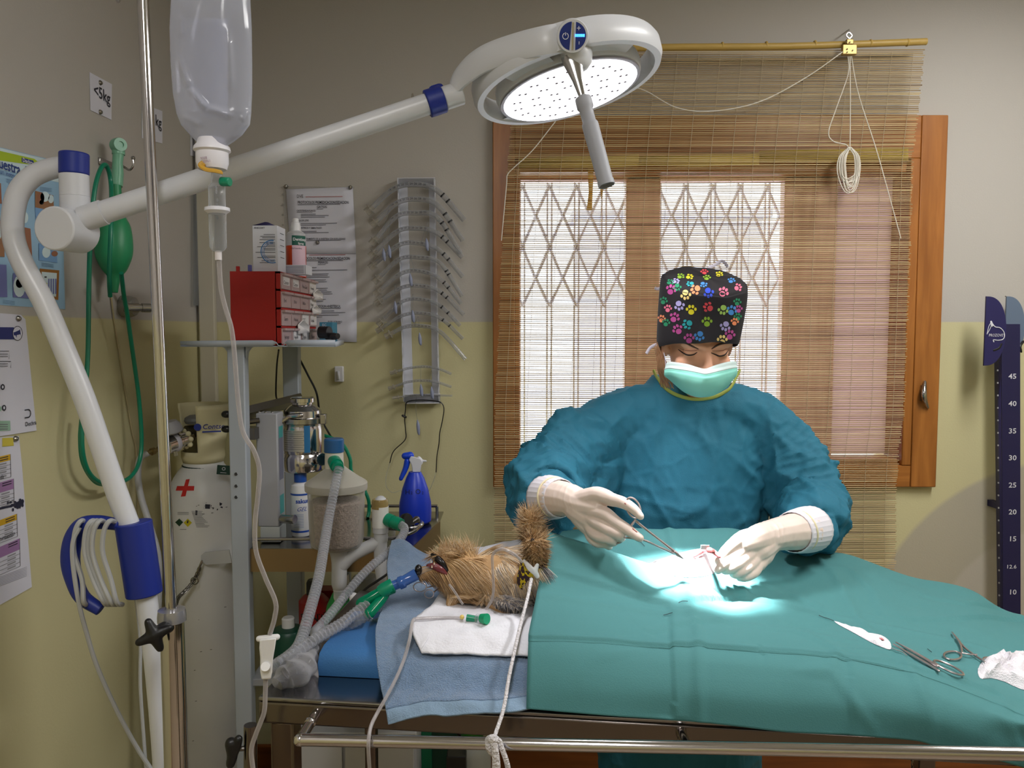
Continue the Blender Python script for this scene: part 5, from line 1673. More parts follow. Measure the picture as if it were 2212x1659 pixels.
# corrugated hoses
def hose(pts, r, name, label, n=10, pitch=0.0082, m=None):
    q = [V(p) for p in sm([tuple(p) for p in pts], n)]
    # resample evenly so that ribs are regular
    L_ = [0]
    for a, b_ in zip(q, q[1:]):
        L_.append(L_[-1] + (b_ - a).length)
    tot = L_[-1]
    cnt = int(tot / (pitch / 4))
    pts_, rad_ = [], []
    j = 0
    for i in range(cnt + 1):
        s_ = tot * i / cnt
        while j < len(L_) - 2 and L_[j + 1] < s_:
            j += 1
        f = (s_ - L_[j]) / max(1e-9, L_[j + 1] - L_[j])
        pts_.append(q[j].lerp(q[j + 1], f))
        rad_.append(r * (1 + (0.10, 0.0, -0.10, 0.0)[i % 4]))
    return one(name, MB().tube(pts_, rad_, 14), m or M_hose, label, 'hose', 'clear corrugated breathing hoses', angle=60)
hose([P(732, 1012, 1.895), P(724, 1050, 1.86), P(710, 1120, 1.80), P(700, 1180, 1.72), P(688, 1250, 1.62), P(672, 1310, 1.54), P(655, 1370, 1.47), P(642, 1400, 1.43), P(622, 1419, 1.40), P(602, 1433, 1.375),
      P(594, 1441, 1.355), P(601, 1436, 1.338), P(640, 1410, 1.36), P(690, 1375, 1.40), P(740, 1346, 1.44), P(793, 1305, 1.49)], 0.0105, 'corrugated_hose', 'clear corrugated hose rising to the top of the absorber canister')
hose([P(866, 1134, 1.93), P(874, 1142, 1.90), P(868, 1160, 1.86), P(845, 1188, 1.80), P(800, 1225, 1.74), P(765, 1262, 1.69), P(735, 1300, 1.65), P(708, 1334, 1.60), P(690, 1354, 1.57),
      P(681, 1366, 1.53), P(690, 1374, 1.485), P(730, 1364, 1.462), P(800, 1326, 1.465)], 0.0095, 'corrugated_hose', 'clear corrugated hose running from the green side port of the canister')
# Y piece and tube connectors
yp = thing('circuit_connector', 'green Y connector joining both corrugated hoses', 'connector', P(850, 1285, 1.50))
m_ = MB()
m_.limb([P(780, 1303, 1.49), P(815, 1283, 1.50), P(838, 1270, 1.51)], [0.0105, 0.010, 0.009], 16)
m_.limb([P(797, 1326, 1.466), P(825, 1293, 1.50), P(838, 1272, 1.51)], [0.0105, 0.010, 0.009], 16)
m_.tube([P(818, 1284, 1.505), P(826, 1277, 1.505), P(848, 1266, 1.51)], [0.0085, 0.0135, 0.0145], 18)
m_.build('branches', clear('green_clear', tint=(70, 190, 150), base=0.55, edge=0.9, milk=(0, 140, 100)), yp)
m_ = MB()
m_.tube([P(824, 1279, 1.505), P(830, 1274, 1.505), P(849, 1264, 1.51)], [0.0135, 0.0142, 0.0142], 18)
m_.build('socket', M_green, yp)
et = thing('endotracheal_connector', 'pale blue tube connector entering the muzzle of the dog', 'connector', P(876, 1253, 1.52))
m_ = MB()
m_.tube([P(846, 1267, 1.51), P(862, 1260, 1.515), P(863, 1260, 1.515), P(872, 1256, 1.515), P(873, 1255, 1.515), P(900, 1240, 1.52)], [0.0095, 0.0095, 0.0125, 0.0125, 0.0105, 0.0115], 18)
m_.build('connector_body', clear('blue_clear', tint=(120, 160, 220), base=0.6, edge=0.9, milk=(70, 110, 180)), et)
m_ = MB()
m_.tube([P(896, 1242, 1.52), P(915, 1232, 1.525), P(935, 1225, 1.535)], 0.005, 12)
m_.build('tube', M_clear, et)
# blue trigger bottle
BX = V((P(897, 1080, 2.27).x, 2.27, 0))
zb2 = lambda y: P(897, y, 2.27).z
tg_ = thing('trigger_bottle', 'bright blue trigger spray bottle marked H2O2 on the right end of the worktop', 'bottle', BX + V((0, 0, zw)))
MB().lathe([(0.040, zw + 0.0035), (0.0455, zb2(1124)), (0.0465, zb2(1105)), (0.0455, zb2(1085)), (0.037, zb2(1055)), (0.026, zb2(1032)), (0.019, zb2(1022)), (0.0175, zb2(1019)), (0.0, zb2(1019))], BX, (0, 0, 1), 36).build('bottle_body', mat('blue_bottle', (28, 60, 200), 0.35), tg_)
MB().lathe([(0.0172, zb2(1032)), (0.0172, zb2(1020)), (0.0, zb2(1020))], BX, (0, 0, 1), 28).build('screw_collar', mat('blue_bottle', (28, 60, 200)), tg_)
m_ = MB()
hd = [(891, 1020), (908, 1020), (910, 1005), (914, 1000), (909, 991), (888, 985), (883, 993), (889, 1004)]
p_ = [P(x, y, 2.258) for x, y in hd]
b2 = [P(x, y, 2.282) for x, y in hd]
k_ = len(hd)
m_.add(p_ + b2, [tuple(range(k_ - 1, -1, -1)), tuple(range(k_, 2 * k_))] + [(i, (i + 1) % k_, k_ + (i + 1) % k_, k_ + i) for i in range(k_)])
m_.limb([P(905, 990, 2.27), P(912, 995, 2.27), P(920, 996, 2.27)], [0.006, 0.004, 0.0025], 10)
m_.build('spray_head', mat('white_sprayer', (216, 218, 226), 0.4), tg_, bevel=0.002)
m_ = MB()
m_.limb([P(886, 984, 2.27), P(875, 985, 2.27)], [0.011, 0.010], 12)
m_.limb([P(880, 996, 2.27), P(876, 1012, 2.268), P(866, 1034, 2.262)], [0.009, 0.008, 0.006], 12, flat=1.3)
m_.build('trigger', mat('blue_trigger', (24, 70, 206), 0.35), tg_)
m_ = MB()
bb_ = BVHTree.FromPolygons([V((BX.x + r_ * cos(2 * pi * k / 48), BX.y + r_ * sin(2 * pi * k / 48), z_)) for r_, z_ in ((0.0465, zb2(1105)), (0.0455, zb2(1085)), (0.037, zb2(1055)), (0.026, zb2(1032))) for k in range(48)],
                           [(i * 48 + k, i * 48 + (k + 1) % 48, (i + 1) * 48 + (k + 1) % 48, (i + 1) * 48 + k) for i in range(3) for k in range(48)])
for s_, x, y, sz in (('H', 875, 1068, 15), ('2', 887, 1068, 9), ('O', 897, 1067, 15), ('2', 911, 1068, 9)):
    t_ = MB()
    t_.text(s_, sz, Matrix.Identity(4))
    vs_ = []
    for vx, vy, _ in t_.v:
        h = bb_.ray_cast(V((0, 0, ZC)), ray(x + vx, y - vy).normalized())
        vs_.append(h[0] + V((0, -0.0012, 0.0004)) if h[0] else V((BX.x, BX.y - 0.04, zb2(y))))
    m_.add(vs_, t_.f)
m_.build('handwriting', mat('dark_blue_ink', (14, 20, 60), 0.6), tg_, smooth=False)
# manometer on the worktop, black bulb line
mn = thing('pressure_gauge', 'small black round pressure gauge on the worktop beside the blue bottle', 'gauge', P(878, 1135, 2.02))
m_ = MB()
m_.lathe([(0.0, 0.008), (0.016, 0.008), (0.0185, 0.004), (0.0185, -0.006), (0.012, -0.010), (0, -0.010)], P(878, 1124, 2.03), (0.75, -0.55, 0.3), 26)
m_.build('dial_case', M_black, mn)
m_ = MB()
m_.limb([P(888, 1130, 2.06), P(900, 1122, 2.08)], [0.006, 0.009], 12)
m_.limb([P(893, 1128, 2.07), P(893, 1145, 2.07)], [0.003, 0.004], 8)
m_.build('stem', M_darkst, mn)
jar = thing('glass_vial', 'small clear glass vial behind the side valve', 'vial', P(843, 1112, 2.1))
m_ = MB()
m_.lathe([(0.013, 0), (0.013, 0.03), (0.009, 0.038), (0.009, 0.05), (0, 0.05)], V((P(843, 1112, 2.1).x, 2.1, zw + 0.003)), (0, 0, 1), 22)
m_.build('vial_body', M_clear, jar)
cable([P(838, 1200, 1.965), P(846, 1200, 1.965), P(850, 1215, 1.96), P(842, 1235, 1.94), P(815, 1255, 1.92), P(790, 1272, 1.92), P(780, 1290, 1.92), P(795, 1330, 1.93), P(805, 1345, 1.93)], 0.0032, M_black, 'black cable dangling below the worktop beside the pipework')

# ------------------------------------------------------------------ bottles and things on the lower shelf
zL = zls + 0.011
def bottle(px, Y, prof, name, m, cap_prof, mcap, label, cat='bottle'):
    o_ = V((P(px, 1300, Y).x, Y, 0))
    t_ = thing(name, label, cat, o_ + V((0, 0, zL)))
    z = lambda y: P(px, y, Y).z
    MB().lathe([(r_, zL if y is None else z(y)) for r_, y in prof], o_, (0, 0, 1), 28).build('bottle_body', m, t_)
    MB().lathe([(r_, z(y)) for r_, y in cap_prof], o_, (0, 0, 1), 24).build('cap', mcap, t_)
    return t_, o_, z
t_, o_, z_ = bottle(678, 2.22, [(0.040, None), (0.042, 1392), (0.042, 1296), (0.030, 1286), (0.018, 1282)], 'solution_bottle', mat('red_bottle', (150, 24, 26), 0.4), [(0.020, 1290), (0.020, 1258), (0.016, 1252), (0, 1252)], M_black, 'dark red bottle with black cap on the lower trolley shelf')
l_ = MB()
wraptext(l_, 'SANTE', 0.030, o_, 0.0425, z_(1332), radians(225), bold=0.02)
band(l_, o_, 0.0424, z_(1400), z_(1342), radians(225), radians(315))
l_.build('label', M_black, t_)
bottle(742, 2.10, [(0.050, None), (0.052, 1420), (0.052, 1340), (0.044, 1305), (0.026, 1276), (0.014, 1270)], 'soap_bottle', mat('green_bottle', (26, 142, 62), 0.35), [(0.016, 1274), (0.016, 1240), (0, 1240)], M_white, 'bright green bottle with white cap on the lower trolley shelf')
bottle(622, 2.10, [(0.045, None), (0.046, 1400), (0.046, 1365), (0.040, 1358), (0.02, 1354)], 'alcohol_bottle', mat('dark_green_bottle', (6, 70, 54), 0.4), [(0.017, 1360), (0.017, 1336), (0.014, 1333), (0, 1333)], M_white, 'squat dark green bottle with white cap on the lower trolley shelf')
t_ = thing('red_carton', 'small red carton behind the green bottle on the lower shelf', 'box', (P(708, 1300, 2.3).x, 2.3, zL))
MB().box((P(708, 1300, 2.3).x, 2.3, (zL + P(700, 1270, 2.3).z) / 2), (0.07, 0.05, P(700, 1270, 2.3).z - zL)).build('carton', mat('carton_red', (150, 30, 30), 0.5), t_, bevel=0.001)
t_ = thing('white_tub', 'rounded white tub behind the pipework on the lower shelf', 'tub', (P(790, 1300, 2.28).x, 2.28, zL))
m_ = MB()
zz_ = lambda y: P(770, y, 2.28).z
m_.lathe([(0.05, zL), (0.052, zz_(1350)), (0.05, zz_(1260)), (0.035, zz_(1245)), (0, zz_(1243))], V((P(790, 1300, 2.28).x, 2.28, 0)), (0, 0, 1), 28)
m_.build('tub_body', mat('tub_grey', (178, 180, 186), 0.5), t_)
# resuscitator bulb: white bulb hanging with its cable
t_ = thing('white_bulb', 'white rubber bulb hanging beneath the green connector', 'bulb', P(782, 1330, 1.92))
m_ = MB()
m_.limb([P(764, 1290, 1.915), P(768, 1300, 1.915)], [0.012, 0.012], 14)
m_.limb([P(772, 1325, 1.92), P(782, 1338, 1.92)], [0.017, 0.018], 14)
m_.limb([P(768, 1295, 1.915), P(776, 1330, 1.92)], [0.006, 0.006], 10)
o2, _ = remesh(m_, 0.002, 4)
o2.build('bulb_body', M_white, t_)
# clear reservoir bag lying on the table is built with the table
# ------------------------------------------------------------------ back wall: protocol sheets, tube rack, switch, measuring post
MBk = lambda px, py, off=0.004: frame(PB(px, py, off), V((1, 0, 0)), V((0, 0, 1)))
def sheet(poly, off, name, m, parent, curl=0.0):
    p = [PB(x, y, off) for x, y in poly]
    rows = []
    for i in range(9):
        f = i / 8
        l, r = p[0].lerp(p[3], f), p[1].lerp(p[2], f)
        rows.append([l.lerp(r, k / 6) + V((0, -curl * sin(pi * f) - 0.002 * (f > 0.9) * f, 0)) for k in range(7)])
    return MB().grid(rows).build(name, m, parent, solid=0.0006)
def ruled(mb, x, y, w, h=1.6):
    mb.add([PB(x, y, 0.0062), PB(x + w, y - w * 0.012, 0.0062), PB(x + w, y + h - w * 0.012, 0.0062), PB(x, y + h, 0.0062)], [(0, 1, 2, 3)])
slv = thing('punched_sleeve', 'clear punched plastic sleeve pinned behind the protocol sheets', 'sleeve', PB(685, 735))
sheet(((612, 402), (764, 404), (770, 738), (622, 736)), 0.002, 'film', clear('sleeve_film', tint=(250, 250, 250), base=0.25, edge=0.3, rough=0.6, milk=(226, 222, 216)), slv)
for y in range(420, 600, 22):
    m_ = MB()
    m_.lathe([(0.0, 0.0), (0.0035, 0.0), (0.0035, 0.0006), (0, 0.0006)], PB(611, y, 0.0035), (0, -1, 0), 10)
    m_.build('punch_hole', mat('hole_tint', (150, 146, 138), 0.8), slv)
def bpin(px, py, off, parent):
    mb = MB()
    mb.lathe([(0, 0.007), (0.004, 0.006), (0.0065, 0.002), (0.0066, 0.0), (0, 0)], PB(px, py, off), (0, -1, 0), 14)
    return mb.build('pin', M_pin, parent)
bpin(618, 403, 0.003, slv)
M_redline = mat('red_rule', (170, 60, 60), 0.7)
M_dimink = mat('grey_ink', (138, 138, 150), 0.8)
random.seed(11)
sh1 = thing('protocol_sheet', 'upper white protocol sheet for cats pinned on the back wall', 'paper sheet', PB(690, 545), 'protocol sheets on the back wall')
sheet(((618, 409), (762, 404), (769, 548), (628, 548)), 0.0045, 'sheet', M_paper, sh1, 0.0)
m_ = MB()
m_.text('DVE', 9.5 * YB / F_PX, MBk(641, 427, 0.0066), bold=0.0, sx=0.8)
m_.text('PROTOCOLOS PREMEDICACION/SEDACION:', 8.2 * YB / F_PX, MBk(643, 440, 0.0066), sx=0.66, bold=0.015)
m_.text('GATOS:', 6.5 * YB / F_PX, MBk(684, 449, 0.0066), bold=0.015)
m_.text('CATETERES/AYUNOS:', 5.2 * YB / F_PX, MBk(641, 457, 0.0066), sx=0.8, bold=0.015)
m_.text('DOLOR LEVE:', 5.2 * YB / F_PX, MBk(642, 478, 0.0066), sx=0.8, bold=0.015)
m_.text('GERIATRICO Y DEBILITADO:', 5.2 * YB / F_PX, MBk(642, 494, 0.0066), sx=0.8, bold=0.015)
m_.text('MANTENIMIENTO DE LA ANESTESIA CON ISOFLUORANO', 5.6 * YB / F_PX, MBk(652, 518, 0.0066), sx=0.64, bold=0.015)
ruled(m_, 643, 442, 92, 0.9); ruled(m_, 684, 451, 14, 0.8); ruled(m_, 641, 458.5, 34, 0.8); ruled(m_, 652, 519.5, 84, 0.9)
m_.build('heading', M_ink, sh1, smooth=False)
m_ = MB()
for y, w in ((462, 32), (465, 60), (468.5, 52), (482, 78), (485.5, 54), (499, 34), (502, 60)):
    ruled(m_, 650, y, w, 1.7)
m_.build('small_print', M_dimink, sh1, smooth=False)
m_ = MB()
ruled(m_, 660, 425, 80, 1.0)
m_.build('red_rule', M_redline, sh1, smooth=False)
bpin(757, 405, 0.006, sh1)
sh2 = thing('protocol_sheet', 'lower white protocol sheet for dogs half hidden behind the red cabinet', 'paper sheet', PB(700, 738), 'protocol sheets on the back wall')
sheet(((626, 541), (769, 531), (771, 739), (636, 737)), 0.0035, 'sheet', M_paper, sh2, 0.0)
m_ = MB()
def t2(s, size, x, y, sx=0.66):
    m_.text(s, size * YB / F_PX, MBk(x, y, 0.0066), sx=sx, bold=0.015)
t2('DVE', 9.5, 643, 553, 0.8)
t2('PROTOCOLOS PREMEDICACION/SEDACION:', 8.2, 646, 561)
t2('PERROS:', 6.5, 687, 569, 0.9)
t2('INDUCCION ANESTESICA:', 7.6, 676, 664)
t2('ISOFLUORANO', 5.6, 708, 697, 0.8)
ruled(m_, 646, 563, 95, 0.9); ruled(m_, 687, 571, 16, 0.8); ruled(m_, 676, 666, 60, 0.9); ruled(m_, 700, 699, 36, 0.8)
m_.build('heading', M_ink, sh2, smooth=False)
m_ = MB()
for x, y, w in ((672, 577, 12), (672, 583, 78), (660, 591, 50), (660, 594.5, 48), (660, 598, 52), (660, 604, 44), (660, 608, 46), (670, 622, 38), (670, 626, 36), (670, 630, 46), (670, 634, 48), (680, 646, 24), (680, 650, 18), (676, 671, 46), (676, 675, 70), (676, 680, 56), (676, 684, 20)):
    ruled(m_, x, y, w, 1.5)
m_.build('small_print', M_dimink, sh2, smooth=False)
m_ = MB()
ruled(m_, 668, 550.5, 78, 1.0)
m_.build('red_rule', M_redline, sh2, smooth=False)
bpin(686, 524, 0.006, sh2)

# switch
sw = thing('wall_switch', 'small white switch plate on the back wall between trolley and tube rack', 'switch', PB(733, 824))
c_ = PB(733, 808, 0.008)
MB().box(c_, (0.029, 0.015, 0.051)).build('plate', M_white, sw, bevel=0.003)
m_ = MB()
m_.grid([[PB(727, 802, 0.018), PB(733, 802, 0.0165)], [PB(727, 822, 0.017), PB(735, 822, 0.024)]])
m_.build('rocker', M_white, sw, solid=0.002)

# tube rack: two white plastic strips with top and bottom bar
rk = thing('tube_rack', 'white notched plastic rack holding curved tubes on the back wall', 'rack', PB(905, 870))
M_rack = mat('rack_white', (206, 208, 218), 0.45)
YR = YB - 0.040
def rstrip(xt0, xt1, xb0, xb1, sgn):
    """a strip bent like an angle: a face on the wall and a notched flange standing out from it"""
    mb = MB()
    a, b_ = P(xt0, 388, YB - 0.004), P(xt1, 388, YB - 0.004)
    c2, d2 = P(xb0, 866, YB - 0.004), P(xb1, 866, YB - 0.004)
    mb.grid([[a.lerp(c2, k / 10), b_.lerp(d2, k / 10)] for k in range(11)])
    wall_edge = (a, c2) if sgn < 0 else (b_, d2)
    n_ = 60
    rows = []
    for k in range(n_ + 1):
        f = k / n_
        q = wall_edge[0].lerp(wall_edge[1], f)
        dep = 0.040 - (0.006 if k % 4 == 0 else 0.0)
        rows.append([q, q + V((0, -dep + 0.004, 0))])
    mb.grid(rows)
    return mb.build('strip', M_rack, rk, solid=0.0022, smooth=False)
rstrip(862, 880, 875, 893, -1)
rstrip(926, 940, 934, 950, 1)
m_ = MB()
for y0, y1, x0, x1 in ((385, 403, 861, 940), (852, 869, 874, 951)):
    a, b_, c2, d2 = P(x0, y0, YR), P(x1, y0 - 1, YR), P(x1, y1, YB - 0.005), P(x0, y1, YB - 0.005)
    m_.grid([[a, b_], [d2, c2]])
m_.build('crossbar', M_rack, rk, solid=0.0022, smooth=False)
m_ = MB()
m_.grid([[P(874, 868, YB - 0.01), P(950, 866, YB - 0.01)], [P(876, 872, YR), P(952, 871, YR)]])
m_.build('bottom_plate', mat('plate_white', (216, 216, 222), 0.5), rk, solid=0.002)
# endotracheal tubes
M_ett = clear('ett_clear', tint=(236, 236, 236), base=0.22, edge=0.9, milk=(190, 192, 196), rough=0.1)
M_conn = clear('ett_connector', tint=(225, 222, 214), base=0.3, edge=0.7, milk=(206, 202, 194), rough=0.25)
M_pilot = mat('pilot_blue', (140, 148, 176), 0.45)
ORD = ['topmost', 'second from the top', 'third from the top', 'fourth from the top', 'fifth from the top', 'sixth from the top', 'seventh from the top', 'eighth from the top', 'ninth from the top', 'tenth from the top', 'eleventh from the top', 'twelfth from the top', 'thirteenth from the top', 'lowest']
rows_t = [  # left end, left mid, apex, right mid, right end, radius px, marks
    ((806, 446), (850, 408), (895, 398), (945, 412), (1003, 476), 4.6, ((960, 419), (972, 430))),
    ((817, 474), (855, 440), (895, 430), (945, 444), (1000, 520), 4.4, ((968, 461), (979, 471))),
    ((815, 512), (855, 468), (897, 460), (945, 470), (995, 548), 4.2, ((959, 482), (969, 492))),
    ((814, 540), (858, 500), (898, 493), (945, 504), (999, 556), 4.0, ((954, 510), (966, 518))),
    ((814, 566), (860, 530), (900, 525), (948, 540), (1000, 598), 3.8, ((963, 546), (974, 557))),
    ((822, 596), (862, 560), (902, 556), (950, 568), (998, 640), 3.6, ((965, 583), (976, 593))),
    ((824, 624), (864, 592), (904, 585), (950, 602), (996, 656), 3.5, ((963, 610), (974, 620))),
    ((827, 646), (866, 622), (906, 617), (950, 630), (1002, 680), 3.4, ((956, 633), (969, 642))),
    ((830, 688), (868, 652), (906, 646), (950, 660), (994, 704), 3.2, ((955, 663), (967, 672))),
    ((830, 705), (868, 682), (908, 676), (952, 688), (1000, 732), 3.0, ((958, 692), (971, 700))),
    ((850, 718), (875, 706), (910, 704), (950, 716), (1006, 776), 3.4, ()),
    ((862, 801), (885, 795), (915, 792), (945, 796), (975, 808), 2.2, ()),
    ((858, 833), (882, 825), (915, 822), (945, 826), (975, 836), 2.2, ()),
    ((868, 857), (890, 854), (915, 853), (945, 854), (977, 855), 1.6, ())]
for k, (a, b_, c2, d2, e2, rp, mk_) in enumerate(rows_t):
    lab = 'clear curved breathing tube, ' + ORD[k] + ' of those on the white rack'
    t_ = thing('endotracheal_tube', lab, 'breathing tube', P(c2[0], c2[1], YR), 'curved tubes on the wall rack')
    rr_ = px_len(rp, 2.56) * 1.25
    Yt = YR - 0.002 - rr_
    pts = [P(*a, Yt), P(*b_, Yt), P(*c2, Yt), P(*d2, Yt), P(*e2, Yt + 0.006)]
    q = sm(pts, 10)
    MB().tube(q, rr_, 10, cap=False).build('tube', M_ett, t_)
    d_ = (V(q[0]) - V(q[2])).normalized()
    m_ = MB()
    o_ = V(q[0])
    m_.tube([o_, o_ + d_ * 0.010, o_ + d_ * 0.010, o_ + d_ * 0.013, o_ + d_ * 0.013, o_ + d_ * 0.03], [rr_ * 1.05, rr_ * 1.1, rr_ * 2.2, rr_ * 2.2, rr_ * 1.5, rr_ * 1.6], 12)
    m_.build('connector', M_conn, t_)
    for x, y in mk_:
        j = min(range(len(q)), key=lambda i: (V(q[i]) - P(x, y, Yt)).length)
        tt = (V(q[j + 1]) - V(q[j - 1])).normalized()
        MB().tube([V(q[j]) - tt * 0.0022, V(q[j]) + tt * 0.0022], rr_ * 1.06, 12).build('depth_mark', M_black, t_)
    # printed graduations along the apex
    m_ = MB()
    for s_ in range(8, 26, 2):
        p = V(q[s_])
        tt = (V(q[s_ + 1]) - V(q[s_ - 1])).normalized()
        m_.text(str(6 + s_), rr_ * 1.1, frame(p + V((0, -rr_ - 0.0006, -rr_ * 0.3)), tt, (0, 0, 1)))
    m_.build('graduation_print', mat('tube_print', (60, 60, 66), 0.7), t_, smooth=False)
    if k in (1, 2, 4, 6, 7, 9, 10, 11, 12):
        bx__, by__ = {1: (828, 552), 2: (840, 545), 4: (921, 530), 6: (886, 606), 7: (853, 666), 9: (891, 685), 10: (906, 734), 11: (909, 845), 12: (932, 850)}[k]
        j = {1: 6, 2: 7, 4: 22, 6: 18, 7: 8, 9: 14, 10: 16, 11: 18, 12: 24}[k]
        Yp = Yt - 0.018
        ln_ = [V(q[j]), P((bx__ + q[j][0] * 0) + random.uniform(-4, 4), by__ - 50, Yp), P(bx__, by__ - 14, Yp)]
        MB().tube(sm(ln_, 7), 0.0009, 5).build('pilot_line', M_film, t_)
        m_ = MB()
        m_.limb([P(bx__, by__ - 14, Yp), P(bx__ + 1, by__ - 4, Yp), P(bx__ + 2, by__ + 6, Yp), P(bx__ + 3, by__ + 10, Yp)], [0.002, 0.0055, 0.005, 0.0035], 10)
        m_.build('pilot_balloon', M_pilot, t_)
# the small balloon hanging below the rack
t_ = thing('pilot_balloon', 'small grey pilot balloon hanging on a thread below the tube rack', 'pilot balloon', P(903, 938, YR))
MB().tube(sm([P(899, 856, YR), P(898, 875, YR), P(899, 893, YR), P(902, 910, YR)], 6), 0.0009, 5).build('thread', M_film, t_)
m_ = MB()
m_.limb([P(902, 908, YR), P(903, 918, YR), P(904, 932, YR), P(905, 938, YR)], [0.002, 0.0055, 0.005, 0.003], 10)
m_.build('balloon', M_pilot, t_)
# black strap and clear glasses-cord ends hanging from the rack
st_ = thing('black_cord', 'black flat cord draped over the bottom of the tube rack', 'cord', P(905, 1050, YR))
m_ = MB()
m_.tube(sm([P(842, 1000, YR), P(850, 975, YR), P(875, 950, YR), P(876, 930, YR), P(874, 905, YR), P(876, 885, YR), P(877, 872, YR), P(885, 866, YR), P(912, 864, YR), P(945, 867, YR), P(955, 872, YR), P(959, 885, YR), P(955, 912, YR), P(950, 935, YR), P(948, 960, YR), P(944, 985, YR), P(942, 1020, YR)], 6), 0.0034, 8, flat=0.5, up=(0, 1, 0))
m_.limb([P(870, 898, YR - 0.003), P(876, 901, YR - 0.003)], [0.004, 0.004], 8)
m_.build('strap', M_black, st_)
m_ = MB()
m_.tube(sm([P(842, 1000, YR), P(834, 1030, YR), P(835, 1052, YR), P(848, 1064, YR), P(866, 1060, YR), P(868, 1070, YR)], 6), 0.0012, 6)
m_.tube(sm([P(942, 1020, YR), P(934, 1045, YR), P(926, 1062, YR)], 6), 0.0012, 6)
m_.build('clear_ends', M_clear, st_)

# measuring post at the right
mp_ = thing('measuring_post', 'navy blue animal measuring post with white numerals on the right wall side', 'measuring post', (P(2180, 1330, 2.5).x, 2.5, 0.3))
M_navy = mat('navy_board', (20, 17, 66), 0.5)
yF = 2.50
def vplate(px0, px1, py0, py1, Y, th, name, m, parent=mp_, bevel=0.001):
    a, b_ = P(px0, (py0 + py1) / 2, Y), P(px1, (py0 + py1) / 2, Y)
    z0, z1 = P(px0, py1, Y).z, P(px0, py0, Y).z
    mb = MB()
    mb.box(((a.x + b_.x) / 2, Y + th / 2, (z0 + z1) / 2), (b_.x - a.x, th, z1 - z0))
    return mb.build(name, m, parent, bevel=bevel)
xp0, xp1 = P(2165, 1000, yF).x, P(2204, 1000, yF).x
zb_, zt2 = 0.3, P(2180, 700, yF).z
def slab4(c4, th):
    mb = MB()
    mb.add(c4 + [p + V((0, th, 0)) for p in c4], [(0, 1, 2, 3), (7, 6, 5, 4), (0, 4, 5, 1), (1, 5, 6, 2), (2, 6, 7, 3), (3, 7, 4, 0)])
    return mb
post_ = slab4([P(2167, 1500, yF), P(2205.5, 1500, yF), P(2204, 700, yF), P(2164, 700, yF)], 0.008).build('post', M_navy, mp_, bevel=0.001)
mb_ = MB()
mb_.grid([[P(2164, 716, yF + 0.004), P(2167, 1500, yF + 0.004)], [P(2149, 716, yF + 0.05), P(2159, 1500, yF + 0.05)]])
mb_.build('side_board', mat('navy_side', (34, 31, 84), 0.55), mp_, solid=0.006)
wb_ = MB()
for y in (760, 1100, 1450):
    wb_.box(V((P(2180, y, yF).x, (yF + 0.008 + YB) / 2, P(2180, y, yF).z)), (0.02, YB - yF - 0.008, 0.02))
wb_.build('wall_brackets', M_navy, mp_)
M_num = mat('numeral_white', (206, 206, 214), 0.6)
for s_, y in (('45', 818), ('40', 877), ('35', 936), ('30', 994), ('25', 1053), ('20', 1111), ('15', 1169), ('12.6', 1228), ('10', 1284), ('7', 1345), ('5', 1400)):
    nb = MB()
    nb.text(s_, 0.0225 if len(s_) < 4 else 0.017, frame(P(2196, y, yF - 0.0008), (1, 0, 0), (0, 0, 1)), align='RIGHT', bold=0.012, sx=1.15)
    nb.build('numeral', M_num, post_, smooth=False)
m_ = MB()
for k in range(22):
    y = 800 + k * 27
    MB().box(P(2155 + k * 0.2, y, yF + 0.022), (0.003, 0.004, 0.005)).build('notch', M_num, mp_)
def halfdisc(px0, pxr, py0, py1, Y, name, m, th=0.006):
    mb = MB()
    z1, z0 = P(px0, py0, Y).z, P(px0, py1, Y).z
    x0, xr_ = P(px0, 715, Y).x, P(pxr, 715, Y).x
    zc, hh = (z0 + z1) / 2, (z1 - z0) / 2
    pts = [(0, -hh), ] + [((xr_ - x0) * (max(0, cos(a)) ** 0.75), hh * sin(a)) for a in [-pi / 2 + pi * k / 30 for k in range(1, 30)]] + [(0, hh)]
    mb.plate(pts, th, frame(V((x0, Y + th, zc)), (1, 0, 0), (0, 0, 1)))
    return mb.build(name, m, mp_, bevel=0.0008)
fb = halfdisc(2128, 2174, 640, 790, yF - 0.03, 'front_plate', mat('navy_plate', (28, 24, 80), 0.45))
halfdisc(2172, 2214, 640, 778, yF + 0.05, 'back_plate', mat('slate_plate', (96, 112, 134), 0.5))
m_ = MB()
m_.tube(sm([P(2172, 640, yF - 0.027), P(2172, 640, yF + 0.05)], 2), 0.002, 6)
m_.build('joining_rod', M_darkst, mp_)
m_ = MB()
yq = yF - 0.0312
def stroke(pts, w_=0.0011):
    m_.tube([P(x, y, yq) for x, y, *_ in pts], w_, 5, flat=0.4)
stroke(sm([(2132, 722, 0), (2136, 705, 0), (2142, 695, 0)], 5))
stroke(sm([(2142, 695, 0), (2140, 707, 0), (2132, 722, 0)], 5))
stroke(sm([(2142, 697, 0), (2150, 706, 0), (2160, 708, 0), (2168, 716, 0), (2170, 726, 0), (2166, 733, 0), (2156, 735, 0), (2146, 734, 0), (2147, 739, 0)], 5), 0.0014)
m_.limb([P(2141, 695, yq), P(2143, 703, yq)], [0.003, 0.004], 8, flat=0.3)
m_.text('PROZOVET', 0.0125, frame(P(2136, 727, yq - 0.0006), (1, 0, 0), (0, 0, 1)), sx=0.78)
m_.build('logo', M_num, fb)
m_ = MB()
m_.tube(sm([P(2146, 757, yq), P(2158, 752, yq), P(2164, 742, yq)], 5), 0.003, 6, flat=0.3)
m_.build('slot', M_black, fb)
m_ = MB()
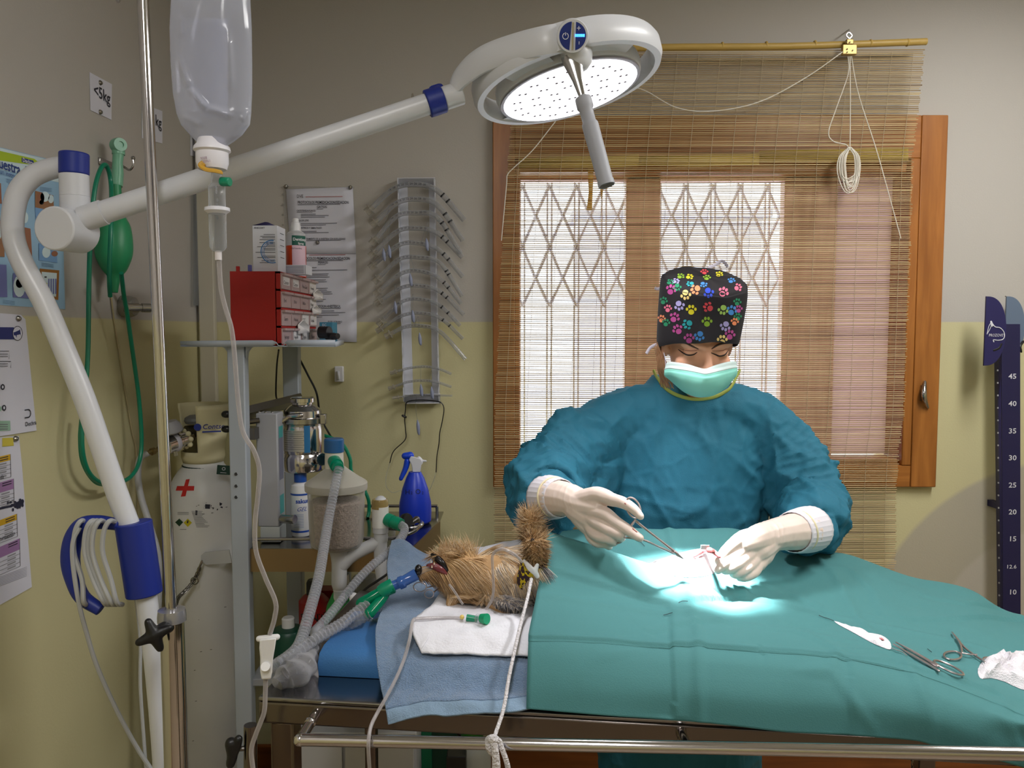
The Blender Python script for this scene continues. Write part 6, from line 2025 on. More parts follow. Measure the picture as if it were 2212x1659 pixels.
m_.limb([P(2210, 738, yF + 0.04), P(2204, 748, yF + 0.03), P(2206, 760, yF + 0.03)], [0.004, 0.004, 0.003], 8)
m_.build('clip', M_black, mp_)
# ------------------------------------------------------------------ operating table
TZ = 0.90
ANG = radians(-6.5)
T0 = V((-0.42, 1.28, TZ))
TU, TV = V((cos(ANG), sin(ANG), 0)), V((-sin(ANG), cos(ANG), 0))
TL, TD = 1.30, 0.55
TM = Matrix(((TU.x, TV.x, 0, T0.x), (TU.y, TV.y, 0, T0.y), (0, 0, 1, T0.z), (0, 0, 0, 1)))
tb = thing('operating_table', 'stainless steel operating table with a side rail under the blue towel', 'table', T0 + TU * TL / 2 + TV * TD / 2 - V((0, 0, TZ)))
M_top = mat('table_steel', (150, 148, 148), 0.18, 1.0)
m_ = MB()
m_.box((TL / 2, TD / 2, -0.004), (TL, TD, 0.008), TM)
m_.build('tabletop', M_top, tb, bevel=0.003)
m_ = MB()
for y in (0.017, TD - 0.017):
    m_.box((TL / 2, y, -0.0265), (TL, 0.034, 0.037), TM)
for x in (0.017, TL - 0.017):
    m_.box((x, TD / 2, -0.0265), (0.034, TD - 0.07, 0.037), TM)
m_.build('frame', mat('dark_chrome', (120, 112, 108), 0.2, 1.0), tb, bevel=0.004)
M_leg = mat('table_leg', (112, 100, 96), 0.25, 1.0)
for x, y, d in ((0.035, 0.03, 0.040), (0.035, TD - 0.03, 0.026), (TL - 0.035, 0.03, 0.040), (TL - 0.045, TD - 0.03, 0.034)):
    m_ = MB()
    m_.box((x, y, (-0.046 - TZ + 0.03) / 2 - 0.0), (d, d, TZ - 0.046 - 0.03), TM)
    m_.build('leg', M_leg, tb, bevel=0.004)
    MB().cyl(TM @ V((x, y, -TZ)), TM @ V((x, y, -TZ + 0.035)), 0.025, 0.022, 16).build('foot', M_black, tb)
rz = -0.055
def tpt(px, py, off):
    """a point of the side rail: on the vertical plane standing off the table front by off"""
    r_ = ray(px, py)
    n_ = TV
    o_ = T0 - TV * off
    t_ = (o_ - V((0, 0, ZC))).dot(n_) / r_.dot(n_)
    return V((0, 0, ZC)) + r_ * t_
m_ = MB()
ra_, rb2_ = tpt(648, 1598, 0.065), tpt(1470, 1614, 0.065)
re_ = ra_ + (rb2_ - ra_).normalized() * 1.22
m_.tube([ra_, re_], 0.0095, 16)
m_.ball(ra_, 0.0105, seg=14, rings=10)
m_.build('side_rail', M_chrome, tb)
for px_ in (684, 1470):
    m_ = MB()
    a_ = tpt(px_, 1537 if px_ < 700 else 1590, 0.0)
    b_ = ra_ if px_ < 700 else tpt(1484, 1614, 0.065)
    m_.tube([a_ + TV * 0.02, b_], 0.0085, 14)
    m_.tube([a_ + (b_ - a_) * 0.35, a_ + (b_ - a_) * 0.4, a_ + (b_ - a_) * 0.4, a_ + (b_ - a_) * 0.45], [0.0088, 0.0098, 0.0098, 0.0088], 14)
    m_.build('rail_bracket', M_chrome, tb)
def chain(px, y0, y1, Y, label):
    c_ = MB()
    y = y0
    i = 0
    while y < y1:
        p = P(px + (0.6 if i % 2 else -0.6), y, Y)
        sx_ = 0.0045 if i % 2 else 0.002
        c_.tube([p + V((sx_ * cos(a), 0.0015 * sin(a * 2), 0.0075 * sin(a))) for a in [2 * pi * k / 10 for k in range(10)]], 0.0016, 6, closed=True)
        y += 11
        i += 1
    t_ = thing('hanging_chain', label, 'chain', P(px, y1, Y), 'chains hanging at the table legs')
    c_.build('links', M_darkst, t_)
chain(806, 1566, 1645, 1.80, 'dark chain hanging beside the far left table leg')
chain(1972, 1606, 1665, 1.70, 'dark chain hanging beside the right table leg')
# infusion clamp at the left corner
cl_ = thing('rod_clamp', 'short chrome rod socket with black wing knob at the left table corner', 'clamp', P(540, 1659, 1.262))
m_ = MB()
m_.tube([P(541, 1566, 1.262), P(541, 1800, 1.262)], 0.0105, 16)
m_.build('socket_tube', mat('dark_chrome', (120, 112, 108), 0.2, 1.0), cl_)
m_ = MB()
m_.tube([P(510, 1618, 1.255), P(541, 1616, 1.262)], 0.004, 10)
m_.build('screw', M_darkst, cl_)
m_ = MB()
m_.limb([P(499, 1606, 1.25), P(502, 1630, 1.25), P(498, 1650, 1.25)], [0.010, 0.009, 0.0075], 12)
m_.limb([P(515, 1597, 1.25), P(512, 1612, 1.25), P(504, 1628, 1.25)], [0.007, 0.007, 0.008], 12)
o2, _ = remesh(m_, 0.0018, 4)
o2.build('wing_knob', M_black, cl_)

# blue foam wedge under the towel
zf = 0.046
fo = MB()
PR = [(0.0, 0.0), (-0.004, 0.025), (0.006, 0.040), (0.028, zf), (0.20, zf), (0.22, zf - 0.02), (0.22, 0.0)]
fx = P(686, 1480, 1.36)
fv = (fx - T0).dot(TV)
fu = (fx - T0).dot(TU)
FL = 0.36
rows = []
for k, f in enumerate((0, 0.004, 0.01, 0.5, 0.99, 1.0)):
    ins = (0.006, 0.002, 0, 0, 0, 0.004)[k]
    rows.append([T0 + TU * (fu + FL * f) + TV * (fv + y_ + (ins if y_ < 0.2 else -ins)) + V((0, 0, max(0.001, z_ - ins))) for y_, z_ in PR])
fo.grid(rows, closed=True)
n_ = len(PR)
fo.f += [tuple(range(n_ - 1, -1, -1)), tuple((len(rows) - 1) * n_ + k for k in range(n_))]
fo.m += [0, 0]
one('foam_block', fo, mat('blue_foam_cover', (62, 120, 184), 0.6, bump=0.15, bscale=400), 'bright blue padded positioning block under the left end of the towel', 'foam block', angle=50)

# ------------------------------------------------------------------ towel
def cloth(ctrl, nu, nv, fn, nz=0.0, seed=0):
    g_ = patch(ctrl, nu, nv)
    return fn(g_) if fn else g_
M_towel = mat('blue_terry', (112, 138, 170), 0.95, bump=1.0, bscale=420, vary=0.16, vscale=70, sheen=0.3, bdist=0.004)
M_hem = mat('towel_hem', (132, 158, 184), 0.9, bump=0.3, bscale=500)
TW = [[P(846, 1168, 1.80), P(868, 1166, 1.80), P(905, 1190, 1.79), P(960, 1206, 1.78), P(1080, 1200, 1.79), P(1220, 1200, 1.79)],
      [P(836, 1220, 1.72), P(872, 1222, 1.72), P(910, 1235, 1.71), P(980, 1245, 1.735), P(1090, 1245, 1.75), P(1220, 1245, 1.75)],
      [P(838, 1276, 1.60), P(868, 1284, 1.60), P(910, 1288, 1.60), P(990, 1290, 1.63), P(1090, 1290, 1.64), P(1220, 1290, 1.64)],
      [P(816, 1340, 1.458), P(850, 1344, 1.455), P(910, 1347, 1.451), P(990, 1350, 1.448), P(1090, 1354, 1.438), P(1220, 1360, 1.423)],
      [P(811, 1380, 1.385), P(850, 1386, 1.38), P(910, 1390, 1.375), P(990, 1394, 1.365), P(1090, 1398, 1.355), P(1220, 1404, 1.34)],
      [P(814, 1430, 1.327), P(850, 1432, 1.324), P(910, 1434, 1.319), P(990, 1436, 1.312), P(1090, 1438, 1.302), P(1220, 1440, 1.287)],
      [P(824, 1490, 1.287), P(860, 1490, 1.284), P(910, 1490, 1.279), P(990, 1490, 1.270), P(1090, 1490, 1.260), P(1220, 1490, 1.245)],
      [P(834, 1536, 1.247), P(870, 1527, 1.250), P(920, 1518, 1.250), P(990, 1515, 1.243), P(1090, 1512, 1.233), P(1200, 1496, 1.240)],
      [P(839, 1566, 1.238), P(878, 1556, 1.236), P(930, 1546, 1.233), P(990, 1544, 1.226), P(1110, 1538, 1.215), P(1190, 1516, 1.234)]]
g_ = patch(TW, 14, 14)
tw = thing('towel', 'light blue terry towel spread over the left half of the table', 'towel', P(980, 1540, 1.25))
def rough_grid(g_, amp, sc_, dirn=V((0, -0.4, 1))):
    return [[p + dirn * (amp * noise.fractal(p * sc_, 1.0, 2.0, 3)) for p in r] for r in g_]
g_ = rough_grid(g_, 0.0035, 22)
hem0 = 7 * 14
MB().grid(g_[:hem0 + 1]).build('terry_cloth', M_towel, tw, solid=0.006)
MB().grid(g_[hem0:]).build('hem', M_hem, tw, solid=0.0045)
m_ = MB()
fl = [[P(765, 1352, 1.50), P(790, 1344, 1.50), P(830, 1348, 1.49)], [P(766, 1345, 1.50), P(792, 1340, 1.52), P(832, 1338, 1.52)], [P(790, 1335, 1.58), P(812, 1318, 1.60), P(842, 1300, 1.60)], [P(822, 1290, 1.65), P(834, 1270, 1.66), P(846, 1255, 1.66)]]
MB().grid(patch(fl, 6, 6)).build('folded_corner', M_towel, tw, solid=0.008)

# white absorbent pad
pd = thing('absorbent_pad', 'white quilted absorbent pad under the dog', 'pad', P(1030, 1412, 1.375))
PDC = [[P(990, 1190, 1.805), P(1050, 1180, 1.815), P(1110, 1168, 1.83), P(1200, 1160, 1.84)],
       [P(972, 1240, 1.71), P(1050, 1238, 1.73), P(1110, 1236, 1.73), P(1200, 1234, 1.73)],
       [P(938, 1300, 1.53), P(1040, 1302, 1.57), P(1110, 1303, 1.57), P(1200, 1305, 1.565)],
       [P(896, 1338, 1.427), P(970, 1338, 1.422), P(1060, 1341, 1.417), P(1200, 1345, 1.402)],
       [P(889, 1352, 1.392), P(960, 1356, 1.387), P(1060, 1358, 1.38), P(1200, 1362, 1.362)],
       [P(893, 1372, 1.362), P(955, 1380, 1.355), P(1060, 1382, 1.347), P(1200, 1386, 1.329)],
       [P(911, 1411, 1.329), P(955, 1412, 1.323), P(1060, 1416, 1.315), P(1200, 1420, 1.297)]]
g_ = patch(PDC, 12, 10)
g_ = [[p + V((0, -0.5, 1)) * (0.0028 * noise.fractal(p * 30, 1.0, 2.0, 3) + 0.002 * max(0, 0.25 - crumple(p, 26))) for p in r] for r in g_]
MB().grid(g_).build('quilted_sheet', mat('pad_white', (226, 226, 234), 0.85, bump=0.25, bscale=260), pd, solid=0.004)
g2 = patch([[P(890, 1353, 1.396), P(905, 1350, 1.397), P(920, 1352, 1.397)], [P(892, 1372, 1.366), P(908, 1370, 1.363), P(928, 1366, 1.368)], [P(908, 1404, 1.333), P(914, 1396, 1.336), P(924, 1380, 1.348)]], 4, 4)
MB().grid(g2).build('taped_corner', mat('pad_white', (226, 226, 234)), pd, solid=0.0015)

# ------------------------------------------------------------------ surgical drape
DR = [  # rows from far to near: (px, py, depth)
    [(1192, 1250, 1.8), (1320, 1250, 1.805), (1420, 1250, 1.81), (1500, 1250, 1.81), (1590, 1250, 1.81), (1690, 1255, 1.81), (1820, 1300, 1.845), (1960, 1350, 1.82), (2100, 1376, 1.8), (2240, 1400, 1.76), (2400, 1415, 1.7)],
    [(1190, 1150, 1.78), (1320, 1143, 1.79), (1420, 1144, 1.795), (1500, 1145, 1.795), (1590, 1146, 1.795), (1690, 1185, 1.8), (1820, 1200, 1.83), (1960, 1250, 1.8), (2090, 1276, 1.78), (2200, 1330, 1.74), (2400, 1345, 1.68)],
    [(1188, 1162, 1.72), (1320, 1176, 1.72), (1420, 1190, 1.71), (1500, 1184, 1.7), (1590, 1186, 1.7), (1690, 1225, 1.7), (1820, 1222, 1.72), (1960, 1264, 1.71), (2090, 1294, 1.69), (2200, 1345, 1.66), (2400, 1362, 1.6)],
    [(1186, 1160, 1.655), (1320, 1210, 1.63), (1420, 1238, 1.6), (1500, 1224, 1.58), (1590, 1246, 1.59), (1690, 1252, 1.62), (1820, 1262, 1.62), (1960, 1296, 1.61), (2090, 1322, 1.6), (2200, 1362, 1.57), (2400, 1384, 1.51)],
    [(1183, 1150, 1.6), (1310, 1188, 1.56), (1410, 1220, 1.54), (1500, 1222, 1.52), (1580, 1265, 1.525), (1680, 1285, 1.54), (1815, 1304, 1.53), (1955, 1326, 1.53), (2095, 1352, 1.51), (2210, 1390, 1.47), (2400, 1412, 1.42)],
    [(1172, 1212, 1.535), (1300, 1238, 1.505), (1405, 1258, 1.49), (1500, 1268, 1.475), (1580, 1301, 1.475), (1680, 1314, 1.475), (1812, 1336, 1.465), (1952, 1358, 1.455), (2098, 1386, 1.435), (2215, 1424, 1.395), (2400, 1446, 1.345)],
    [(1160, 1280, 1.44), (1296, 1300, 1.42), (1402, 1312, 1.41), (1500, 1322, 1.395), (1580, 1336, 1.39), (1680, 1350, 1.385), (1815, 1370, 1.375), (1955, 1394, 1.355), (2105, 1426, 1.33), (2225, 1468, 1.295), (2400, 1486, 1.25)],
    [(1145, 1352, 1.333), (1296, 1362, 1.318), (1402, 1368, 1.31), (1500, 1374, 1.3), (1590, 1381, 1.292), (1690, 1390, 1.283), (1830, 1404, 1.27), (1965, 1434, 1.245), (2110, 1484, 1.213), (2235, 1530, 1.183), (2400, 1548, 1.138)],
    [(1141, 1377, 1.29), (1298, 1383, 1.278), (1404, 1388, 1.269), (1500, 1393, 1.261), (1590, 1399, 1.253), (1690, 1406, 1.243), (1832, 1420, 1.229), (1968, 1450, 1.205), (2114, 1502, 1.175), (2240, 1550, 1.145), (2400, 1570, 1.1)],
    [(1141, 1384, 1.283), (1298, 1390, 1.271), (1404, 1395, 1.262), (1500, 1400, 1.254), (1590, 1406, 1.246), (1690, 1413, 1.236), (1832, 1427, 1.222), (1968, 1457, 1.198), (2114, 1509, 1.168), (2240, 1557, 1.138), (2400, 1577, 1.093)],
    [(1140, 1420, 1.262), (1300, 1426, 1.246), (1408, 1430, 1.236), (1502, 1434, 1.226), (1592, 1438, 1.217), (1692, 1446, 1.208), (1835, 1460, 1.194), (1972, 1492, 1.167), (2120, 1540, 1.14), (2250, 1572, 1.12), (2400, 1590, 1.085)],
    [(1138, 1480, 1.234), (1304, 1488, 1.216), (1412, 1492, 1.206), (1505, 1497, 1.196), (1596, 1503, 1.187), (1698, 1512, 1.177), (1842, 1522, 1.164), (1984, 1546, 1.142), (2130, 1586, 1.126), (2262, 1610, 1.125), (2400, 1628, 1.105)],
    [(1137, 1531, 1.216), (1310, 1546, 1.198), (1418, 1553, 1.19), (1510, 1560, 1.181), (1602, 1570, 1.172), (1706, 1582, 1.162), (1852, 1589, 1.151), (1998, 1604, 1.138), (2142, 1640, 1.122), (2270, 1672, 1.112), (2400, 1690, 1.098)]]
g_ = patch([[P(*q) for q in r] for r in DR], 16, 14)
NU, NV = len(g_[0]), len(g_)
BASE_B = BVHTree.FromPolygons([p for r in g_ for p in r], [(i * NU + k, i * NU + k + 1, (i + 1) * NU + k + 1, (i + 1) * NU + k) for i in range(NV - 1) for k in range(NU - 1)])
CREASES = []       # pressed folds: pixel polyline, height
for pl_, am_ in ([[(1190, 1232), (1300, 1262), (1440, 1305)], 0.0045], [[(1482, 1302), (1585, 1292), (1700, 1312), (1780, 1330)], 0.004], [[(1960, 1342), (2060, 1338), (2210, 1334)], 0.004],
                 [[(1190, 1166), (1300, 1186), (1400, 1214)], 0.003], [[(1640, 1262), (1700, 1282), (1790, 1326)], 0.004], [[(1960, 1440), (2060, 1470), (2150, 1498)], 0.0035], [[(1450, 1320), (1452, 1400), (1456, 1540)], 0.003], [[(1142, 1376), (1300, 1382), (1404, 1388), (1500, 1393), (1640, 1402)], 0.0045], [[(1833, 1420), (1836, 1500), (1842, 1585)], 0.0025],
                 [[(1400, 1362), (1452, 1352), (1560, 1340)], 0.003], [[(1830, 1230), (1880, 1275), (1900, 1330)], 0.003], [[(2000, 1290), (2080, 1305), (2150, 1312)], 0.003], [[(1650, 1400), (1840, 1418), (1935, 1430)], 0.0035]):
    q_ = []
    for x, y in pl_:
        h = BASE_B.ray_cast(V((0, 0, ZC)), ray(x, y).normalized())
        if h[0]:
            q_.append(h[0])
    CREASES.append((q_, am_))
def crease(p):
    z = 0.0
    for q_, am_ in CREASES:
        for a_, b_ in zip(q_, q_[1:]):
            d_ = b_ - a_
            t_ = (p - a_).dot(d_) / d_.length_squared
            if -0.05 < t_ < 1.05:
                off_ = p - (a_ + d_ * t_)
                s_ = off_.length
                if s_ < 0.06:
                    side = 1 if (d_.x * off_.y - d_.y * off_.x) > 0 else -1
                    z += side * am_ * exp(-s_ / 0.018) * min(1, s_ / 0.004)
                    break
    return z
def drape_noise(p, i, k):
    z = crease(p) + 0.0035 * noise.fractal(p * 7, 1.0, 2.0, 2)
    # pressed fold lines of the unfolded sheet
    fu_ = (p - T0).dot(TU)
    for f0 in (0.385, 0.72, 1.05):
        z += 0.0045 * max(0, 1 - abs(fu_ - f0 - 0.006 * sin(p.y * 20)) / 0.014)
    fv_ = (p - T0).dot(TV) + (T0.z + 0.1 - p.z) * 0.8
    for f0 in (0.19, 0.33):
        z += 0.0025 * 1.4 * max(0, 1 - abs(fv_ - f0) / 0.012)
    z += 0.0085 * max(0, 0.16 - crumple(p + V((0.3, 0.1, 0)), 7.5)) / 0.16 * max(0, noise.noise(p * 5))
    return z
g3 = []
for i, r in enumerate(g_):
    row = []
    for k, p in enumerate(r):
        a_ = g_[min(i + 1, NV - 1)][k] - g_[max(i - 1, 0)][k]
        b_ = r[min(k + 1, NU - 1)] - r[max(k - 1, 0)]
        nn_ = b_.cross(a_).normalized()
        if nn_.z < 0 and abs(nn_.z) > 0.2 or nn_.y > 0.6:
            nn_ = -nn_
        row.append(p + nn_ * drape_noise(p, i, k))
    g3.append(row)
M_drape = mat('teal_drape', (72, 126, 128), 0.75, bump=0.12, bscale=500, spec=0.25)
DRAPE_B = BVHTree.FromPolygons([p for r in g3 for p in r], [(i * NU + k, i * NU + k + 1, (i + 1) * NU + k + 1, (i + 1) * NU + k) for i in range(NV - 1) for k in range(NU - 1)])
dp_ = MB()
dp_.grid(g3)
drp = one('surgical_drape', dp_, M_drape, 'large teal surgical drape covering the dog and the right half of the table', 'drape', solid=0.0009, angle=70)
def on_drape(px, py, lift=0.002):
    h = DRAPE_B.ray_cast(V((0, 0, ZC)), ray(px, py).normalized())
    if h[0] is None:
        return P(px, py, 1.4)
    nrm = h[1] if h[1].dot(ray(px, py)) < 0 else -h[1]
    return h[0] + nrm * (lift + 0.002)

# things lying on the drape
M_inst = mat('instrument_steel', (190, 178, 178), 0.34, 1.0)
def ring_(mb, c_, ex, ey, rx, ry, r_=0.0016, n_=22):
    mb.tube([c_ + ex * (rx * cos(2 * pi * k / n_)) + ey * (ry * sin(2 * pi * k / n_)) for k in range(n_)], r_, 8, closed=True)
fs = thing('forceps', 'straight steel forceps lying on the drape by the long gauze', 'forceps', on_drape(2000, 1430))
m_ = MB()
m_.limb([on_drape(1932, 1394, 0.004), on_drape(1968, 1416, 0.005), on_drape(2010, 1440, 0.005), on_drape(2024, 1449, 0.005)], [0.0012, 0.0028, 0.0028, 0.0022], 10)
ey_ = on_drape(2046, 1458, 0.004) - on_drape(2046, 1446, 0.004)
ex_ = (on_drape(2068, 1455, 0.004) - on_drape(2026, 1447, 0.004))
c_ = on_drape(2047, 1450, 0.004)
ring_(m_, c_, ex_ * 0.5, (ey_ - ex_ * ey_.dot(ex_) / ex_.length_squared), 1.0, 0.85, 0.0018)
m_.build('upper_blade', M_inst, fs)
m_ = MB()
m_.limb([on_drape(1930, 1396, 0.002), on_drape(1966, 1419, 0.002), on_drape(2010, 1444, 0.002), on_drape(2026, 1453, 0.002)], [0.0010, 0.0022, 0.0022, 0.002], 10)
m_.build('lower_blade', M_inst, fs)
hm_ = thing('haemostat', 'curved steel haemostat lying open on the drape beside the crumpled gauze', 'haemostat', on_drape(2075, 1405))
m_ = MB()
piv = on_drape(2071, 1393, 0.004)
m_.limb([on_drape(2055, 1371, 0.003), on_drape(2061, 1380, 0.004), piv], [0.0010, 0.0018, 0.0024], 8)
m_.limb([piv, on_drape(2075, 1404, 0.004), on_drape(2077, 1418, 0.004)], [0.0024, 0.0018, 0.0016], 8)
c_ = on_drape(2057, 1422, 0.003)
ex_ = (on_drape(2076, 1422, 0.003) - on_drape(2038, 1422, 0.003)) * 0.5
ey_ = (on_drape(2057, 1431, 0.003) - on_drape(2057, 1413, 0.003)) * 0.5
ring_(m_, c_, ex_, ey_, 1, 1, 0.0017)
m_.build('left_arm', M_inst, hm_)
m_ = MB()
m_.limb([on_drape(2056, 1370, 0.002), on_drape(2064, 1382, 0.003), piv + V((0, 0, -0.001)), on_drape(2085, 1407, 0.003), on_drape(2102, 1420, 0.003), on_drape(2120, 1432, 0.003)], [0.001, 0.0018, 0.0024, 0.0018, 0.0017, 0.002], 8)
m_.tube(sm([on_drape(2077, 1418, 0.004), on_drape(2092, 1422, 0.005), on_drape(2108, 1421, 0.004)], 4), 0.0014, 8)
ring_(m_, on_drape(2136, 1438, 0.006), (on_drape(2152, 1440, 0.006) - on_drape(2120, 1432, 0.006)) * 0.5, (on_drape(2136, 1446, 0.004) - on_drape(2136, 1430, 0.004)) * 0.5, 1, 1, 0.0017)
m_.build('right_arm', M_inst, hm_)
ndl = thing('suture_needle', 'small curved needle with thread on the drape next to the straight forceps', 'needle', on_drape(1942, 1412))
m_ = MB()
m_.tube(sm([on_drape(1926, 1404, 0.001), on_drape(1936, 1409, 0.002), on_drape(1948, 1413, 0.002), on_drape(1958, 1420, 0.001)], 5), 0.0009, 6)
m_.build('needle', M_inst, ndl)
M_gauze = mat('gauze_white', (226, 222, 228), 0.9, bump=0.4, bscale=380)
def gauze(outline, lift, amp, label, stain=None, name='gauze_swab'):
    """a soft pad of gauze lying on the drape: an outline domed over its centre"""
    cx = sum(p[0] for p in outline) / len(outline)
    cy = sum(p[1] for p in outline) / len(outline)
    rows_ = []
    N_ = 40
    oo = sm([(p[0], p[1], 0) for p in outline], max(2, N_ // len(outline)), closed=True)
    for k in range(11):
        f = k / 10
        row = []
        for x, y, _ in oo:
            px_, py_ = cx + (x - cx) * f, cy + (y - cy) * f
            b_ = on_drape(px_, py_, -0.0008)
            h_ = lift * (1 - f ** 2.5) * (0.6 + 0.4 * noise.noise(b_ * 60)) + amp * (0.3 - min(0.3, crumple(b_, 55))) * (1 - f ** 4)
            row.append(b_ + V((0, -0.25, 1)) * max(0.0, h_))
        rows_.append(row)
    rows_.reverse()
    t_ = thing(name, label, 'gauze', on_drape(cx, cy, 0.001))
    MB().grid(rows_, closed=True).build('cloth', M_gauze, t_, angle=60)
    if stain:
        m_ = MB()
        bt = BVHTree.FromPolygons([p for r in rows_ for p in r], [(i * len(oo) + k, i * len(oo) + (k + 1) % len(oo), (i + 1) * len(oo) + (k + 1) % len(oo), (i + 1) * len(oo) + k) for i in range(10) for k in range(len(oo))])
        pts = []
        for x, y in stain:
            h = bt.ray_cast(V((0, 0, ZC)), ray(x, y).normalized())
            if h[0]:
                pts.append(h[0] - ray(x, y).normalized() * 0.0012)
        if len(pts) > 2:
            m_.add(pts, [tuple(range(len(pts)))])
            m_.build('stain', mat('blood_pink', (196, 120, 128), 0.7), t_, smooth=False)
    return t_
gauze([(1802, 1343), (1815, 1347), (1828, 1354), (1850, 1356), (1880, 1370), (1905, 1374), (1922, 1388), (1925, 1402), (1915, 1403), (1880, 1388), (1840, 1366), (1812, 1351)], 0.006, 0.008, 'long thin rolled gauze with a pink stain on the drape', [(1898, 1376), (1905, 1376), (1912, 1380), (1910, 1383), (1902, 1381)])
gauze([(2114, 1462), (2112, 1446), (2124, 1428), (2145, 1415), (2172, 1412), (2186, 1420), (2215, 1412), (2240, 1420), (2250, 1460), (2240, 1492), (2205, 1490), (2170, 1474), (2140, 1466), (2122, 1468)], 0.020, 0.045, 'crumpled white gauze at the right end of the drape')
gauze([(1400, 1222), (1440, 1205), (1490, 1190), (1530, 1186), (1560, 1200), (1570, 1222), (1540, 1240), (1490, 1248), (1440, 1240)], 0.005, 0.008, 'brightly lit gauze under the hands at the incision')
tis = thing('tissue', 'pink tissue lifted between the two gloved hands', 'tissue', on_drape(1535, 1200))
m_ = MB()
m_.limb([on_drape(1520, 1202, 0.010), P(1530, 1188, 1.50), P(1541, 1192, 1.50), P(1554, 1203, 1.49)], [0.004, 0.0055, 0.005, 0.003], 10)
m_.limb([on_drape(1500, 1212, 0.008), on_drape(1520, 1205, 0.014)], [0.003, 0.004], 8)
m_.build('flesh', mat('flesh_pink', (176, 84, 84), 0.35), tis)
m_ = MB()
m_.box(P(1523, 1182, 1.495), (0.016, 0.002, 0.008), None)
m_.build('swab_tip', M_gauze, tis)
# thread ends on the drape
def hairline(pts, label):
    one('suture_thread', MB().tube(sm([on_drape(x, y, 0.001) for x, y in pts], 5), 0.0006, 5), mat('dark_thread', (30, 44, 50), 0.6), label, 'thread', 'suture threads on the drape')
hairline([(1768, 1330), (1778, 1336), (1790, 1340), (1800, 1344)], 'dark thread end above the long rolled gauze')
hairline([(1466, 1305), (1475, 1301), (1484, 1300)], 'short dark thread on the near slope of the drape')
hairline([(1433, 1332), (1442, 1329), (1453, 1326)], 'short dark thread at the fold crossing of the drape')
hairline([(2003, 1405), (2008, 1409), (2012, 1412)], 'tiny dark thread between the forceps and the haemostat')
hairline([(1345, 1162), (1365, 1164), (1382, 1172), (1392, 1182)], 'fine dark thread under the needle holder')

# ------------------------------------------------------------------ lines on the table
cn = thing('infusion_line', 'thin clear infusion line running from the paw over the table edge', 'tubing', P(800, 1659, 1.19))
m_ = MB()
m_.tube(sm([P(1000, 1335, 1.412), P(960, 1334, 1.416), P(905, 1336, 1.413), P(893, 1339, 1.408), P(889, 1352, 1.376), P(885, 1380, 1.342), P(874, 1420, 1.318), P(858, 1460, 1.285), P(835, 1505, 1.252), P(815, 1540, 1.228), P(801, 1570, 1.20), P(796, 1605, 1.175),
             P(797, 1640, 1.18), P(801, 1690, 1.19)], 7), 0.0030, 9)
m_.build('tube', M_tube, cn)
m_ = MB()
m_.tube(sm([P(970, 1262, 1.455), P(982, 1278, 1.452), P(996, 1300, 1.45), P(1000, 1305, 1.45)], 5), 0.0022, 8)
m_.tube(sm([P(1050, 1316, 1.448), P(1062, 1296, 1.445), P(1066, 1270, 1.44), P(1064, 1225, 1.435), P(1064, 1200, 1.435), P(1075, 1188, 1.435), P(1090, 1187, 1.435), P(1112, 1198, 1.44), P(1128, 1214, 1.455)], 6), 0.0026, 8)
m_.build('extension', M_tube, cn)
ic = thing('injection_port', 'green and clear injection port lying on the white pad', 'injection port', P(1030, 1345, 1.43))
m_ = MB()
m_.cyl(P(1008, 1334, 1.405), P(1032, 1338, 1.402), 0.0062, 0.0058, 14)
m_.build('port_body', M_green, ic)
m_ = MB()
m_.tube([P(1030, 1336, 1.402), P(1042, 1337, 1.397)], 0.0085, 16)
m_.build('clear_collar', M_clear, ic)
m_ = MB()
m_.cyl(P(1040, 1336, 1.398), P(1052, 1337, 1.390), 0.0085, 0.0095, 18)
m_.build('green_cap', mat('bright_green_cap', (0, 150, 104), 0.4), ic)
m_ = MB()
m_.ball(P(998, 1333, 1.406), 0.0042, seg=12, rings=8)
m_.build('yellow_stopper', mat('yellow_stopper', (220, 192, 104), 0.5), ic)
sc3 = thing('tongue_forceps', 'steel finger rings of forceps lying under the muzzle', 'forceps', P(910, 1280, 1.53))
m_ = MB()
for cx, cy, rx, ry in ((907, 1268, 14, 10), (927, 1283, 10, 9)):
    q = [P(cx + rx * cos(2 * pi * k / 20), cy + ry * sin(2 * pi * k / 20), 1.52) for k in range(20)]
    m_.tube(q, 0.0011, 6, closed=True)
m_.limb([P(920, 1270, 1.52), P(950, 1262, 1.545)], [0.0014, 0.0012], 8)
m_.limb([P(936, 1280, 1.52), P(955, 1265, 1.545)], [0.0014, 0.0012], 8)
m_.build('ring_handles', M_inst, sc3)
# white restraint cord from the paw down to the rail
rc_ = thing('restraint_cord', 'white cord tied from the paw of the dog to the table rail', 'cord', P(1075, 1659, 1.15))
m_ = MB()
crd = [P(1148, 1250, 1.455), P(1140, 1290, 1.42), P(1127, 1340, 1.36), P(1118, 1378, 1.31), P(1112, 1405, 1.288), P(1100, 1460, 1.245), P(1088, 1530, 1.195), P(1072, 1580, 1.165), P(1066, 1600, 1.15)]
m_.tube(sm([tuple(p) for p in crd], 6), 0.0030, 10)
m_.build('rope', mat('cotton_cord', (226, 222, 226), 0.9, bump=0.8, bscale=260), rc_)
m_ = MB()
kq = P(1067, 1606, 1.148)
m_.limb([P(1056, 1598, 1.15), P(1066, 1596, 1.142), P(1078, 1602, 1.15)], [0.006, 0.0065, 0.005], 10)
m_.limb([P(1057, 1598, 1.15), P(1056, 1612, 1.146), P(1062, 1626, 1.15)], [0.005, 0.0055, 0.005], 10)
m_.limb([P(1066, 1600, 1.142), P(1070, 1625, 1.14), P(1072, 1660, 1.142), P(1070, 1700, 1.145)], [0.0055, 0.0055, 0.0065, 0.006], 10)
